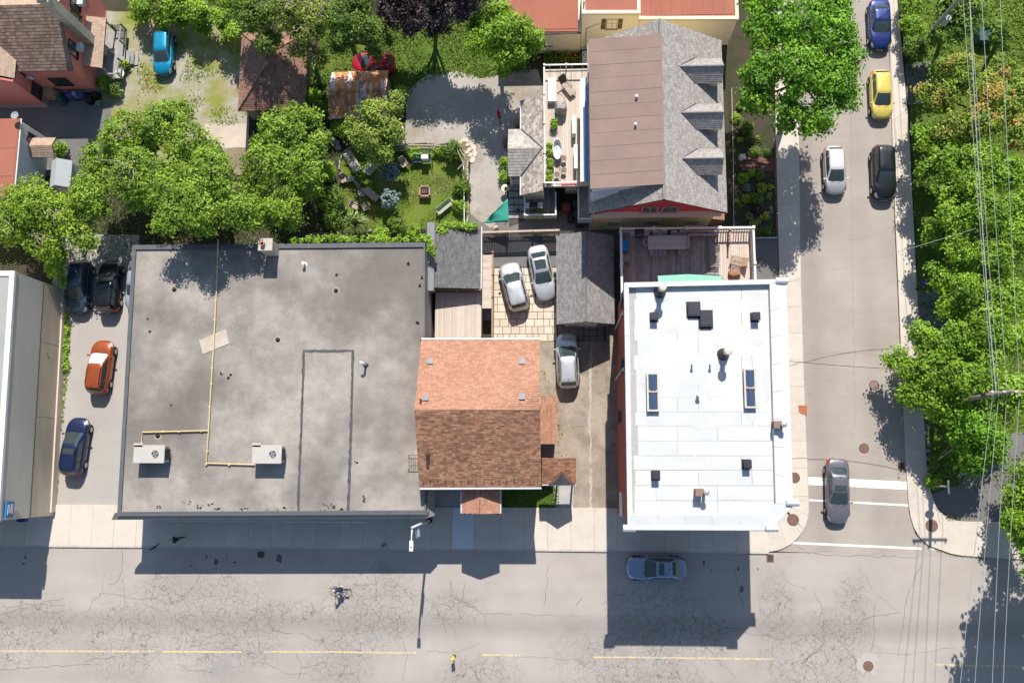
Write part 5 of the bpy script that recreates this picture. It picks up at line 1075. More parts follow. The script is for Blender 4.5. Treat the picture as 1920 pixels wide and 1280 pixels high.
def leafmesh(name, pts, nrm, size, tint, mat, parent=None, aspect=.62, kind=None, o0=None, fold=.18):
    """many small leaf-shaped faces (two triangles folded on the midrib)"""
    n = len(pts); r = rng.normal(size=(n, 3)); a = np.cross(nrm, r); a /= np.linalg.norm(a, axis=1)[:, None]+1e-9; b = np.cross(nrm, a)
    s = size*rng.uniform(.5, 1.55, n)[:, None]; V = np.empty((n, 4, 3))
    V[:, 0] = pts-a*s*.5; V[:, 1] = pts+b*s*.5*aspect+nrm*s*fold; V[:, 2] = pts+a*s*.5; V[:, 3] = pts-b*s*.5*aspect+nrm*s*fold
    if o0 is not None: V -= np.array(o0)
    idx = np.arange(n*4).reshape(n, 4); tri = np.stack([idx[:, [0, 1, 2]], idx[:, [0, 2, 3]]], 1).reshape(-1)
    me = bpy.data.meshes.new(name); me.vertices.add(n*4); me.vertices.foreach_set('co', V.ravel()); me.loops.add(n*6); me.loops.foreach_set('vertex_index', tri)
    me.polygons.add(n*2); me.polygons.foreach_set('loop_start', np.arange(0, n*6, 3)); me.polygons.foreach_set('loop_total', np.full(n*2, 3)); me.update(); me.validate()
    at = me.attributes.new('tint', 'FLOAT', 'FACE'); at.data.foreach_set('value', np.repeat(tint, 2)); me.materials.append(mat)
    o = bpy.data.objects.new(name, me); COL.objects.link(o); ORG[o.name] = Vector(o0 if o0 is not None else (0, 0, 0))
    if parent is not None: o.parent = parent
    if kind: o['kind'] = kind
    return o
def foliage(lobes, lai=3.2, leaf=.24, clump=.55, flat=.8, zmin=.15, ragged=.22):
    """leaf positions gathered in clumps over and through each lobe (x,y,z,r)"""
    PP, NN, TT = [], [], []
    for (x, y, z, r) in lobes:
        area = 2*math.pi*r*r; n = int(area*lai/(leaf*leaf*.5)); nc = max(5, int(area/(clump*clump*1.1)))
        d = rng.normal(size=(nc, 3)); d[:, 2] = np.abs(d[:, 2])*1.0-.45*rng.random(nc); d /= np.linalg.norm(d, axis=1)[:, None]
        rad = r*(1-np.abs(rng.normal(size=nc))*ragged+.08*rng.normal(size=nc)); cc = np.array([x, y, z])+d*rad[:, None]*np.array([1, 1, flat])
        ct = rng.random(nc); k = rng.integers(0, nc, n); inner = rng.random(n) < .16
        off = rng.normal(size=(n, 3))*clump*.42; off[:, 2] *= .62; p = cc[k]+off
        p[inner] = np.array([x, y, z])+(rng.random((inner.sum(), 3))-.5)*r*1.5*np.array([1, 1, flat])
        nr = d[k]*.55+off/clump*.5+rng.normal(size=(n, 3))*.45; nr[:, 2] += .75; nr /= np.linalg.norm(nr, axis=1)[:, None]
        p[:, 2] = np.maximum(p[:, 2], zmin); PP.append(p); NN.append(nr); TT.append(np.clip(ct[k]*.65+rng.random(n)*.35, 0, 1))
    return np.concatenate(PP), np.concatenate(NN), np.concatenate(TT)
def lob(l):
    out = []
    for (x, y, z, r) in l:
        p = P(x, y, z); out.append((p.x, p.y, z, r*(CAM_H-z)/1610))
    return out
def tree(name, label, lobes, base, mat, leaf=.2, lai=2.7, tr=.22, clump=.5, bark=None, group=None, bare=0, cat='tree', flat=.8, ragged=.22, sub=2):
    L = lob(lobes); b = P(*base); root = thing(name, label, cat, b, 0, group); full = []
    for (x, y, z, r) in L:                                   # break every lobe into uneven smaller ones
        full.append((x, y, z, r*.80))
        for k in range(sub):
            a = random.uniform(0, 6.28); full.append((x+math.cos(a)*r*.62, y+math.sin(a)*r*.62, z-random.uniform(.1, .55)*r, r*random.uniform(.42, .62)))
    p, n, t = foliage(full, lai, leaf, clump, flat, ragged=ragged); leafmesh('crown', p, n, leaf, t, mat, root, o0=b)
    zc = sum(l[2] for l in L)/len(L); top = Vector((sum(l[0] for l in L)/len(L), sum(l[1] for l in L)/len(L), zc*.6)); m = MB()
    mid = lerp(b, top, .5)+Vector((random.uniform(-.15, .15), random.uniform(-.15, .15), 0)); m.tube([b-Vector((0, 0, .1)), b+Vector((0, 0, .5)), mid, top], [tr*1.35, tr, tr*.85, tr*.6], 8); m.build('trunk', bark or M_BARK, root, smooth=True)
    for (x, y, z, r) in L:
        e = Vector((x, y, z+r*.2)); k = lerp(top, e, .5)+Vector((random.uniform(-.3, .3), random.uniform(-.3, .3), .15)); m = MB(); s = lerp(mid, top, random.uniform(.3, 1)); m.tube([s, k, e], [tr*.45, tr*.28, tr*.1], 6); m.build('limb', bark or M_BARK, root, smooth=True)
    for (x, y, z, r) in random.sample(L, min(bare, len(L))):       # bare twigs that stand out of the crown
        for q in range(6):
            m = MB(); s = Vector((x+random.uniform(-.3,.3)*r, y+random.uniform(-.3,.3)*r, z+r*.6)); pth = [s]; d = Vector((random.uniform(-1, 1), random.uniform(-1, 1), random.uniform(.1, .4))).normalized()
            for j in range(4):
                d = (d+Vector((random.uniform(-.5, .5), random.uniform(-.5, .5), random.uniform(-.1, .1)))).normalized(); pth.append(pth[-1]+d*r*.17)
            m.tube(pth, [.035, .028, .022, .016, .01], 5); m.build('dead_branch', M_BARKP, root)
    return root
def shrub(name, label, lobes, mat, leaf=.14, lai=3.2, clump=.28, group=None, cat='shrub', flat=.85, stem=True):
    L = lob(lobes); b = Vector((sum(l[0] for l in L)/len(L), sum(l[1] for l in L)/len(L), 0)); root = thing(name, label, cat, b, 0, group)
    p, n, t = foliage(L, lai, leaf, clump, flat, zmin=.03); leafmesh('foliage', p, n, leaf, t, mat, root, o0=b)
    m = MB(); e = Vector(L[0][:3]); m.tube([b, lerp(b, e, .6), e], [.07, .05, .03], 5); m.build('stem', M_BARK, root); return root
G1 = 'trees behind the grey shop'
tree('ash_tree', 'broad light green tree overhanging the gravel yard and clapboard house', [(235,255,6,58),(300,232,6.3,55),(190,300,5.2,48),(350,268,6.3,52),(250,325,7,62),(170,365,5.5,52),(310,345,7.2,62)], (265,330), LF_ASH, group=G1, bare=1)
tree('ash_tree', 'light green tree casting its shadow on the shop roof near the gas pipe', [(400,325,8.5,58),(372,396,9.4,42),(325,405,8.6,40),(440,385,8.4,48),(360,355,9,48),(410,400,8,30)], (430,400), LF_ASH, group=G1)
tree('ash_tree', 'light green tree between hip garage and garden lawn', [(525,248,5.8,54),(565,222,5.2,38),(500,310,6.4,55),(560,318,6,50),(595,275,4.6,32),(530,385,6,46),(470,395,6,38),(580,355,4.8,30)], (545,310), LF_ASH, group=G1)
tree('ash_tree', 'sparse tree with pale dead branches above the stucco shop', [(60,390,5.8,52),(18,425,5,46),(112,408,5.2,46),(85,455,4.6,44),(150,435,4.8,36),(25,375,5,36),(60,345,4.5,25)], (85,425), leafmat('leaf_ash_yellow', (.08,.16,.010), (.38,.53,.04)), group=G1, lai=2.2, bare=5, bark=M_BARKP)
shrub('lane_shrub', 'vine covered bush at the end of the parking lane', [(106,482,3,22),(108,505,2.4,17),(115,528,1.6,11)], LF_VINE, leaf=.2, clump=.35)
G2 = 'trees along the back of the yard'
tree('hedge_tree', 'bright green leafy hedge above the blue hatchback', [(268,8,2.4,26),(318,12,2.5,28),(370,18,2.7,30),(415,32,3,28),(345,-20,2.8,36),(440,58,3,18),(290,-25,2.7,34),(420,-10,3.2,36),(262,26,1.2,18),(300,32,1.3,20),(340,36,1.3,20),(385,42,1.4,22),(425,52,1.8,20)], (345,-10), LF_VINE, group=G2, leaf=.2, lai=3.4)
tree('evergreen_tree', 'dark green tree leaning over the hip garage roof', [(478,30,7,42),(500,78,6,30),(460,-5,7,40),(510,20,7.4,34)], (490,70), LF_DARK, group=G2)
tree('evergreen_tree', 'yellow green tree with bare white branches by hip garage', [(548,15,8,40),(575,62,7,36),(600,35,7.5,38),(592,112,5.5,24),(560,95,6,20)], (585,90), leafmat('leaf_olive', (.11,.16,.018), (.36,.42,.07)), group=G2, bare=5, lai=2.4)
tree('evergreen_tree', 'deep green drooping tree above the red hatchback', [(648,30,8,44),(682,62,6.6,32),(700,92,4.6,20),(640,75,6,28),(670,-5,8,40),(715,70,4.6,18)], (660,70), LF_DARK, group=G2, lai=2.8)
tree('plum_tree', 'dark purple leaved plum tree at the back of the grass', [(742,18,6,38),(790,28,6,38),(842,24,6,36),(872,5,6.5,32),(770,48,4.6,22),(815,52,4.2,22),(820,-25,7,45),(760,-25,7,42),(880,-30,7.5,40),(800,-75,7.5,50),(730,-70,7.5,45)], (815,-10), LF_PURP, leaf=.2)
tree('maple_tree', 'rounded bright green maple by the gravel lot and cream wall', [(928,28,6,36),(972,58,6,38),(908,78,5.5,34),(948,98,6,36),(990,88,4.8,26),(895,52,4.8,24),(945,130,4.4,15),(940,60,7,34)], (945,85), LF_MAPR, leaf=.2, clump=.5)
tree('maple_tree', 'wide street maple spreading over the side street and front garden', [(1432,60,9,46),(1500,38,10.4,55),(1562,62,10,50),(1592,112,9.4,36),(1560,150,9.6,48),(1500,128,10.4,54),(1440,128,9,42),(1422,190,8,34),(1480,205,9,38),(1542,212,9.2,36),(1582,185,8.8,30),(1425,0,9,42),(1550,0,10,46)], (1470,215), LF_MAPLE, leaf=.23, clump=.62, lai=3.0, tr=.3)
tree('garden_tree', 'small airy tree between rusty shed and garden lawn', [(702,214,4.4,32),(738,196,3.8,24),(690,258,4.4,36),(730,240,4,30),(660,235,3.8,20),(720,288,3.4,24)], (705,245), leafmat('leaf_garden', (.10,.17,.018), (.34,.43,.07)), leaf=.2, lai=2.4)
G3 = 'maples beyond the right pavement'
rows = [('maple tree with orange tinted tips beside the utility box', [(1760,180,6,36),(1800,135,6.5,40),(1850,170,7,42),(1892,190,7,40),(1845,232,7,42),(1795,235,6.4,38),(1880,130,6.5,32),(1915,240,7,35),(1930,170,7,34)], (1830,220), LF_MAPO),
        ('maple tree overhanging pavement beside the parked black car', [(1745,265,5.5,34),(1790,310,6.8,42),(1745,318,5.4,28),(1838,298,7.2,42),(1880,330,7,40),(1780,362,6.2,36),(1830,350,7.4,38)], (1810,335), LF_MAPR),
        ('maple tree behind the shaded lawn strip and service wire', [(1795,408,6.8,42),(1850,400,7.4,44),(1895,440,7,42),(1805,468,6.6,42),(1865,480,7.2,44),(1770,440,5.6,28),(1915,390,7,35)], (1830,450), LF_MAPR),
        ('maple tree standing behind the pedestrian by the stub walk', [(1765,520,5.6,34),(1820,545,7,44),(1885,560,7,46),(1785,575,6,36),(1850,612,7.4,46),(1905,640,7,40)], (1830,580), LF_MAPR),
        ('maple tree reaching over the kerb above the manhole', [(1745,640,6,38),(1795,640,7,42),(1752,690,6.4,42),(1700,688,5.2,30),(1722,738,5.4,34),(1808,710,7.4,46),(1855,690,7,42),(1672,672,4.6,13),(1900,740,7,40),(1762,750,6.2,36)], (1790,715), LF_MAPR),
        ('maple tree over the corner flower bed and guy wires', [(1790,780,6,36),(1832,800,6.6,40),(1862,835,6,34),(1830,855,5.4,26),(1795,815,5.2,22)], (1820,800), LF_MAPLE),
        ('maple tree on the corner past the entrance drive', [(1898,965,4.6,28),(1912,1005,4.4,26),(1925,930,5,32),(1930,1040,4,22),(1920,890,5,30)], (1930,970), LF_MAPR)]
for lab, l, b, m in rows: tree('maple_tree', lab, [(x, y, z-1.6, r*random.uniform(.88, 1.12)) for x, y, z, r in l], b, m, leaf=.21, clump=.55, lai=2.9, group=G3, tr=.26, ragged=.3)
tree('tall_tree', 'tall tree past the picture edge shading the road corner', [(1990,1010,10,60),(1975,1080,10.5,60),(2060,1060,11.5,80),(2000,960,9,50),(2080,980,10,70),(2050,1140,10.5,80),(1985,1130,9,45),(2090,1210,10,80),(2020,1190,9,50)], (1985,1040), LF_MAPLE, leaf=.34, clump=.8, lai=3.2, tr=.35)
for i, (x, y, lab) in enumerate(((1706,8,'clipped bright hedge shrub beside pavement at the blue sedan nose'), (1709,48,'clipped bright hedge shrub beside pavement in front of the leaning pole'), (1712,88,'rounded dark hedge shrub at the foot of leaning pole'))):
    shrub('hedge_shrub', lab, [(x,y,1.6,20),(x+10,y+12,1.4,16),(x-3,y-14,1.4,14)], LF_VINE if i < 2 else LF_SHRUB, leaf=.16, group='hedge by the pavement')
tree('yard_tree', 'dark leafy tree behind the leaning utility pole', [(1770,20,4.5,34),(1800,48,4.5,32),(1760,72,4,28),(1820,10,5,34)], (1785,45), LF_SHRUB, leaf=.24)
tree('yard_tree', 'small green tree on lawn beyond the overhead wires', [(1870,55,3.5,22),(1885,75,3.2,18)], (1875,62), LF_SHRUB, leaf=.2)
# --- shrubs, vines and garden plants
for x, y, r, z, m, lab in ((592,122,13,2.4,LF_VINE,'ivy clump on the hip garage side, topmost'), (598,150,14,2.4,LF_SHRUB,'ivy clump on hip garage side, below the topmost'), (590,182,15,2.2,LF_VINE,'ivy clump by the lower hip garage corner'), (604,208,14,2.0,LF_SHRUB,'dark shrub between hip garage and rusty shed'), (640,238,18,1.6,LF_VINE,'yellow green shrub under the rusty shed eave'), (752,172,12,2.4,LF_VINE,'lime green bush at the rusty shed corner'),
                          (620,372,26,2.2,LF_SHRUB,'dark shrub on the edge of garden lawn behind chairs'), (612,322,18,2.0,LF_VINE,'yellow flowered shrub next to the wooden bench'), (626,408,20,1.6,LF_SHRUB,'round dark shrub by the log edging'), (715,438,14,.9,LF_VINE,'bright low shrub by the shop parapet'), (745,422,17,1.2,LF_SHRUB,'feathery green shrub at the foot of lawn'), (776,432,13,.9,LF_VINE,'lime low shrub near the charcoal lean-to'), (795,437,10,.6,LF_PURP,'small purple leaved shrub beside charcoal lean-to'),
                          (850,280,18,2.0,LF_SHRUB,'white flowered climber on the rustic arch'), (776,286,12,1.0,LF_VINE,'green plant behind the garden swing seat'), (823,282,9,.9,LF_VINE,'green plant right of garden swing seat'), (866,350,15,1.2,LF_SHRUB,'leafy border bush along the white pipe rail'), (862,385,12,1.0,LF_VINE,'leafy border bush by green bench end'), (748,275,10,.8,LF_SHRUB,'dark potted bush beside the garden tree'),
                          (945,305,9,.9,LF_VINE,'green border plant by the gravel drive near veranda'), (947,330,10,.9,LF_VINE,'green border plant below veranda gable corner'), (1765,868,20,1.0,LF_SHRUB,'rounded shrub in corner bed near yellow guy guard'), (1748,900,13,.7,LF_VINE,'low plant with orange flowers in corner bed'), (1785,858,16,1.0,LF_VINE,'yellow green shrub in the corner bed'), (195,155,14,1.0,LF_VINE,'leafy bush at the pink house corner'), (215,170,13,.9,LF_SHRUB,'dark bush beside round white table'), (232,120,9,.8,LF_VINE,'climber on the pink house porch rail'), (52,240,5,.8,LF_VINE,'tiny bush against the clapboard house wall'), (112,278,14,1.4,LF_VINE,'bush behind the clapboard house porch'), (1012,402,7,1.6,LF_VINE,'leafy pot plant on the low porch'), (1388,440,8,.7,LF_SHRUB,'dark plant at end of front garden bed')):
    shrub('shrub', lab, [(x, y, z*.6, r), (x+r*.4, y+r*.5, z*.4, r*.6), (x-r*.5, y+r*.2, z*.4, r*.55)], m)
for (x, y, z, lab) in ((731,321,1.3,'blue green ball shrub beside slatted loungers'), (732,373,1.5,'blue green ball shrub on slender legs behind the taupe lounger')):
    r = shrub('hydrangea', lab, [(x, y, z, 16), (x-4, y+4, z-.15, 12), (x+5, y+3, z-.1, 12)], LF_BLUE, leaf=.24, clump=.3, group='blue green ball shrubs')
# spiky pale grass plant
def spiky(x, y, rpx, lab, mat, n=340, h=1.2, wd=.05, group=None):
    b = P(x, y); r = thing('ornamental_grass', lab, 'plant', b, 0, group); m = MB()
    for k in range(n):
        a = random.uniform(0, 6.28); R = rpx/22.5*random.uniform(.35, 1.05); d = Vector((math.cos(a), math.sin(a), 0)); s = Vector((-d.y, d.x, 0))*wd*random.uniform(.6, 1.2); z1 = h*random.uniform(.6, 1.0)
        p0, p1, p2 = d*R*.15, d*R*.6+Vector((0, 0, z1)), d*R+Vector((0, 0, z1*random.uniform(.45, .85)))
        m.add([p0-s*.5, p0+s*.5, p1+s, p1-s, p2], [(0, 1, 2, 3), (3, 2, 4)])
    m.build('blades', mat, r, w=False, kind='stuff'); m = MB(); m.cyl((0, 0, 0), .12, .15, 8); m.build('crown_base', M_BARK, r, w=False)
spiky(670, 424, 29, 'large spiky pale green ornamental grass by the shop wall', LF_PALE)
spiky(1403, 407, 9, 'small spiky grey green plant in front garden bed', LF_PALE, 120, .5, .04)
for x, y, r, m, lab in ((1428,353,10,LF_LIME,'large lime dome plant, biggest in the front garden'), (1444,351,6.5,LF_LIME,'lime plant touching the biggest lime dome'), (1442,367,6,LF_PALE,'yellow tipped small dome plant near brick edging'), (1399,373,8,LF_LIME,'lime dome plant halfway down front garden'), (1436,406,7.5,LF_LIME,'lime dome plant near brick edging in lower bed'), (1413,420,7,LF_LIME,'lime dome plant above the white deck corner post'), (1420,434,8,LF_SHRUB,'green dome plant beside the white deck corner post'), (1439,432,7.5,LF_SHRUB,'green dome plant at the bed end near pavement'), (1419,371,11,LF_SHRUB,'dark green dome in middle of front garden'), (1393,335,10,LF_VINE,'leafy plant with pink flower below brick path'), (1408,325,8,LF_VINE,'leafy plant at brick path corner'), (1425,330,8,LF_SHRUB,'dark plant under the brick path'), (1380,222,9,LF_VINE,'bright bush by the wall end of front garden'), (1405,262,7,LF_SHRUB,'small dark bush in upper front garden'), (1388,263,5,LF_VINE,'small bright bush in upper front garden'), (1420,260,5,LF_LIME,'small lime bush in upper front garden'), (1415,285,10,LF_SHRUB,'green bush above the brick path'), (1438,287,8,LF_SHRUB,'green bush above brick path next to pavement'), (1400,240,13,LF_SHRUB,'low dark bush in the upper garden shade'), (1382,385,8,LF_SHRUB,'dark green bush by the yellow house side wall'), (1420,392,10,LF_PURP,'dark purple mound in the lower front garden'), (1400,352,7,LF_BLUE,'grey blue plant in the front garden'), (1446,395,4.5,LF_BLUE,'small blue grey plant beside brick edging')):
    shrub('bedding_plant', lab, [(x, y, r/60, r)], m, leaf=.11, clump=.16, group='front garden plants', cat='plant')
# climbing vine along the shop's rear parapet and over the lean-to
for lab, pts, z in (('vine running along the rear parapet of shop', [(552+14*k, 449+random.uniform(-2, 2)) for k in range(18)], 5.1), ('vine hanging over the parapet corner by charcoal lean-to', [(800,447),(806,455),(810,465),(812,475),(806,470)], 4.6), ('vine spilling over the top edge of charcoal lean-to', [(818+9*k, 424+random.uniform(-3, 4)) for k in range(9)]+[(825,432),(833,434)], 3.4), ('vine along the foot of stucco shop wall', [(122+random.uniform(-3, 2), 590+k*9) for k in range(12)], .2)):
    L = lob([(x, y, z, random.uniform(4.5, 8)) for x, y in pts]); b = Vector(L[0][:3]); r = thing('climbing_vine', lab, 'vine', b); p, n, t = foliage(L, 3.0, .15, .2, .6); leafmesh('foliage', p, n, .15, t, LF_VINE, r, o0=b); m = MB(); m.tube([Vector(l[:3])-Vector((0, 0, .05)) for l in L], .02, 5); m.build('stem', M_BARK, r)
# grass, weeds and litter
def inpoly(x, y, q):
    c = np.zeros(len(x), bool); n = len(q)
    for i in range(n):
        (x1, y1), (x2, y2) = q[i], q[(i+1) % n]; c ^= ((y1 > y) != (y2 > y)) & (x < (x2-x1)*(y-y1)/(y2-y1+1e-12)+x1)
    return c
def scatter(name, label, cat, pxpoly, dens, size, mat, z=0.0, patch=None, zj=.05, up=.9, aspect=.35, kind='stuff'):
    q = [P2(x, y) for x, y in pxpoly]; xs_ = [a for a, b in q]; ys_ = [b for a, b in q]; A = (max(xs_)-min(xs_))*(max(ys_)-min(ys_)); n = int(A*dens)
    x = rng.uniform(min(xs_), max(xs_), n); y = rng.uniform(min(ys_), max(ys_), n); k = inpoly(x, y, q)
    if patch: k &= (np.sin(x*1.3+2*np.sin(y*.7))+np.sin(y*1.7+1.5*np.sin(x*.9+1))+rng.normal(size=n)*.35) > patch
    x, y = x[k], y[k]; n = len(x); p = np.stack([x, y, z+rng.random(n)*zj], 1); nr = rng.normal(size=(n, 3))*.6; nr[:, 2] += up; nr /= np.linalg.norm(nr, axis=1)[:, None]
    o = leafmesh(name, p, nr, size, rng.random(n), mat, None, aspect); setp(o, label, cat, None, kind); return o
scatter('lawn_grass', 'short green grass of the garden lawn', 'grass', [(640,292),(658,274),(700,270),(858,278),(874,300),(880,420),(800,434),(642,434)], 170, .10, LF_DARK, patch=-.6)
scatter('yard_grass', 'long grass of the back yard beside the plum tree', 'grass', [(600,30),(985,30),(1000,135),(900,146),(800,150),(765,180),(600,240)], 60, .2, LF_DARK, patch=-1.2)
scatter('yard_weeds', 'patchy grass and weeds in the gravel yard', 'grass', [(255,60),(450,60),(455,235),(260,235)], 60, .17, LF_GRASS, patch=.5)
scatter('roadside_grass', 'shaded grass behind the right pavement', 'grass', [(1690,0),(2000,0),(2000,960),(1760,900),(1725,640),(1712,330)], 26, .22, LF_SHRUB, patch=-1.3)
scatter('sunlit_grass', 'sunlit lawn patch past the overhead wires', 'grass', [(1840,-10),(1960,-10),(1960,150),(1900,110),(1850,70)], 70, .2, LF_GRASS)
scatter('front_grass', 'shaded grass in front of the shingled house', 'grass', [(938,907),(1048,907),(1048,961),(938,961)], 140, .14, LF_SHRUB, z=.06)
scatter('lane_weeds', 'weeds growing along the parking lane wall', 'weeds', [(117,585),(136,585),(128,700),(120,780),(112,900),(103,955),(99,950),(104,880),(112,760),(122,690)], 170, .18, LF_GRASS, patch=-.7)
scatter('drive_weeds', 'weeds beside the side driveway', 'weeds', [(1016,690),(1028,700),(1048,790),(1070,850),(1046,855),(1046,770),(1018,740)], 90, .15, LF_GRASS, patch=.1)
scatter('kerb_weeds', 'thin weeds along the kerb of main street', 'weeds', [(1020,1029),(1400,1031),(1432,1033),(1432,1037),(1240,1034),(1020,1032)], 130, .12, LF_GRASS, patch=-.2)
scatter('corner_weeds', 'weeds along the curved kerb by entrance drive', 'weeds', [(1748,958),(1790,976),(1830,980),(1830,975),(1792,970),(1756,950)], 150, .13, LF_GRASS)
scatter('corner_kerb_moss', 'green moss strip in the corner kerb gutter', 'moss', [(1745,1028),(1785,1041),(1850,1049),(1850,1045),(1790,1036),(1752,1024)], 200, .12, LF_VINE)
scatter('lily_leaves', 'green lily bed along the cream wall', 'plants', [(1020,102),(1090,102),(1092,124),(1020,126)], 260, .2, LF_SHRUB, zj=.6)
scatter('lily_flowers', 'orange lilies in bloom against the cream wall', 'flowers', [(1045,104),(1090,104),(1090,121),(1045,121)], 9, .22, LF_FLOR, z=.6, zj=.2, aspect=.9)
scatter('corner_flowers', 'orange flowers in the corner bed', 'flowers', [(1746,890),(1758,890),(1758,902),(1746,902)], 14, .22, LF_FLOR, z=.5, zj=.1, aspect=.9)
LF_BRN = leafmat('dry_leaf', (.16,.10,.05), (.36,.26,.15), trans=.05)
scatter('gutter_litter', 'dry leaves and grit along the side street gutters', 'litter', [(1498,250),(1508,250),(1516,700),(1526,955),(1514,955),(1506,700),(1501,530)], 9, .07, LF_BRN, z=.01, zj=.02)
scatter('kerb_litter', 'dry leaves and grit along the right kerb gutter', 'litter', [(1655,0),(1664,0),(1672,240),(1680,450),(1690,650),(1699,890),(1690,890),(1680,650),(1671,450),(1663,240)], 9, .07, LF_BRN, z=.01, zj=.02)
scatter('street_litter', 'specks of grit and litter along the main street gutter', 'litter', [(0,1029),(1440,1034),(1440,1042),(0,1037)], 5, .07, LF_BRN, z=.01, zj=.02)
scatter('leaf_litter', 'dark leaf litter and undergrowth under the back trees', 'undergrowth', [(200,320),(380,330),(480,320),(640,240),(640,450),(0,500),(0,350)], 30, .2, LF_SHRUB, zj=.3)
scatter('bed_undergrowth', 'low undergrowth covering the front garden soil', 'undergrowth', [(1374,185),(1452,185),(1456,300),(1456,445),(1376,445)], 40, .12, LF_SHRUB, zj=.1, patch=-.2)
# ================================================================ CARS
def paint(name, c, metal=.35, rough=.32):
    if name in MATS: return MATS[name]
    t = NT(name); g = t.noise(2.0, 3); t.col(t.mix(t.ramp(g, [(.3, 0.0), (.7, 1.0)]), c, tuple(x*.88 for x in c))); t.b.inputs['Coat Weight'].default_value = .8; t.b.inputs['Coat Roughness'].default_value = .06
    return t.done(rough, metal, .5)
def _cg():
    t = NT('car_glass'); t.col((.035,.052,.054)); return t.done(.05, 0, .9)
M_CGLASS = _cg()
M_TYRE = M('tyre_rubber', (.022,.022,.023), (.03,.03,.03), rough=.8)
M_RIM = M('alloy_rim', (.55,.55,.56), (.45,.45,.46), rough=.35, metal=.7)
M_HEAD = M('headlamp', (.70,.72,.74), (.55,.58,.60), rough=.15)
M_TAIL = M('taillamp', (.45,.015,.015), (.35,.01,.01), rough=.2)
M_AMBER = M('amber_lamp', (.75,.30,.05), rough=.2)
M_TRIM = M('black_trim', (.02,.02,.021), rough=.6)
M_PLATE = M('plate_white', (.7,.7,.72), rough=.5)
SPEC = {'hatch': dict(W=1.74, H=1.50, xf0=.30, xf1=.03, xr1=-.37, xr0=-.475, belt=.95, nose=.70, cowl=.96, tail=.98),
        'sedan': dict(W=1.82, H=1.44, xf0=.25, xf1=.01, xr1=-.235, xr0=-.385, belt=.94, nose=.68, cowl=.95, tail=.99),
        'suv': dict(W=1.86, H=1.70, xf0=.29, xf1=.035, xr1=-.40, xr0=-.480, belt=1.05, nose=.82, cowl=1.06, tail=1.08)}
def car(label, kind, L, col, pos, head, group=None, sunroof=None, rails=False, shade=False, roofcol=None, W=None, turn=None):
    S = dict(SPEC[kind]); W = W or S['W']; H = S['H']; n = 4.6; root = thing('parked_car', label, 'car', (pos.x, pos.y, 0.004), head, group)
    def top(x):
        u = x/L
        if u > S['xf0']: t = (u-S['xf0'])/(.5-S['xf0']); return S['cowl']+(S['nose']-S['cowl'])*(t**1.7)
        if u < S['xr0']: t = (S['xr0']-u)/(.5+S['xr0']+1e-6); return S['tail']-.10*t*t
        return S['cowl']+(S['tail']-S['cowl'])*(S['xf0']-u)/(S['xf0']-S['xr0'])
    rings = [(.10, .20), (.03, .34), (.0, .58), (.03, None, -.10), (.09, None, -.025), (.2, None, .0), (.45, None, .015), (.8, None, .02)]
    def S3(th, r, off=0.0):
        i = min(int(r), len(rings)-2); f = r-i; out = []
        for q in (rings[i], rings[i+1]):
            a, b = L/2-q[0], W/2-q[0]; c, s = math.cos(th), math.sin(th); nn = n if c > 0 else 5.6
            x = a*math.copysign(abs(c)**(2/nn), c); y = b*math.copysign(abs(s)**(2/nn), s); x -= (.16 if c > 0 else .07)*L/4.4*(abs(y)/b)**2*abs(c)**.6*(1 if c > 0 else -1)
            z = q[1] if q[1] is not None else top(x)+q[2]; out.append(Vector((x, y, z)))
        p = out[0]*(1-f)+out[1]*f
        if off: d = Vector((p.x/(L/2)**2, p.y/(W/2)**2, .12)); d.normalize(); p = p+d*off
        return p
    NTH = 56; b = MB(); vs = []; fs = []; R = len(rings)
    for k in range(R):
        vs += [S3(2*math.pi*i/NTH, k if k < R-1 else R-1-1e-6) for i in range(NTH)]
    for k in range(R-1): fs += [(k*NTH+i, k*NTH+(i+1) % NTH, (k+1)*NTH+(i+1) % NTH, (k+1)*NTH+i) for i in range(NTH)]
    fs.append(tuple((R-1)*NTH+i for i in range(NTH))); fs.append(tuple(range(NTH))[::-1]); b.add(vs, fs); b.build('body', col, root, w=False, autosmooth=True)
    def patch(t0, t1, r0, r1, name, mat, m=6, off=.008):
        b = MB(); vs = [S3(t0+(t1-t0)*i/m, r0+(r1-r0)*j/3, off) for j in range(4) for i in range(m+1)]
        b.add(vs, [(j*(m+1)+i, j*(m+1)+i+1, (j+1)*(m+1)+i+1, (j+1)*(m+1)+i) for j in range(3) for i in range(m)]); return b.build(name, mat, root, w=False)
    for s in (-1, 1):
        patch(s*.42, s*.86, 2.35, 3.75, 'headlight', M_HEAD); patch(math.pi-s*.35, math.pi-s*.85, 2.2, 4.0, 'taillight', M_TAIL)
    patch(-.30, .30, 1.5, 2.75, 'grille', M_TRIM); patch(math.pi-.7, math.pi+.7, .3, 1.6, 'rear_bumper_trim', M_TRIM)
    # cabin
    xf0, xf1, xr1, xr0 = (S[k]*L for k in ('xf0', 'xf1', 'xr1', 'xr0')); z0, z1 = S['belt']-.10, H-.07; m = 6.5
    def fr(t):
        e = t*(1.0); return xf0+(xf1-xf0)*t**.92, xr0+(xr1-xr0)*t**1.1, (W/2-.10)+(-.20)*t**1.25, z0+(z1-z0)*(1-(1-t)**1.25)
    def C(th, t):
        f, r, hw, z = fr(t); xc, a = (f+r)/2, (f-r)/2; c, s = math.cos(th), math.sin(th); return Vector((xc+a*math.copysign(abs(c)**(2/m), c), hw*math.copysign(abs(s)**(2/m), s), z))
    b = MB(); vs = []; fs = []; T = [0, .2, .4, .6, .8, .92, 1.0]; caps = [(.93, .028), (.75, .05), (.4, .066), (.05, .07)]
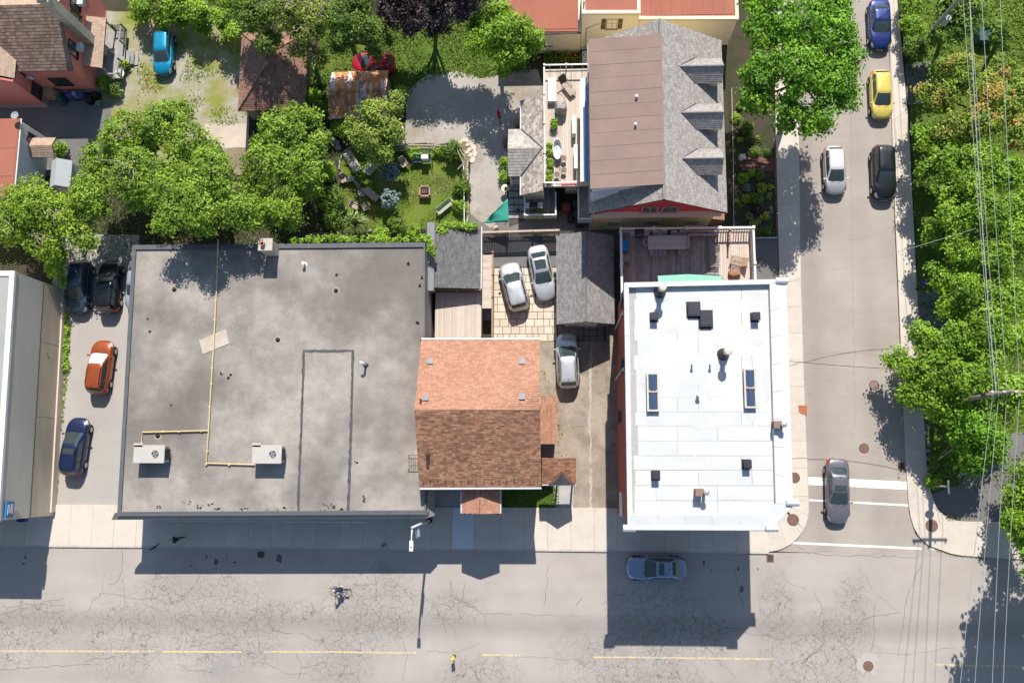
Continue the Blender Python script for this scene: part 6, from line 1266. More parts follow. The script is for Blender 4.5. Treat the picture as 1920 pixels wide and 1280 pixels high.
    for t in T: vs += [C(2*math.pi*i/NTH, t) for i in range(NTH)]
    f1, r1, _, _ = fr(1.0); cen = Vector(((f1+r1)/2, 0, 0))
    for sc, dz in caps:
        for i in range(NTH): p = C(2*math.pi*i/NTH, 1.0); vs.append(Vector((cen.x+(p.x-cen.x)*sc, p.y*sc, p.z+dz)))
    K = len(T)+len(caps)
    for k in range(K-1): fs += [(k*NTH+i, k*NTH+(i+1) % NTH, (k+1)*NTH+(i+1) % NTH, (k+1)*NTH+i) for i in range(NTH)]
    fs.append(tuple((K-1)*NTH+i for i in range(NTH))); b.add(vs, fs); b.build('cabin', roofcol or col, root, w=False, autosmooth=True)
    def glass(name, front, sa, ta, tb, mat=M_CGLASS, g=8):
        b = MB(); vs = []
        for j in range(5):
            t = ta+(tb-ta)*j/4; f, r, hw, z = fr(t); xc, a = (f+r)/2, (f-r)/2
            for i in range(g+1): s = -sa+2*sa*i/g; bul = a*(1-abs(s)**m)**(1/m); vs.append((xc+(bul+.014)*(1 if front else -1), s*hw, z+.012))
        b.add(vs, [(j*(g+1)+i, j*(g+1)+i+1, (j+1)*(g+1)+i+1, (j+1)*(g+1)+i) for j in range(4) for i in range(g)]); return b.build(name, mat, root, w=False, smooth=True)
    ws = glass('windshield', True, .86, .16, .95, M('sunshade_silver', (.66,.70,.74), (.50,.56,.62), scale=3, rough=.3) if shade else M_CGLASS); glass('rear_window', False, .80, .30 if kind != 'sedan' else .16, .93)
    if not shade:
        b = MB(); f, r, hw, z = fr(.5); b.box((xf0-.55, 0, .9), (.1, 1.0, .02)); b.build('dashboard', M_TRIM, ws, w=False)
    for s in (-1, 1):
        for (ua, ub) in ((.10, .80), (-.34, .06), (-.80, -.42)):
            b = MB(); vs = []; g = 6
            for j in range(4):
                t = .24+(.88-.24)*j/3; f, r, hw, z = fr(t); xc, a = (f+r)/2, (f-r)/2
                for i in range(g+1): u = ua+(ub-ua)*i/g; vs.append((xc+a*u, s*(hw*(1-abs(u)**m)**(1/m)+.012), z))
            b.add(vs, [(j*(g+1)+i, j*(g+1)+i+1, (j+1)*(g+1)+i+1, (j+1)*(g+1)+i) for j in range(3) for i in range(g)]); b.build('side_window', M_CGLASS, root, w=False)
        b = MB(); x = xf0-.42; b.box((x, s*(W/2+.06), S['belt']+.03), (.13, .2, .13), s*.2); b.build('mirror', roofcol or col, root, w=False, bevel=.03)
        for x in (.31*L, -.30*L):
            b = MB(); y = s*(W/2-.09); r = .33 if kind != 'suv' else .36
            b.tube([(x, s*(W/2-.2), r), (x, s*(W/2-.0), r), (x, s*(W/2+.018), r)], [r, r, r*.9], 18); tw = b.build('wheel', M_TYRE, root, w=False)
            b = MB(); b.tube([(x, s*(W/2+.0), r), (x, s*(W/2+.024), r)], [r*.64, r*.58], 14); b.build('rim', M_RIM, tw, w=False)
            b = MB(); b.tube([(x+math.cos(a)*(r+.04), s*(W/2-.015), r+math.sin(a)*(r+.04)) for a in np.linspace(.05, math.pi-.05, 12)], .035, 5); b.build('wheel_arch', M_TRIM, root, w=False)
        if rails:
            b = MB(); b.tube([(f1-.3, s*(W/2-.36), H-.02), (f1-.4, s*(W/2-.36), H+.05), (r1+.4, s*(W/2-.36), H+.05), (r1+.3, s*(W/2-.36), H-.02)], .022, 5); b.build('roof_rail', M_TRIM, root, w=False)
    if sunroof:
        a0, a1 = sunroof; b = MB(); xa, xb = r1+(f1-r1)*a0, r1+(f1-r1)*a1; b.box(((xa+xb)/2, 0, H+.0), (xb-xa, W*.5, .025)); b.build('sunroof', M_CGLASS, root, w=False, bevel=.008)
    b = MB(); b.box((L/2-.04, 0, .42), (.03, .5, .12)); b.build('licence_plate', M_PLATE, root, w=False); b = MB(); b.box((-L/2+.02, 0, .62), (.03, .34, .14)); b.build('licence_plate', M_PLATE, root, w=False)
    for s in (.15, -.45):
        b = MB(); x0_ = xf0-.02; b.tube([(x0_, s-.1, S['belt']+.0), (x0_-.22, s+.35, S['belt']+.13)], .012, 4); b.build('wiper', M_TRIM, root, w=False)
    b = MB(); b.tube([(r1+.25, 0, H-.0), (r1+.08, 0, H+.12)], .015, 4); b.build('aerial', M_TRIM, root, w=False)
    return root
D = math.radians; PC = lambda x, y: P(x, y, .75)
K1, K2, K3, K4 = 'cars in the parking lane', 'cars along the side street', 'cars in the rear court', 'cars in the back yard'
car('bright turquoise blue hatchback parked in the gravel yard', 'hatch', 4.15, paint('car_paint_turquoise', (.004,.27,.47)), PC(306, 98), D(-88), K4)
car('red hatchback parked tight behind the rusty shed', 'hatch', 3.8, paint('car_paint_red', (.50,.006,.025)), PC(700, 118), D(178), K4)
car('dark blue minivan nosed towards the street in parking lane', 'suv', 4.6, paint('car_paint_navy_van', (.03,.055,.095)), PC(149, 538), D(-90), K1)
car('glossy black crossover backed beside the dark blue minivan', 'suv', 4.55, paint('car_paint_black', (.010,.011,.013)), PC(205, 537), D(90), K1)
car('pale blue car mostly hidden beneath the shop roof edge', 'sedan', 4.5, paint('car_paint_paleblue', (.36,.43,.50)), P(257, 535, .75), D(-91), K1)
car('orange copper sport utility with silver sunshade in windscreen', 'suv', 4.55, paint('car_paint_copper', (.36,.075,.018)), PC(188, 688), D(86), K1, rails=True, shade=True)
car('navy blue sport utility with sunroof near the lane mouth', 'suv', 4.8, paint('car_paint_navy', (.010,.022,.085)), PC(141, 837), D(85.5), K1, sunroof=(.62, .84), rails=True)
car('silver crossover angled on the pavers nearest the ramp', 'suv', 4.2, paint('car_paint_silver', (.52,.53,.55), .5), PC(964, 537), D(104), K3)
car('silver sedan with dark panoramic roof angled on the pavers', 'sedan', 4.75, paint('car_paint_silver2', (.56,.57,.59), .5), PC(1016, 511), D(-79), K3, sunroof=(.12, .82))
car('silver sport utility parked on the side driveway by dark garage', 'suv', 4.55, paint('car_paint_silver3', (.55,.56,.58), .5), PC(1064, 676), D(92), K3, rails=True)
car('deep blue sedan parked at the hedge on side street', 'sedan', 4.45, paint('car_paint_blue', (.012,.03,.16)), PC(1650, 45), D(-91), K2)
car('yellow hatchback parked at the side street kerb', 'hatch', 4.3, paint('car_paint_yellow', (.62,.50,.10), .1), PC(1652, 177), D(-91), K2)
car('white roofed silver hatchback on the opposite kerb of side street', 'hatch', 4.15, paint('car_paint_silver4', (.42,.42,.44), .4), PC(1565, 319), D(-90), K2, roofcol=paint('car_paint_white', (.64,.64,.66), .1))
car('black sport utility parked behind the yellow hatchback', 'suv', 4.7, paint('car_paint_black2', (.010,.012,.014)), PC(1657, 323), D(-91), K2)
car('grey sedan with sunroof waiting across the white stop bar', 'sedan', 5.1, paint('car_paint_grey', (.16,.155,.18)), PC(1571, 920), D(-92), None, sunroof=(.60, .92))
car('steel blue sedan parked at kerb in the brick building shadow', 'sedan', 4.7, paint('car_paint_steel', (.20,.29,.40), .45), PC(1231, 1065), D(180), None, sunroof=(.50, .88))
# ================================================================ STREET FURNITURE
def manhole(x, y, r, lab, mat, z=.01, grate=False):
    p = P(x, y, z); o = thing('manhole_cover', lab, 'manhole cover', p); m = MB(); m.lathe((0, 0, 0), [(r+.06, -.02), (r+.06, .008), (r, .01), (r, .0)], 22); m.build('frame', M('iron_frame', (.14,.10,.08)), o, w=False)
    m = MB(); m.cyl((0, 0, -.015), r-.005, .022, 22); m.build('lid', mat, o, w=False)
    m = MB()
    for k in range(6): a = k*math.pi/3; m.box((math.cos(a)*r*.5, math.sin(a)*r*.5, .009), (r*.6, .04, .008), a)
    m.build('tread', mat, o, w=False, kind='stuff')
M_IRON = M('iron_rust', (.20,.115,.085), (.14,.085,.065), scale=5); M_IRONP = M('iron_pink', (.27,.18,.155), (.22,.15,.13), scale=4)
manhole(1639, 722, .34, 'round iron manhole cover in side street above maple shadow', M_IRONP, .012); manhole(1620, 840, .34, 'round iron manhole cover in the maple shadow', M_IRON, .012); manhole(1628, 1248, .33, 'round iron manhole cover in pale patch on main road', M_IRON)
manhole(1747, 985, .42, 'large round rusty cover in the corner pavement', M_IRON, ZP+.012); manhole(1487, 974, .40, 'large round rusty cover beside brick building corner', M_IRON, ZP+.012); manhole(1490, 895, .36, 'round rusty cover half under the white cornice', M_IRON, ZP+.012)
blot(1628, 1245, 20, 18, M('patch_pale', (.415,.385,.36), (.36,.335,.31)), road, .0048, 22)
tp = M('tactile_rust', (.40,.145,.06), (.33,.115,.05), scale=5); m = MB(); m.prism([P2(x, y) for x, y in ((1496, 760), (1512, 760), (1512, 777), (1504, 777), (1497, 772))], ZP, ZP+.02); single(m, 'tactile_plate', tp, 'rusty orange tactile plate at the side street kerb', 'plate')
def grate(x, y, w, h, lab, z=.012):
    p = P(x, y, z); o = thing('drain_grate', lab, 'drain', p); m = MB(); q = [(-w/2, -h/2), (w/2, -h/2), (w/2, h/2), (-w/2, h/2)]; ring(m, q, inset(q, .05), -.01, .012); m.build('frame', M_IRON, o, w=False); m = MB(); m.box((0, 0, -.006), (w-.1, h-.1, .004)); m.build('pit', M_BLACK, o, w=False)
    for k in range(5): m = MB(); m.box((-w/2+.08+(w-.16)*k/4, 0, .004), (.035, h-.1, .012)); m.build('bar', M_IRON, o, w=False)
grate(1690, 874, .5, .6, 'square drain grate beside the right pavement kerb'); grate(1444, 1046, .55, .6, 'square drain grate at the corner kerb of main road'); grate(489, 1039, .55, .5, 'square drain grate in the shop shadow')
# fire hydrant
p = P(721, 1022, ZP); h = thing('fire_hydrant', 'yellow fire hydrant with blue cap on the shop pavement', 'hydrant', p); HY = M('hydrant_yellow', (.55,.40,.06), rough=.45)
m = MB(); m.lathe((0, 0, 0), [(.17, 0), (.17, .05), (.11, .07), (.11, .55), (.15, .56), (.15, .6), (.11, .62), (.05, .62)], 14); m.build('barrel', HY, h, w=False, autosmooth=True)
m = MB(); m.lathe((0, 0, .61), [(.13, 0), (.12, .06), (.07, .13), (.03, .15), (.03, .2), (0, .2)], 14); m.build('bonnet', M('hydrant_blue', (.03,.22,.50), rough=.4), h, w=False, autosmooth=True)
for a in (0, math.pi): m = MB(); m.tube([(0, 0, .4), (math.cos(a)*.2, math.sin(a)*.2, .4)], .06, 10); m.build('outlet', HY, h, w=False)
m = MB(); m.tube([(0, 0, .35), (0, -.21, .35)], .08, 10); m.build('pumper_outlet', HY, h, w=False)
# street lamp
p = P(806, 975, ZP); l = thing('street_lamp', 'white street lamp with blue banner on the shop pavement', 'street lamp', p); hp = 8.8
m = MB(); m.tube([(0, 0, 0), (0, 0, 4.4), (0, 0, hp)], [.13, .10, .075], 10); m.build('pole', M('pole_white', (.62,.62,.62), (.52,.52,.52), rough=.5), l, w=False, smooth=True)
m = MB(); m.lathe((0, 0, 0), [(.22, 0), (.22, .5), (.16, .6), (.13, .6)], 12); m.build('base', M_BLACK, l, w=False)
m = MB(); m.tube([(0, 0, hp-.2), (0, -.5, hp+.05), (0, -1.0, hp+.1)], [.06, .05, .045], 8); m.build('arm', MATS['pole_white'], l, w=False)
m = MB(); m.box((0, -1.25, hp+.12), (.28, .75, .1)); m.build('lamp_head', M_WPAINT, l, w=False, bevel=.04); m = MB(); m.box((0, -1.3, hp+.06), (.2, .4, .03)); m.build('lens', M('lens', (.5,.5,.45), rough=.2), l, w=False); m = MB(); m.cyl((0, -1.3, hp+.17), .05, .06, 8); m.build('photocell', M_BLACK, l, w=False)
for z in (5.5, 7.3): m = MB(); m.tube([(0, 0, z), (.1, -.85, z)], .02, 5); m.build('banner_arm', M_GREYMET, l, w=False)
m = MB(); m.box((.06, -.5, 6.4), (.02, .7, 1.75), .12); bn = m.build('banner', M('banner_blue', (.03,.28,.60), (.03,.24,.52)), l, w=False); m = MB(); m.box((.075, -.5, 6.2), (.02, .6, .9), .12); m.build('banner_print', M_WPAINT, bn, w=False)
# lane marker sign in the middle of the road
p = P(852, 1229, .0); l = thing('lane_marker', 'small yellow hazard marker post standing on the centre line', 'sign', p); m = MB(); m.lathe((0, 0, 0), [(.14, 0), (.14, .04), (.05, .07), (.05, .9)], 10); m.build('post', M_BLACK, l, w=False); m = MB(); m.lathe((0, 0, .02), [(.15, 0), (.15, .03), (0, .04)], 10); m.build('base', M('rubber', (.1,.1,.1)), l, w=False)
m = MB(); m.box((.0, .02, .95), (.3, .03, .5), .5, tilt=Matrix.Rotation(.5, 3, 'X')); m.build('sign_face', M('sign_yellow', (.62,.40,.03), rough=.4), l, w=False, bevel=.01); m = MB(); m.box((.02, .06, 1.24), (.16, .06, .04), .5); m.build('reflector', M_WPAINT, l, w=False)
# stop sign with street name blades
p = P(1744, 911, ZP); l = thing('stop_sign', 'stop sign with street name blades in the corner bed', 'sign', p); m = MB(); m.cyl((0, 0, 0), .04, 3.3, 8); m.build('post', M_GREYMET, l, w=False)
m = MB(); o8 = [(math.cos(math.pi/8+k*math.pi/4)*.36, math.sin(math.pi/8+k*math.pi/4)*.36) for k in range(8)]; m.add([(x, .055, 2.45+y) for x, y in o8]+[(x, .075, 2.45+y) for x, y in o8], [tuple(range(8)), tuple(range(8, 16))[::-1]]+[(k, (k+1) % 8, 8+(k+1) % 8, 8+k) for k in range(8)]); f = m.build('sign_plate', M_WPAINT, l, w=False)
m = MB(); m.add([(x*.92, .08, 2.45+y*.92) for x, y in o8]+[(x*.92, .088, 2.45+y*.92) for x, y in o8], [tuple(range(8)), tuple(range(8, 16))[::-1]]+[(k, (k+1) % 8, 8+(k+1) % 8, 8+k) for k in range(8)]); m.build('red_face', M('stop_red', (.45,.02,.03), rough=.4), f, w=False)
def text_mesh(name, s, size, mat, loc, rot, parent, ext=.004):
    cu = bpy.data.curves.new(name, 'FONT'); cu.body = s; cu.size = size; cu.align_x = 'CENTER'; cu.align_y = 'CENTER'; cu.extrude = ext
    tmp = bpy.data.objects.new(name, cu); COL.objects.link(tmp); bpy.context.view_layer.update(); me = bpy.data.meshes.new_from_object(tmp.evaluated_get(bpy.context.evaluated_depsgraph_get())); COL.objects.unlink(tmp); bpy.data.objects.remove(tmp)
    o = bpy.data.objects.new(name, me); COL.objects.link(o); me.materials.clear(); me.materials.append(mat); o.location = loc; o.rotation_euler = rot; o.parent = parent; ORG[o.name] = Vector(); return o
text_mesh('lettering', 'STOP', .24, M_WPAINT, (0, .093, 2.45), (math.pi/2, 0, math.pi), f)
m = MB(); m.box((0, 0, 3.2), (.03, 1.0, .2)); m.build('name_blade', M_WPAINT, l, w=False)
# pavement post beside kerb near the shop
m = MB(); p = P(280, 1030, ZP); m.tube([p, p+Vector((.05, 0, .05)), P(299, 1019, .2)], .035, 6); m.box(p+Vector((.3, .1, .05)), (.5, .06, .06), .45); single(m, 'bike_rack', M_BLACK, 'low black bar lying at the kerb near the shadowed pedestrian', 'rack')
# ================================================================ UTILITY POLES AND WIRES
def upole(label, base, topz, lean, r, mat):
    b = P(*base); t = thing('utility_pole', label, 'utility pole', b); m = MB(); m.tube([(0, 0, -.1), (lean[0]*.5, lean[1]*.5, topz*.5), (lean[0], lean[1], topz)], [r, r*.85, r*.65], 10); m.build('pole', mat, t, w=False, smooth=True); return b, t
M_POLEG = M('pole_grey_wood', (.36,.34,.31), (.27,.25,.23), scale=3, stretch=(3, 3, .3)); M_POLEW = M('pole_brown_wood', (.30,.245,.20), (.21,.17,.14), scale=3, stretch=(3, 3, .3))
b1, up1 = upole('leaning grey utility pole with transformer above the hedge', (1707, 104), 11.0, (0, 0), .17, M_POLEG)
m = MB(); m.lathe((.35, -.1, 5.5), [(0, 0), (.24, .02), (.26, .1), (.26, .75), (.22, .82), (0, .84)], 14); tf = m.build('transformer', M('transformer_grey', (.36,.39,.42), rough=.5), up1, w=False, autosmooth=True); m = MB(); m.cyl((.35, -.1, 6.34), .05, .2, 8); m.build('bushing', M_BLACK, tf, w=False); m = MB(); m.box((.15, -.05, 6.0), (.3, .08, .1)); m.build('bracket', M_DARKMET, up1, w=False); m = MB(); m.tube([(.15, -.05, 6.2), (.5, .3, 7.2)], .02, 5); m.build('lead', M_BLACK, up1, w=False)
b2, up2 = upole('brown utility pole with cross arm above the corner maples', (1748, 759), 12.2, (0, 0), .19, M_POLEW)
m = MB(); m.box((.0, 0, 11.6), (2.6, .12, .14)); m.build('cross_arm', M_POLEW, up2, w=False)
for k in range(4): m = MB(); m.lathe((-1.15+k*.77, 0, 11.67), [(.05, 0), (.07, .08), (.05, .16), (.07, .2), (0, .24)], 8); m.build('insulator', M_WPAINT, up2, w=False)
m = MB(); m.box((0, .05, 8.6), (.35, .3, .7)); m.build('junction_box', M_DARKMET, up2, w=False)
M_WIRE = M('wire_pale', (.36,.37,.37), (.28,.29,.29), rough=.5); M_WIRED = M('wire_dark', (.04,.04,.045), rough=.6)
def wire(a, b, sag, r, lab, mat=M_WIRE, n=14, grp='overhead wires'):
    a, b = Vector(a), Vector(b); m = MB(); m.tube([lerp(a, b, k/n)-Vector((0, 0, sag*4*(k/n)*(1-k/n))) for k in range(n+1)], r, 5); o = single(m, 'overhead_wire', mat, lab, 'wire', grp); return o
for k, (xt, xm, xb) in enumerate(((1809, 1862, 1829), (1822, 1873, 1849), (1844, 1888, 1874), (1879, 1912, 1896))):
    z = 11.2; q = P(xm, 735, z); tq = P(xt, 0, z+.2); d = tq-q; far = q+d*2.2; g = P(xb, 1040, z-.3); d2 = g-q; nm = ('outermost street side', 'second from the street', 'third from the street', 'farthest from the street')[k]
    wire(q, far, .25, .017, 'pale overhead wire running up the side street, %s' % nm); wire(q, q+d2*2.4, .2, .017, 'pale overhead wire from cross arm to main road, %s' % nm)
wire(P(1818, 0, 8.5), P(1852, 560, 8.5), .2, .032, 'thick pale bundled cable along the maples', M_WIRE); wire(P(1852, 560, 8.5), P(1868, 735, 9.0), .05, .032, 'thick bundled cable reaching the brown pole', M_WIRE)
wire(P(1830, 428, 8.4), P(1480, 527, 7.0), .9, .018, 'service wire slung across the side street to the brick building', M_WIRE); wire(P(1920, 700, 9), P(1470, 676, 8.0), 1.3, .02, 'dark thin service wire sagging over the side street', M_WIRED)
for a, b, lab in (((1880, 760, 9.5), (1748, 872, .2), 'guy wire with yellow guard in the corner bed'), ((1868, 745, 9.0), (1752, 865, .2), 'second guy wire behind the yellow guard')):
    wire(P(*a), P(*b), 0, .015, lab, M_GREYMET, 4, 'guy wires')
g0, g1 = P(1747, 873, .15), P(1768, 854, 1.6); m = MB(); m.tube([g0, g1], .06, 8); single(m, 'guy_guard', M('guard_yellow', (.70,.50,.02), rough=.4), 'yellow plastic guard round the guy wire', 'guard')
m = MB(); a, b = P(1775, 846, .5), P(1800, 846, .5); m.tube([a, b], .09, 8); single(m, 'blue_pipe', M('blue_plastic', (.02,.12,.55), rough=.4), 'blue pipe lying in the corner bed by the guy wire', 'pipe')
for k in range(9):
    p = P(1736+k*.9+random.uniform(-2,2), 785+k*15+random.uniform(-4,4)); m = MB(); stone(m, [(p.x+math.cos(a)*.17*random.uniform(.8, 1.2), p.y+math.sin(a)*.2*random.uniform(.8, 1.2)) for a in np.linspace(0, 5.5, 7)], -.05, .14, cham=.04); single(m, 'border_stone', M('border_stone', (.30,.29,.28), (.22,.21,.20), scale=5), 'grey edging stone between right pavement and corner bed', 'stone', 'edging stones of the corner bed')
for x, y in ((1797, 892), (1805, 888), (1812, 885)):
    p = P(x, y); m = MB(); stone(m, [(p.x+math.cos(a)*.22*random.uniform(.8, 1.2), p.y+math.sin(a)*.14*random.uniform(.8, 1.2)) for a in np.linspace(0, 5.5, 7)], -.05, .16, cham=.04); single(m, 'border_stone', MATS['border_stone'], 'pale edging stone between corner bed and entrance drive', 'stone', 'edging stones of the entrance drive')
ub = thing('utility_box', 'dark green utility cabinet on the lawn by overhead wires', 'utility box', P(1841, 74)); GR = M('cabinet_green', (.03,.09,.085), (.025,.075,.07), rough=.5); m = MB(); m.box((0, 0, .45), (1.3, 1.1, .9)); m.build('cabinet', GR, ub, w=False, bevel=.02)
for s in (-1, 1): m = MB(); m.box((s*.33, 0, .93), (.62, 1.14, .06)); m.build('lid', GR, ub, w=False)
m = MB(); m.box((0, -.57, .45), (.3, .04, .3)); m.build('latch_plate', M_GREYMET, ub, w=False)
# ================================================================ GARDEN, DECK AND YARD FURNITURE
M_TAUPE = M('cushion_taupe', (.42,.345,.29), (.36,.29,.24), scale=3); M_BRZ = M('frame_bronze', (.09,.075,.065), rough=.5); M_TEAK = M('slat_white', (.55,.54,.50), (.47,.46,.42), scale=4); M_TEAKG = M('teak_grey', (.30,.285,.265), (.24,.225,.21), scale=5, rnd=.05)
def chair(label, x, y, head, z=0.0, seat=M_TAUPE, frame=M_BRZ, w=.62, group=None, back=.5, name='garden_chair'):
    r = thing(name, label, 'chair', P(x, y, z), head, group)                       # front is +x
    m = MB(); m.box((.0, 0, .42), (w*.95, w*.86, .07)); m.build('seat', seat, r, w=False, bevel=.015)
    m = MB(); m.box((-w*.52, 0, .42+back*.5), (.06, w*.86, back), tilt=Matrix.Rotation(-.25, 3, 'Y')); m.build('backrest', seat, r, w=False, bevel=.015)
    for sx in (-1, 1):
        for sy in (-1, 1): m = MB(); m.tube([(sx*w*.42, sy*w*.46, 0), (sx*w*.42, sy*w*.46, .62 if sx > 0 else .5)], .025, 5); m.build('leg', frame, r, w=False)
    for sy in (-1, 1): m = MB(); m.box((0, sy*w*.48, .64), (w*.98, .06, .035)); m.build('armrest', frame, r, w=False)
    return r
def slat_lounger(label, x, y, head, Lg=1.75, w=.7, mat=M_TEAK, group=None, z=0.0):
    r = thing('slatted_lounger', label, 'lounger', P(x, y, z), head, group)
    for s in (-1, 1): m = MB(); m.box((-.1, s*w/2, .34), (Lg*.75, .05, .07)); m.build('side_rail', mat, r, w=False); m = MB(); m.box((-Lg*.36-.02, s*w/2, .56), (Lg*.36, .05, .06), 0, tilt=Matrix.Rotation(.6, 3, 'Y')); m.build('back_rail', mat, r, w=False)
    n = 9
    for k in range(n): m = MB(); m.box((-Lg*.2+Lg*.66*k/(n-1), 0, .39), (.07, w, .025)); m.build('slat', mat, r, w=False)
    for k in range(6): u = k/5; m = MB(); m.box((-Lg*.24-.28*Lg*u*.9, 0, .42+.36*u), (.07, w, .025)); m.build('slat', mat, r, w=False)
    for sx in (-.4, .38):
        for s in (-1, 1): m = MB(); m.box((sx*Lg, s*w*.46, .17), (.06, .05, .34)); m.build('leg', mat, r, w=False)
    return r
D = math.radians
slat_lounger('white slatted lounger at the corner of garden lawn', 664, 308, D(-58), group='slatted loungers')
slat_lounger('white slatted lounger half under the garden tree', 697, 317, D(-125), Lg=1.3, group='slatted loungers')
GC = 'garden chairs'
chair('taupe garden chair by the small glass side table', 647, 339, D(-65), group=GC); chair('taupe garden chair facing the lawn beside ball shrub', 759, 310, D(-60), group=GC, back=.7)
chair('taupe garden chair, left one of the pair by spiky grass', 668, 389, D(-25), group=GC); chair('taupe garden chair, right one of the pair by spiky grass', 688, 391, D(-150), group=GC)
r = thing('cushioned_lounger', 'taupe cushioned lounger touching the ball shrub', 'lounger', P(701, 369), D(-38)); m = MB(); m.box((.1, 0, .36), (.9, .62, .1)); m.build('seat_cushion', M_TAUPE, r, w=False, bevel=.02); m = MB(); m.box((-.55, 0, .5), (.6, .62, .09), tilt=Matrix.Rotation(.45, 3, 'Y')); m.build('back_cushion', M_TAUPE, r, w=False, bevel=.02)
for s in (-1, 1): m = MB(); m.tube([(-.8, s*.34, .62), (-.3, s*.34, .34), (.6, s*.34, .32)], .025, 5); m.build('side_rail', M_BRZ, r, w=False)
for a in (-.4, .5):
    for s in (-1, 1): m = MB(); m.tube([(a, s*.33, 0), (a, s*.33, .33)], .022, 5); m.build('leg', M_BRZ, r, w=False)
def table(name, label, x, y, sx, sy, h, mat, leg, z=0.0, head=0.0, group=None, cat='table'):
    r = thing(name, label, cat, P(x, y, z), head, group); m = MB(); m.box((0, 0, h-.02), (sx, sy, .04)); m.build('table_top', mat, r, w=False, bevel=.008)
    for a in (-1, 1):
        for b in (-1, 1): m = MB(); m.box((a*(sx/2-.07), b*(sy/2-.07), h/2-.02), (.05, .05, h-.04)); m.build('leg', leg, r, w=False)
    return r
table('side_table', 'pale glass side table beside taupe garden chair', 661, 339, .55, .42, .5, M('glass_pale', (.36,.44,.42), rough=.15), M_BRZ); table('side_table', 'clear glass side table lying alone on lawn edge', 646, 393, .5, .42, .4, M('glass_green', (.22,.30,.18), rough=.15), M_BRZ, head=.6)
# closed parasol on a stone base
r = thing('closed_parasol', 'closed dark grey parasol on round stone base', 'parasol', P(679, 361)); m = MB(); m.lathe((0, 0, 0), [(.4, 0), (.4, .08), (.33, .12), (.05, .12)], 12); m.build('base', M('stone_pale', (.55,.47,.42)), r, w=False); m = MB(); m.cyl((0, 0, .1), .025, 2.5, 6); m.build('pole', M_BRZ, r, w=False); m = MB(); m.lathe((0, 0, .9), [(.05, 0), (.2, .2), (.14, .9), (.05, 1.75), (0, 1.8)], 8); m.build('canopy', M('canopy_grey', (.11,.12,.13), (.08,.09,.10), tint=.3), r, w=False)
# brick fire pit / outdoor stove
r = thing('fire_pit', 'square brick fire pit with iron grate on the lawn', 'fire pit', P(798, 362)); BRK = M('firebrick', (.44,.27,.20), (.34,.19,.14), scale=5, rnd=.18)
for lay in range(3):
    for k in range(12):
        s, i = divmod(k, 3); o = -.33+i*.33; z = .1+lay*.2; w = (.31, .13, .18)
        c = ((o, -.42), (.42, o), (-o, .42), (-.42, -o))[s]; m = MB(); m.box((c[0], c[1], z), w if s % 2 == 0 else (w[1], w[0], w[2]), random.uniform(-.03, .03)); m.build('brick', BRK if lay == 2 else M('brick_pale', (.46,.40,.36), (.38,.33,.3), scale=4, rnd=.12), r, w=False)
m = MB(); m.box((0, 0, .5), (.6, .6, .03)); m.build('ash_bed', M_BLACK, r, w=False); m = MB(); m.box((-.05, -.08, .6), (.4, .32, .08)); m.build('grate', M('iron_black', (.06,.04,.03), (.2,.08,.04), scale=8), r, w=False); m = MB(); m.box((.2, .05, .62), (.12, .6, .1)); m.build('log', M_BLACK, r, w=False)
# garden bench (green-white)
r = thing('garden_bench', 'pale green garden bench standing diagonally on the lawn', 'bench', P(836, 391), D(40)); GBM = M('bench_green', (.42,.47,.36), (.36,.41,.31), scale=4)
for k in range(5): m = MB(); m.box((0, -.18+k*.09, .45), (1.6, .075, .03)); m.build('seat_slat', GBM, r, w=False)
for k in range(3): m = MB(); m.box((0, .26+k*.02, .55+k*.12), (1.6, .03, .09)); m.build('back_slat', GBM, r, w=False)
for s in (-1, 1):
    m = MB(); m.box((s*.79, .02, .65), (.06, .5, .05)); m.build('armrest', GBM, r, w=False)
    for t in (-.2, .24): m = MB(); m.box((s*.77, t, .33), (.06, .06, .66)); m.build('leg', GBM, r, w=False)
r = thing('garden_swing', 'teal framed garden swing seat with white canopy box', 'swing', P(793, 303)); TE = M('teal_paint', (.16,.27,.27), (.12,.21,.21))
m = MB(); m.box((0, 0, .5), (1.5, .5, .06)); m.build('seat', TE, r, w=False); m = MB(); m.box((0, .28, .8), (1.5, .06, .5)); m.build('backrest', TE, r, w=False)
for s in (-1, 1): m = MB(); m.tube([(s*.85, -.4, 0), (s*.85, 0, 1.1), (s*.85, .4, 0)], .035, 5); m.build('frame', TE, r, w=False)
m = MB(); m.box((.3, .0, .85), (.62, .42, .55)); m.build('storage_box', M_WPAINT, r, w=False, bevel=.06)
# rustic pergola rails and white pipe rail along the garden edge
r = thing('rustic_rail', 'rustic white log rail along the top of garden lawn', 'rail', P(800, 273))
for k, dy in enumerate((0, 5, 9)): m = MB(); m.tube([P(742, 273+dy, .9-.15*k), P(790, 272+dy, .95-.15*k), P(838, 274+dy, .9-.15*k)], .06, 6); m.build('log', M('log_white', (.52,.46,.40), (.38,.30,.24), scale=4), r)
for x in (744, 776, 806, 836): m = MB(); m.tube([P(x, 278), P(x, 278)+Vector((0, 0, 1.0))], .05, 6); m.build('post', M_WOODB, r)
r = thing('pipe_rail', 'white pipe rail beside the gravel drive', 'rail', P(871, 360)); m = MB(); m.tube([P(869, 306, .8), P(870, 360, .8), P(870.5, 418, .8)], .045, 6); m.build('pipe', M_GUTTER, r)
for y in (308, 345, 382, 416): m = MB(); m.tube([P(870, y), P(870, y)+Vector((0, 0, .85))], .03, 5); m.build('post', M_GREYMET, r)
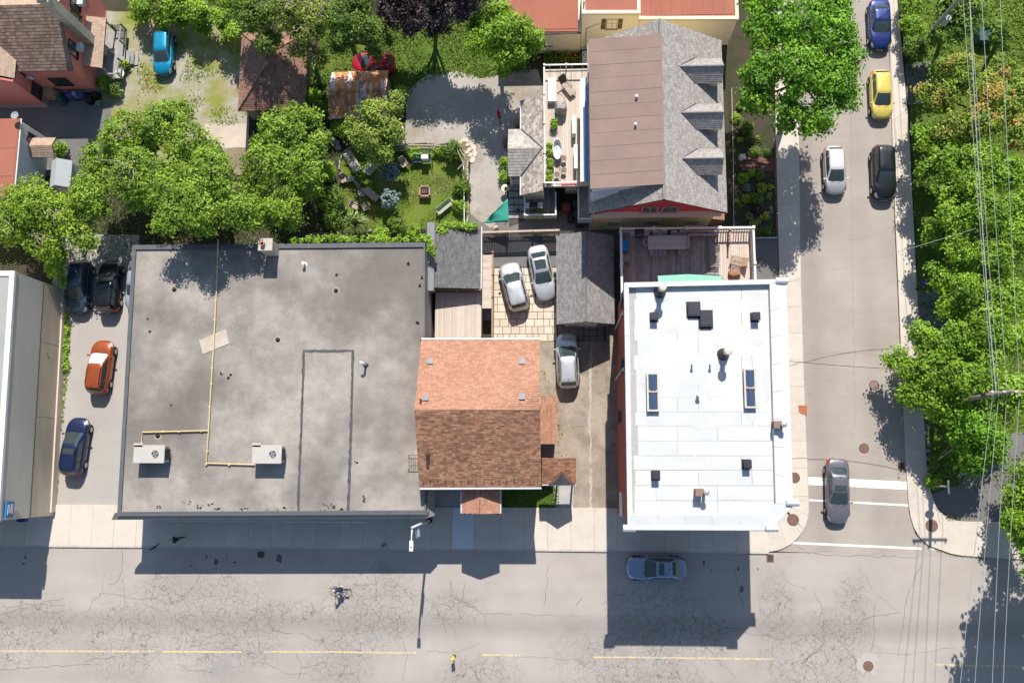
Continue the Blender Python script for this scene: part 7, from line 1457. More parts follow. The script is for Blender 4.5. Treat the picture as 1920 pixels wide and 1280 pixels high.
for k in range(8): p0, p1 = P(877+random.uniform(-1, 1), 302+k*14.5), P(877+random.uniform(-1, 1), 315+k*14.5); m = MB(); m.tube([p0+Vector((0, 0, .08)), p1+Vector((0, 0, .08))], .08, 7); single(m, 'edging_log', MATS['log_white'], 'pale edging log between garden border and gravel drive', 'log', 'edging logs along the drive')
r = thing('rustic_arch', 'weathered rustic stick arch at the garden corner', 'arch', P(866, 300))
for a, b in (((856, 282, .2), (872, 310, 2.0)), ((862, 280, 1.8), (874, 300, 2.0)), ((858, 318, 1.9), (875, 300, 1.9)), ((852, 270, 1.6), (880, 330, 1.6))): m = MB(); m.tube([P(*a), P(*b)], .05, 5); m.build('stick', M_BARKP, r)
# log edging of the bed and low retaining timbers
for k in range(5): m = MB(); a, b = P(585, 438+k*2.6), P(650, 437+k*2.4); m.tube([a+Vector((0, 0, .1+.05*k)), b+Vector((0, 0, .1+.05*k))], .06, 6); single(m, 'bed_timber', M_WOODB, 'brown timber edging between dark shrub and shop wall', 'timber', 'bed edging timbers')
m = MB(); m.tube([P(x, y, .06) for x, y in ((636, 318), (637, 300), (645, 285), (660, 276), (682, 274))], .07, 6); single(m, 'lawn_edging', M_CONCG, 'curved concrete edging at the lawn corner', 'edging')
for k in range(9): a = .2+k*.0; m = MB(); p = P(640+k*17, 432+random.uniform(-2, 3)); stone(m, [(p.x+math.cos(t)*.3*random.uniform(.7, 1.2), p.y+math.sin(t)*.13*random.uniform(.8, 1.2)) for t in np.linspace(0, 5.5, 7)], -.05, .15, cham=.03); single(m, 'edging_stone', M('stone_warm', (.50,.44,.37), (.42,.36,.30), scale=4), 'pale stone edging the foot of garden lawn', 'stone', 'stones edging the lawn foot')
# flagstone fan beside the gravel
fl = sheet('flagstone_bed', [(858,266),(878,260),(892,272),(894,292),(884,306),(874,300),(880,284),(866,278)], .0, M_BARE, .03); FS = M('flagstone', (.62,.54,.43), (.54,.46,.36), scale=3, rnd=.07)
for (x, y, r1, r2, a) in ((862,268,7,4,.6),(871,263,7,4.5,.1),(881,267,8,5,-.5),(888,276,8,5,-1.0),(890,288,8,5,-1.5),(886,300,7,5,-2.0),(877,272,5,3.5,.3),(880,281,5,4,.9),(882,291,5,4,1.4),(876,286,4,3,.8)):
    p = P(x, y); m = MB(); stone(m, [(p.x+(math.cos(t)*r1*math.cos(a)-math.sin(t)*r2*math.sin(a))/22*random.uniform(.85, 1.1), p.y+(math.cos(t)*r1*math.sin(a)+math.sin(t)*r2*math.cos(a))/22*random.uniform(.85, 1.1)) for t in np.linspace(0, 5.4, 8)], -.02, .05+random.uniform(0, .02), cham=.03); m.build('flagstone', FS, fl)
for x, y in ((632, 268), (634, 277), (625, 262), (618, 250)): p = P(x, y); m = MB(); stone(m, [(p.x+math.cos(t)*.3*random.uniform(.7, 1.2), p.y+math.sin(t)*.3*random.uniform(.7, 1.2)) for t in np.linspace(0, 5.5, 7)], -.05, .06, cham=.03); single(m, 'stepping_stone', M_CONCG, 'grey stepping stone in the shade near rusty shed', 'stone', 'stepping stones near the shed')
r = thing('wooden_bench', 'pale wooden bench in shrubs left of the lawn', 'bench', P(603, 335))
for k in range(4): m = MB(); m.box((0, -.55+k*.36, .45), (.55, .32, .04)); m.build('seat_board', M_WOODP, r, w=False)
for s in (-1, 1): m = MB(); m.box((0, s*.6, .22), (.5, .06, .44)); m.build('leg', M_WOODG, r, w=False)
for x, y in ((774,360),(777,363),(772,370),(800+12,366),(818,363),(826,352),(832,354),(817,372),(790,385)): blot(x, y, 2.0, 2.0, M_BARE, bpy.data.objects['garden_lawn'], .006, name='bare_spot')
# ---- things on the upper deck (z = DZ)
m = MB(); a, b = P(1027, 146, DZ+.5), P(1043, 190, DZ+.5); m.box(((a.x+b.x)/2, (a.y+b.y)/2, DZ+.26), (b.x-a.x, a.y-b.y, .5)); single(m, 'storage_chest', M_WPAINT, 'long white storage chest at the upper deck corner', 'chest', bevel=.02)
r = thing('deck_lounger', 'taupe lounger with raised back on the upper deck', 'lounger', P(1063, 166, DZ), D(-52)); m = MB(); m.box((.25, 0, .36), (1.2, .62, .08)); m.build('seat', M_TAUPE, r, w=False, bevel=.02); m = MB(); m.box((-.62, 0, .7), (.75, .62, .07), tilt=Matrix.Rotation(.95, 3, 'Y')); m.build('backrest', M('mesh_brown', (.10,.08,.07)), r, w=False)
for a in (-.3, .75):
    for s in (-1, 1): m = MB(); m.tube([(a, s*.3, 0), (a, s*.3, .35)], .022, 5); m.build('leg', M_BRZ, r, w=False)
for s in (-1, 1): m = MB(); m.tube([(-.75, s*.34, .9), (-.35, s*.34, .62), (.2, s*.34, .6), (.25, s*.34, .3)], .022, 5); m.build('armrest', M_BRZ, r, w=False)
def lump(name, label, cat, x, y, z, sx, sy, h, mat, jit=.05):
    m = MB(); vs = []; fs = []; n, k = 14, 6
    for j in range(k):
        t = j/(k-1); sc = (1-t**4*.25)
        for i in range(n): a = 2*math.pi*i/n; c, s = math.cos(a), math.sin(a); vs.append((sx/2*sc*math.copysign(abs(c)**.5, c)+random.uniform(-jit, jit), sy/2*sc*math.copysign(abs(s)**.5, s)+random.uniform(-jit, jit), h*t+random.uniform(-jit, jit)*(j > 0)))
    for j in range(k-1): fs += [(j*n+i, j*n+(i+1) % n, (j+1)*n+(i+1) % n, (j+1)*n+i) for i in range(n)]
    vs.append((random.uniform(-.1, .1), random.uniform(-.1, .1), h+.08)); fs += [((k-1)*n+i, (k-1)*n+(i+1) % n, len(vs)-1) for i in range(n)]
    p = P(x, y, z); m.add([Vector(v)+p for v in vs], fs); return single(m, name, mat, label, cat)
lump('covered_grill', 'grey tarpaulin covered grill on the upper deck', 'grill', 1052, 206, DZ, .95, 1.0, 1.1, M('cover_grey', (.40,.365,.335), (.33,.30,.275), scale=2, rough=.6), .06)
for x, y, sx, sy, lab in ((1038, 236, .5, .75, 'oblong planter of bright green leaves on upper deck'), (1031, 284, .4, 1.1, 'long planter of bright green leaves at deck rail'), (1032, 311, .65, .75, 'round dark planter with lime plant at deck rail'), (1030, 333, .45, .95, 'oblong planter of lime leaves near deck corner')):
    p = P(x, y, DZ); r = thing('planter', lab, 'planter', p, 0, 'deck planters'); m = MB(); m.lathe((0, 0, 0), [(.8, 0), (1.0, .42), (.92, .42), (.9, .36), (0, .36)], 14); m.v = [(a*sx/2, b*sy/2, c) for a, b, c in m.v]; m.build('pot', M('pot_grey', (.20,.21,.21), (.15,.16,.16)), r, w=False); pp, nn, tt = foliage([(0, dy, .5, .26) for dy in (-sy*.22, sy*.22)], 3.5, .11, .14, .7); leafmesh('plant', pp, nn, .11, tt, LF_VINE, r, kind='stuff')
r = thing('bathtub', 'white freestanding bathtub on the upper deck', 'bathtub', P(1045, 284, DZ)); m = MB(); m.lathe((0, 0, 0), [(.0, .02), (.7, .02), (.85, .15), (1.0, .55), (1.04, .58), (.98, .6), (.9, .55), (.76, .2), (0, .16)], 24); m.v = [(a*.38, b*.86, c) for a, b, c in m.v]; m.build('tub', M('enamel', (.76,.76,.75), rough=.2), r, w=False, autosmooth=True); m = MB(); m.cyl((0, .55, .18), .05, .02, 10); m.build('drain', M_GREYMET, r, w=False); m = MB(); m.tube([(0, .85, .5), (0, .85, .8), (0, .65, .82)], .025, 6); m.build('tap', M_GREYMET, r, w=False)
m = MB(); p = P(1076, 233, DZ+.9); m.box((p.x, p.y, DZ+.45), (.3, 1.6, .9)); single(m, 'sideboard', M_WPAINT, 'narrow white sideboard against the deck awning', 'cabinet', bevel=.02)
table('deck_table', 'narrow white deck table under the blue awning strip', 1079, 300, .3, 2.0, .8, M_WPAINT, M_WPAINT, DZ)
for k, (x, y, lab) in enumerate(((1057, 300, 'round wire bistro seat beside the bathtub'), (1057, 322, 'round wire bistro seat near the deck corner'), (1044, 330, 'dark wire bistro chair on the upper deck'))):
    r = thing('bistro_chair', lab, 'chair', P(x, y, DZ), k*1.3, 'bistro chairs'); m = MB(); m.lathe((0, 0, .44), [(.22, 0), (.23, .02), (.2, .03), (0, .03)], 12); m.build('seat', M('wire_brown', (.22,.17,.14)), r, w=False)
    for a in range(4): m = MB(); t = a*math.pi/2+.7; m.tube([(math.cos(t)*.22, math.sin(t)*.22, 0), (math.cos(t)*.15, math.sin(t)*.15, .45)], .015, 4); m.build('leg', M_BRZ, r, w=False)
    m = MB(); m.tube([(-.2, -.18, .45), (-.27, -.16, .85), (-.27, .16, .85), (-.2, .18, .45)], .015, 4); m.build('backrest', M_BRZ, r, w=False)
m = MB(); m.tube([P(1052, 346, DZ+1.0), P(1082, 345, DZ+1.0)], .13, 8); single(m, 'rolled_towel', M('towel_red', (.50,.05,.08), (.6,.3,.3), scale=3), 'red and white towel rolled over the deck rail', 'towel')
def bbq(label, x, y, z, head):
    r = thing('barbecue', label, 'barbecue', P(x, y, z), head, 'barbecues'); m = MB(); m.box((0, 0, .45), (.62, .5, .7)); m.build('cabinet', M_DARKMET, r, w=False); m = MB(); m.tube([(-.33, 0, .95), (.33, 0, .95)], .25, 12); m.build('lid', M_BLACK, r, w=False, autosmooth=True); m = MB(); m.tube([(-.22, -.27, 1.0), (.22, -.27, 1.0)], .02, 6); m.build('handle', M_GREYMET, r, w=False)
    for s in (-1, 1): m = MB(); m.box((s*.55, 0, .85), (.42, .5, .04)); m.build('side_shelf', M_GUTTER if z < 2 else M_GREYMET, r, w=False, bevel=.008)
    for s in (-1, 1): m = MB(); m.tube([(s*.27, -.2, .07), (s*.3, -.2, .07)], .07, 10); m.build('wheel', M_BLACK, r, w=False)
bbq('gas barbecue with white shelves on the low porch', 1001, 391, .7, 0); bbq('gas barbecue with grey shelves on the rear deck', 1197, 441, RZD, 0)
# ---- low patio bits
r = thing('green_canopy', 'torn green canvas shade sail by the gravel drive', 'canopy', P(935, 405)); m = MB(); A, B, C_, E = P(952, 372, 2.2), P(954, 416, 1.9), P(905, 419, .9), P(928, 396, 1.9); n = 8; vs = []; fs = []
for j in range(n+1):
    for i in range(n+1): u, v = i/n, j/n; p = lerp(lerp(A, B, u), lerp(E, C_, u), v); p.z += .12*math.sin(u*9+v*5)*v*(1-u*.5)+random.uniform(-.02, .02); vs.append(p)
fs = [(j*(n+1)+i, j*(n+1)+i+1, (j+1)*(n+1)+i+1, (j+1)*(n+1)+i) for j in range(n) for i in range(n)]; m.add(vs, fs); o = m.build('canvas', M('canvas_green', (.05,.36,.27), (.04,.29,.22), scale=2), r, smooth=True); so = o.modifiers.new('thickness', 'SOLIDIFY'); so.thickness = .02
m = MB(); m.tube([P(952, 374), P(952, 374)+Vector((0, 0, 2.4))], .035, 6); m.build('pole', M_BRZ, r)
r = thing('round_table', 'cream round table by the gravel drive', 'table', P(948, 358)); m = MB(); m.cyl((0, 0, .7), .34, .04, 18); m.build('table_top', M_CREAMP, r, w=False); m = MB(); m.cyl((0, 0, 0), .05, .7, 8); m.build('leg', M_BRZ, r, w=False); m = MB(); m.lathe((.05, -.05, .74), [(.08, 0), (.11, .15), (.1, .15), (.07, .03), (0, .03)], 10); m.build('bowl', M_BLACK, r, w=False)
m = MB(); p = P(938, 232, 0); m.lathe(p, [(.05, 0), (.05, 1.2), (.16, 1.35), (.14, 2.2), (.03, 2.9), (0, 2.95)], 8); single(m, 'red_parasol', M('canvas_red', (.42,.012,.02), (.32,.01,.015), tint=.3), 'closed red parasol standing at the gravel lot edge', 'parasol')
lump('clay_pot_group', 'terracotta planter box beside the veranda gable', 'planter', 948, 268, 0, .45, .9, .5, M('terracotta', (.26,.15,.10), (.2,.11,.08)), .01)
lump('boulder', 'white painted boulder by the garden tree', 'boulder', 752, 245, 0, .55, .6, .45, M_WPAINT, .05)
lump('barrel_planter', 'round barrel planter at veranda eave', 'planter', 971, 232, 0, .6, .6, .6, M_WOODB, .02)
for x, y, s, h, c, lab in ((1062, 392, .9, .8, (.20,.05,.05), 'red slatted bin below the upper deck'), (1080, 386, .8, .9, (.03,.035,.04), 'black storage bin below the upper deck'), (1070, 412, .6, .7, (.02,.02,.025), 'black refuse sack in the court corner'), (1086, 420, .7, .8, (.02,.022,.025), 'black compost bin in the court corner'), (971, 395, .3, .35, (.03,.05,.15), 'navy blue pail on the grey patio'), (930, 430, .5, .5, (.5,.35,.28), 'terracotta tub by the torn green canvas')):
    lump('bin', lab, 'bin', x, y, 0, s, s, h, M('bin_%d' % x, c, rough=.5), .015)
# ---- rear deck things
TG = M('slat_grey', (.46,.465,.45), (.40,.405,.39), scale=4, tint=.1)
r = thing('dining_table', 'long grey slatted dining table on the rear deck', 'table', P(1252, 459, RZD+.0)); w_, d_ = 3.25, 1.1
for k in range(9): m = MB(); m.box((0, -d_/2+.06+k*(d_-.12)/8, .74), (w_, .115, .035)); m.build('table_slat', TG, r, w=False)
for a in (-1, 1):
    for b in (-1, 1): m = MB(); m.box((a*(w_/2-.15), b*(d_/2-.12), .36), (.09, .09, .72)); m.build('leg', TG, r, w=False)
DCG = 'dining chairs on the rear deck'; CG = M('weave_grey', (.36,.36,.35), (.29,.29,.28), scale=6)
for x, y, hd, lab in ((1224, 476, 90, 'grey dining chair below the slatted table, left of three'), (1240, 476, 90, 'grey dining chair below the slatted table, middle of three'), (1278, 475, 90, 'grey dining chair below the slatted table, right of three'), (1212, 459, 0, 'grey dining chair at the barbecue end of slatted table'), (1230, 445, -90, 'grey dining chair behind the slatted table next to barbecue'), (1243, 443, -90, 'grey dining chair behind slatted table, second from barbecue'), (1262, 445, -90, 'grey dining chair behind slatted table, third from barbecue'), (1277, 445, -90, 'grey dining chair behind slatted table by the inner rail')):
    chair(lab, x, y, D(hd), RZD, CG, M_GREYMET, .52, DCG, .42, 'dining_chair')
lump('navy_cover', 'navy blue covered chest behind the dining table', 'chest', 1263, 434, RZD, 1.3, .55, .6, M('navy_cloth', (.015,.03,.07)), .02)
m = MB(); p = P(1170, 463, RZD); m.box((p.x, p.y, RZD+.3), (.5, .95, .6)); single(m, 'cushion_box', M('cushion_blue', (.01,.22,.55), (.01,.18,.48)), 'bright blue cushion box against the rear deck rail', 'box', bevel=.04)
chair('small wooden chair beside the blue cushion box', 1174, 487, D(0), RZD, M_TEAKG, M_WOODB, .6, None, .5, 'deck_chair')
lump('urn_planter', 'round clay urn at rear deck rail', 'planter', 1169, 503, RZD, .45, .45, .5, M('clay_dark', (.25,.16,.11)), .01)
slat_lounger('dark slatted bench lounger on rear deck facing the pale boards', 1338, 483, D(-90), 1.7, .75, M_TEAKG, 'deck loungers', RZD); slat_lounger('slatted reclining chair turned askew on pale deck boards', 1383, 492, D(165), 1.3, .7, M('slat_tan', (.34,.26,.18), (.26,.19,.13), scale=5), 'deck loungers', RZD)
lump('log_basket', 'basket of brown logs by the white parapet', 'basket', 1376, 514, RZD, .9, .6, .5, M('basket_brown', (.24,.13,.08), (.34,.2,.13), scale=8), .06)
r = thing('shade_sail', 'mint green shade sail stretched along white parapet', 'canopy', P(1290, 520, RZD)); m = MB(); zt = RZD+2.0
q = [P(1233, 517, zt), P(1290, 514, zt+.1), P(1345, 515, zt+.1), P(1356, 518, zt), P(1350, 545, zt), P(1290, 548, zt), P(1236, 545, zt)]; m.slab(q, .03); m.build('canvas', M('canvas_mint', (.22,.55,.44), (.28,.60,.50), scale=1.5), r)
for x, y in ((1233, 519), (1354, 520)): m = MB(); p = P(x, y, zt); m.tube([(p.x, p.y, RZD), (p.x, p.y, zt+.15)], .04, 6); m.build('pole', M_GREYMET, r)
# ---- refuse bins and yard clutter of the pink house
for x, y, sx, sy, h, c, lab in ((115, 181, .55, .6, 1.0, (.12,.20,.13), 'sage green wheeled bin by the pink wall'), (121, 192, .55, .6, .9, (.02,.10,.08), 'dark green wheeled bin below the sage one'), (137, 183, .8, .55, .8, (.10,.06,.30), 'purple recycling tub at pink wall'), (147, 181, .35, .5, .85, (.30,.34,.52), 'pale lilac sack between the recycling tubs'), (159, 183, .6, .6, .8, (.03,.09,.26), 'blue recycling box at pink wall'), (172, 190, .7, .7, .7, (.015,.017,.02), 'black refuse sack past the blue box'), (184, 182, .6, .6, .7, (.015,.017,.02), 'black round bin at the pink house corner'), (186, 196, .5, .5, .4, (.10,.20,.16), 'pale green pot on the shaded driveway edge')):
    lump('refuse_bin', lab, 'bin', x, y, 0, sx, sy, h, M('refuse_%d' % x, c, rough=.45), .02)
m = MB(); p = P(101, 178); m.prism([(p.x-.7, p.y-.5), (p.x+.6, p.y-.5), (p.x+.6, p.y+.6), (p.x-.7, p.y+.6)], -.05, [1.1, 1.1, 1.4, 1.4]); single(m, 'bin_store', M_WOODB, 'low brown bin store against the pink wall', 'shed')
r = thing('round_table', 'white round table with a bottle beside the pink house', 'table', P(231, 145)); m = MB(); m.lathe((0, 0, .66), [(0, 0), (.42, 0), (.44, .03), (.42, .05), (0, .05)], 18); m.build('table_top', M_WPAINT, r, w=False); m = MB(); m.cyl((0, 0, 0), .06, .68, 8); m.build('leg', M_WPAINT, r, w=False); m = MB(); m.box((0, .0, .73), (.2, .24, .04), .6); m.build('tray', M('tray_grey', (.25,.24,.23)), r, w=False)
m = MB(); m.tube([P(188+k*3, 150+2.5*math.sin(k*2.2), .6) for k in range(8)], .05, 6); single(m, 'coiled_hose', M_WPAINT, 'white coiled hose hanging near the pink porch', 'hose')
# ---- brick path and edging of the front garden
bp = sheet('brick_path_bed', [(1384,292),(1452,298),(1452,326),(1400,322),(1384,312)], .0, M_JOINT); BR = M('brick_paver', (.22,.105,.08), (.17,.08,.06), scale=5, rnd=.2)
for i in range(9):
    for j in range(4):
        x, y = 1391+i*7.2+(3.5 if j % 2 else 0), 298+j*6.6
        if y < 296+.1*(x-1384)+24: p = P(x, y); m = MB(); m.box((p.x, p.y, .02), (.29, .26, .06)); m.build('brick', BR, bp)
be = sheet('brick_edging_bed', [(1449,262),(1455,262),(1462,447),(1455,447)], .0, M_JOINT)
for k in range(30): p = P(1452.5+k*.2, 265+k*6.2); m = MB(); m.box((p.x, p.y, .05), (.24, .24, .12), random.uniform(-.05, .05)); m.build('brick', BR, be)
m = MB(); m.box(lerp(P(1410, 447), P(1455, 447), .5)+Vector((0, 0, .1)), (2.1, .12, .25)); single(m, 'garden_kerb', M_CONCG, 'grey kerb between front garden and asphalt stub', 'kerb')
r = thing('string_light_fence', 'thin white wire fence along the yellow house side', 'fence', P(1374, 300)); m = MB(); m.tube([P(1372, 165, .8), P(1375, 300, .8), P(1376, 430, .8)], .018, 5); m.build('wire', M_WPAINT, r)
for k in range(12): p = P(1373+k*.3, 172+k*23); m = MB(); m.tube([p, p+Vector((0, 0, .85))], .018, 5); m.build('stake', M_WPAINT, r)
m = MB(); p = P(1386, 200); m.lathe(p, [(.24, 0), (.26, .35), (.22, .35), (.2, .1), (0, .1)], 14); single(m, 'garden_pot', M_CONCG, 'grey round empty pot in the upper front garden', 'pot'); lump('white_rock', 'white flowering pot by brick path end', 'pot', 1391, 296, 0, .5, .45, .4, M_WPAINT, .08)
# ================================================================ PEOPLE
SKIN = M('skin', (.42,.25,.18), (.38,.22,.16), scale=8, rough=.6); HAIRD = M('hair_dark', (.03,.02,.016), rough=.7)
def figure(root, chains, mat, name, sub=2):
    """one continuous skinned surface grown from joint chains: list of [(x,y,z,r), ...]; the first point of each later chain is looked up in earlier ones"""
    vs, es, rs = [], [], []; key = {}
    for ch in chains:
        prev = None
        for (x, y, z, r) in ch:
            k = (round(x, 3), round(y, 3), round(z, 3))
            if k not in key: key[k] = len(vs); vs.append((x, y, z)); rs.append(r)
            i = key[k]
            if prev is not None and prev != i: es.append((prev, i))
            prev = i
    me = bpy.data.meshes.new(name); me.from_pydata(vs, es, []); o = bpy.data.objects.new(name, me); COL.objects.link(o); o.parent = root
    sk = o.modifiers.new('skin', 'SKIN'); sk.use_smooth_shade = True
    for i, v in enumerate(me.skin_vertices[0].data): v.radius = (rs[i], rs[i]); v.use_root = (i == 0)
    sb = o.modifiers.new('subdivision', 'SUBSURF'); sb.levels = sub; sb.render_levels = sub; me.materials.append(mat)
    bpy.context.view_layer.update(); dg = bpy.context.evaluated_depsgraph_get(); nm = bpy.data.meshes.new_from_object(o.evaluated_get(dg)); o.modifiers.clear(); o.data = nm; nm.materials.clear(); nm.materials.append(mat); return o
def head(root, c, yaw, pitch, hairm, cap=None, long=False):
    """face with nose, eyes, mouth and ears; looks along +x after yaw"""
    R = Matrix.Rotation(yaw, 3, 'Z') @ Matrix.Rotation(pitch, 3, 'Y'); c = Vector(c); m = MB(); m.lathe((0, 0, 0), [(0, -.135), (.045, -.13), (.07, -.09), (.085, -.03), (.09, .03), (.08, .08), (.05, .115), (0, .128)], 14)
    v = [(x*1.1+(.015 if z < 0 else 0), y*.9, z) for x, y, z in m.v]; m.v = [tuple(c+R @ Vector(q)) for q in v]; h = m.build('head', SKIN, root, w=False, smooth=True)
    def part(nm, pts, f, mat): b = MB(); b.add([c+R @ Vector(q) for q in pts], f); b.build(nm, mat, h, w=False)
    part('nose', [(.09, -.014, -.03), (.09, .014, -.03), (.1, 0, .025), (.122, 0, -.022)], [(0, 1, 3), (1, 2, 3), (2, 0, 3)], SKIN)
    for s in (-1, 1):
        b = MB(); p = c+R @ Vector((.088, s*.033, .012)); b.box(p, (.014, .022, .011)); b.build('eye', M_BLACK, h, w=False); b = MB(); p = c+R @ Vector((0, s*.086, -.005)); b.box(p, (.035, .016, .055)); b.build('ear', SKIN, h, w=False, bevel=.005)
    b = MB(); b.box(c+R @ Vector((.092, 0, -.07)), (.012, .045, .009)); b.build('mouth', M('lips', (.3,.1,.09)), h, w=False)
    b = MB(); b.lathe((0, 0, 0), [(.093, -.01), (.101, .03), (.092, .085), (.058, .128), (0, .142)], 14); b.v = [tuple(c+R @ Vector((x*1.1-.014, y*.92, z))) for x, y, z in b.v]; b.build('helmet' if cap == 'helmet' else 'cap' if cap else 'hair', hairm, root, w=False, smooth=True)
    if cap == 'cap': b = MB(); b.box(c+R @ Vector((.13, 0, .05)), (.1, .13, .012)); b.build('brim', hairm, root, w=False)
    if long: b = MB(); b.lathe((0, 0, 0), [(.06, -.2), (.085, -.1), (.09, .0)], 10); b.v = [tuple(c+R @ Vector((x*.8-.045, y, z))) for x, y, z in b.v]; b.build('hair_length', hairm, root, w=False)
def hand(root, w, d, s, grip=0.0):
    """palm with four fingers and a thumb from wrist w along d"""
    w, d = Vector(w), Vector(d).normalized(); u = d.cross(Vector((0, 0, 1))).normalized()*s; dn = d.cross(u).normalized(); dn = -dn if dn.z > 0 else dn; ch = []
    pc = w+d*.05; ch.append([(*w, .024), (*pc, .03)])
    for k, (o, l) in enumerate(((-.03, .07), (-.01, .08), (.01, .075), (.03, .06))):
        k0 = w+d*.09+u*o; ch.append([(*pc, .03), (*k0, .011), (*(k0+d*l*.5+dn*grip*.3), .009), (*(k0+d*l*(.8-grip*2)+dn*(.02+grip)), .008)])
    t0 = w+d*.03+u*(-.035); ch.append([(*pc, .03), (*t0, .012), (*(t0+d*.035-u*.015+dn*.015), .009)]); figure(root, ch, SKIN, 'hand', 1)
def person(label, loc, rz, step, shirt, trousers, hairm, shoe, cap=None, long=False, extra=None, skirt=False, arms=None):
    r = thing('person', label, 'person', loc, rz); s = step
    body = [[(0, 0, .98, .135), (.01, 0, 1.14, .12), (.02, 0, 1.30, .145), (.02, 0, 1.43, .11), (.025, 0, 1.51, .055), (.03, 0, 1.58, .05)]]
    L_, R_ = (.02, .2, 1.42), (.02, -.2, 1.42); A = arms or (((-.06, .25, 1.14), (.08, .25, .93)), ((.08, -.25, 1.15), (.24, -.22, .96)))
    for S_, (e, w) in ((L_, A[0]), (R_, A[1])): body.append([(.02, 0, 1.43, .11), (*S_, .062), (*e, .046), (*(Vector(e)*.25+Vector(w)*.75), .036)])
    figure(r, body, shirt, 'shirt')
    legs = [[(0, 0, .98, .13), (0, .09, .93, .095), (s*.5+.03, .095, .52, .066), (s-.02, .095, .12, .045)], [(0, 0, .98, .13), (0, -.09, .93, .095), (-s*.35+.05, -.095, .52, .066), (-s-.02, -.095, .14, .045)]]
    figure(r, legs, trousers, 'trousers')
    for sx, y, z in ((s, .095, .045), (-s, -.095, .06)): m = MB(); m.box((sx+.05, y, z), (.27, .095, .09)); m.build('shoe', shoe, r, w=False, bevel=.03)
    for k, (e, w) in enumerate(A): figure(r, [[(*(Vector(e)*.3+Vector(w)*.7), .03), (*w, .025)]], SKIN, 'forearm', 1); hand(r, w, Vector(w)-Vector(e), 1 if k else -1)
    head(r, (.05, 0, 1.68), 0, .08, hairm, cap, long); return r
BLK = M('cloth_black', (.018,.019,.022), (.028,.029,.032), scale=6); NAV = M('cloth_navy', (.02,.035,.08), (.03,.045,.10), scale=6); WHS = M('cloth_white', (.6,.6,.6), (.52,.52,.52), scale=6)
person('person in black clothes walking along the shaded shop pavement', P(340, 1009, ZP), math.radians(180), .22, BLK, BLK, M('cap_grey', (.35,.34,.33)), BLK, cap='cap')
pw = person('person in blue top with pale bag walking on right pavement edge', P(1722, 536, ZP), math.radians(215), .2, M('cloth_blue', (.03,.10,.34), (.025,.08,.28), scale=6), NAV, HAIRD, BLK, long=True)
m = MB(); m.box((-.14, -.05, 1.22), (.14, .3, .4)); bg = m.build('bag', WHS, None, w=False, bevel=.04); bg.location = pw.location; bg.rotation_euler = pw.rotation_euler; setp(bg, 'pale shoulder bag carried by the person on right pavement', 'bag')
# cyclist
bl = P(640, 1102, 0); br = math.radians(180-4); bk = thing('bicycle', 'black bicycle ridden along the main road', 'bicycle', bl, br); FR = M('bike_frame', (.05,.06,.03), rough=.4)
for x, nm in ((.52, 0), (-.52, 1)):
    m = MB(); m.tube([(x+math.cos(a)*.34, 0, .35+math.sin(a)*.34) for a in np.linspace(0, 2*math.pi, 25)], .02, 6); w = m.build('wheel', M_TYRE, bk, w=False); m = MB()
    for k in range(8): a = k*math.pi/4; m.tube([(x, 0, .35), (x+math.cos(a)*.33, 0, .35+math.sin(a)*.33)], .004, 3)
    m.build('spokes', M_GREYMET, w, w=False, kind='stuff')
m = MB(); 
for a, b in (((-.52, 0, .35), (-.1, 0, .32)), ((-.52, 0, .35), (-.18, 0, .82)), ((-.1, 0, .32), (-.2, 0, .88)), ((-.18, 0, .78), (.36, 0, .84)), ((-.1, 0, .32), (.37, 0, .74)), ((.36, 0, .92), (.52, 0, .35))): m.tube([a, b], .02, 6)
m.build('frame', FR, bk, w=False); m = MB(); m.box((-.24, 0, .92), (.26, .14, .06)); m.build('saddle', M_BLACK, bk, w=False, bevel=.02); m = MB(); m.tube([(.3, -.3, 1.02), (.36, -.08, 1.04), (.36, .08, 1.04), (.3, .3, 1.02)], .016, 6); m.tube([(.36, 0, .9), (.36, 0, 1.04)], .018, 6); m.build('handlebar', M_BLACK, bk, w=False)
m = MB(); m.tube([(-.1, -.12, .22), (-.1, -.05, .32), (-.1, .05, .32), (-.1, .12, .45)], .014, 5); m.build('crank', M_GREYMET, bk, w=False); m = MB(); m.box((-.1, -.16, .2), (.1, .09, .02)); m.build('pedal', M_BLACK, bk, w=False); m = MB(); m.box((-.1, .16, .46), (.1, .09, .02)); m.build('pedal', M_BLACK, bk, w=False); m = MB(); m.box((-.55, 0, .78), (.36, .16, .03)); m.build('rear_rack', M_DARKMET, bk, w=False)
cy = thing('person', 'cyclist in dark shirt and pale helmet riding the black bicycle', 'person', bl, br)
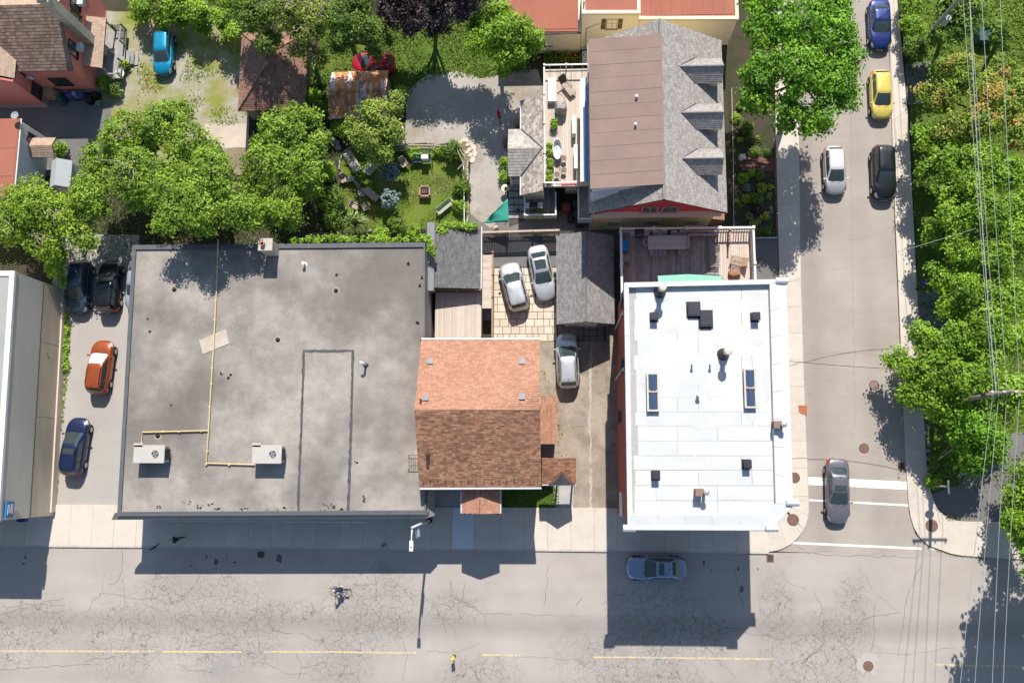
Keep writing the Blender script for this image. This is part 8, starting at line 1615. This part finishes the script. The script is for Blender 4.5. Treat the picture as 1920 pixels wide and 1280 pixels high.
figure(cy, [[(-.22, 0, .98, .13), (-.12, 0, 1.14, .12), (.0, 0, 1.3, .14), (.06, 0, 1.38, .1), (.11, 0, 1.44, .052), (.15, 0, 1.48, .048)], [(.06, 0, 1.38, .1), (.08, .19, 1.36, .06), (.16, .27, 1.16, .045)], [(.06, 0, 1.38, .1), (.08, -.19, 1.36, .06), (.16, -.27, 1.16, .045)]], NAV, 'shirt')
figure(cy, [[(-.22, 0, .98, .13), (-.2, .09, .94, .095), (.14, .12, .86, .07)], [(-.22, 0, .98, .13), (-.2, -.09, .94, .095), (.08, -.12, .66, .07)]], BLK, 'shorts')
for s, kn, an in ((1, (.14, .12, .86), (-.1, .15, .55)), (-1, (.08, -.12, .66), (-.12, -.15, .28))):
    figure(cy, [[(*kn, .058), (*(Vector(kn)*.55+Vector(an)*.45), .055), (*an, .036)]], SKIN, 'shin', 1); m = MB(); m.box((an[0]+.06, an[1], an[2]-.045), (.26, .09, .08)); m.build('shoe', WHS, cy, w=False, bevel=.03)
    e, w = Vector((.16, s*.27, 1.16)), Vector((.27, s*.28, 1.07)); figure(cy, [[(*e, .04), (*w, .027)]], SKIN, 'forearm', 1); hand(cy, w, Vector((.8, 0, -.3)), s, .03)
head(cy, (.2, 0, 1.60), 0, .15, M('helmet_pale', (.50,.52,.56), rough=.35), cap='helmet')

# pale worn seam and damp patches down the side driveway
M_SEAM = M('drive_seam', (.44,.40,.36), (.36,.32,.28), scale=4); drv = bpy.data.objects['side_driveway']
ribbon([(1109,625),(1108,700),(1106,780),(1107,860),(1108,962)], .004, .16, M_SEAM, drv, 'worn_seam', .12)
for x, y, a, b in ((1085,790,18,14),(1128,720,12,20),(1075,880,16,22),(1120,900,14,16)): blot(x, y, a, b, M('drive_damp', (.25,.215,.18), (.29,.25,.21)), drv, .002, 13)
lane = bpy.data.objects['parking_lane']
for x, y, a, b, c in ((200,760,20,30,(.36,.335,.31)),(190,850,22,40,(.375,.35,.325))): blot(x, y, a, b, M('lane_%d' % x, c, tuple(q*.92 for q in c)), lane, .003, 14)
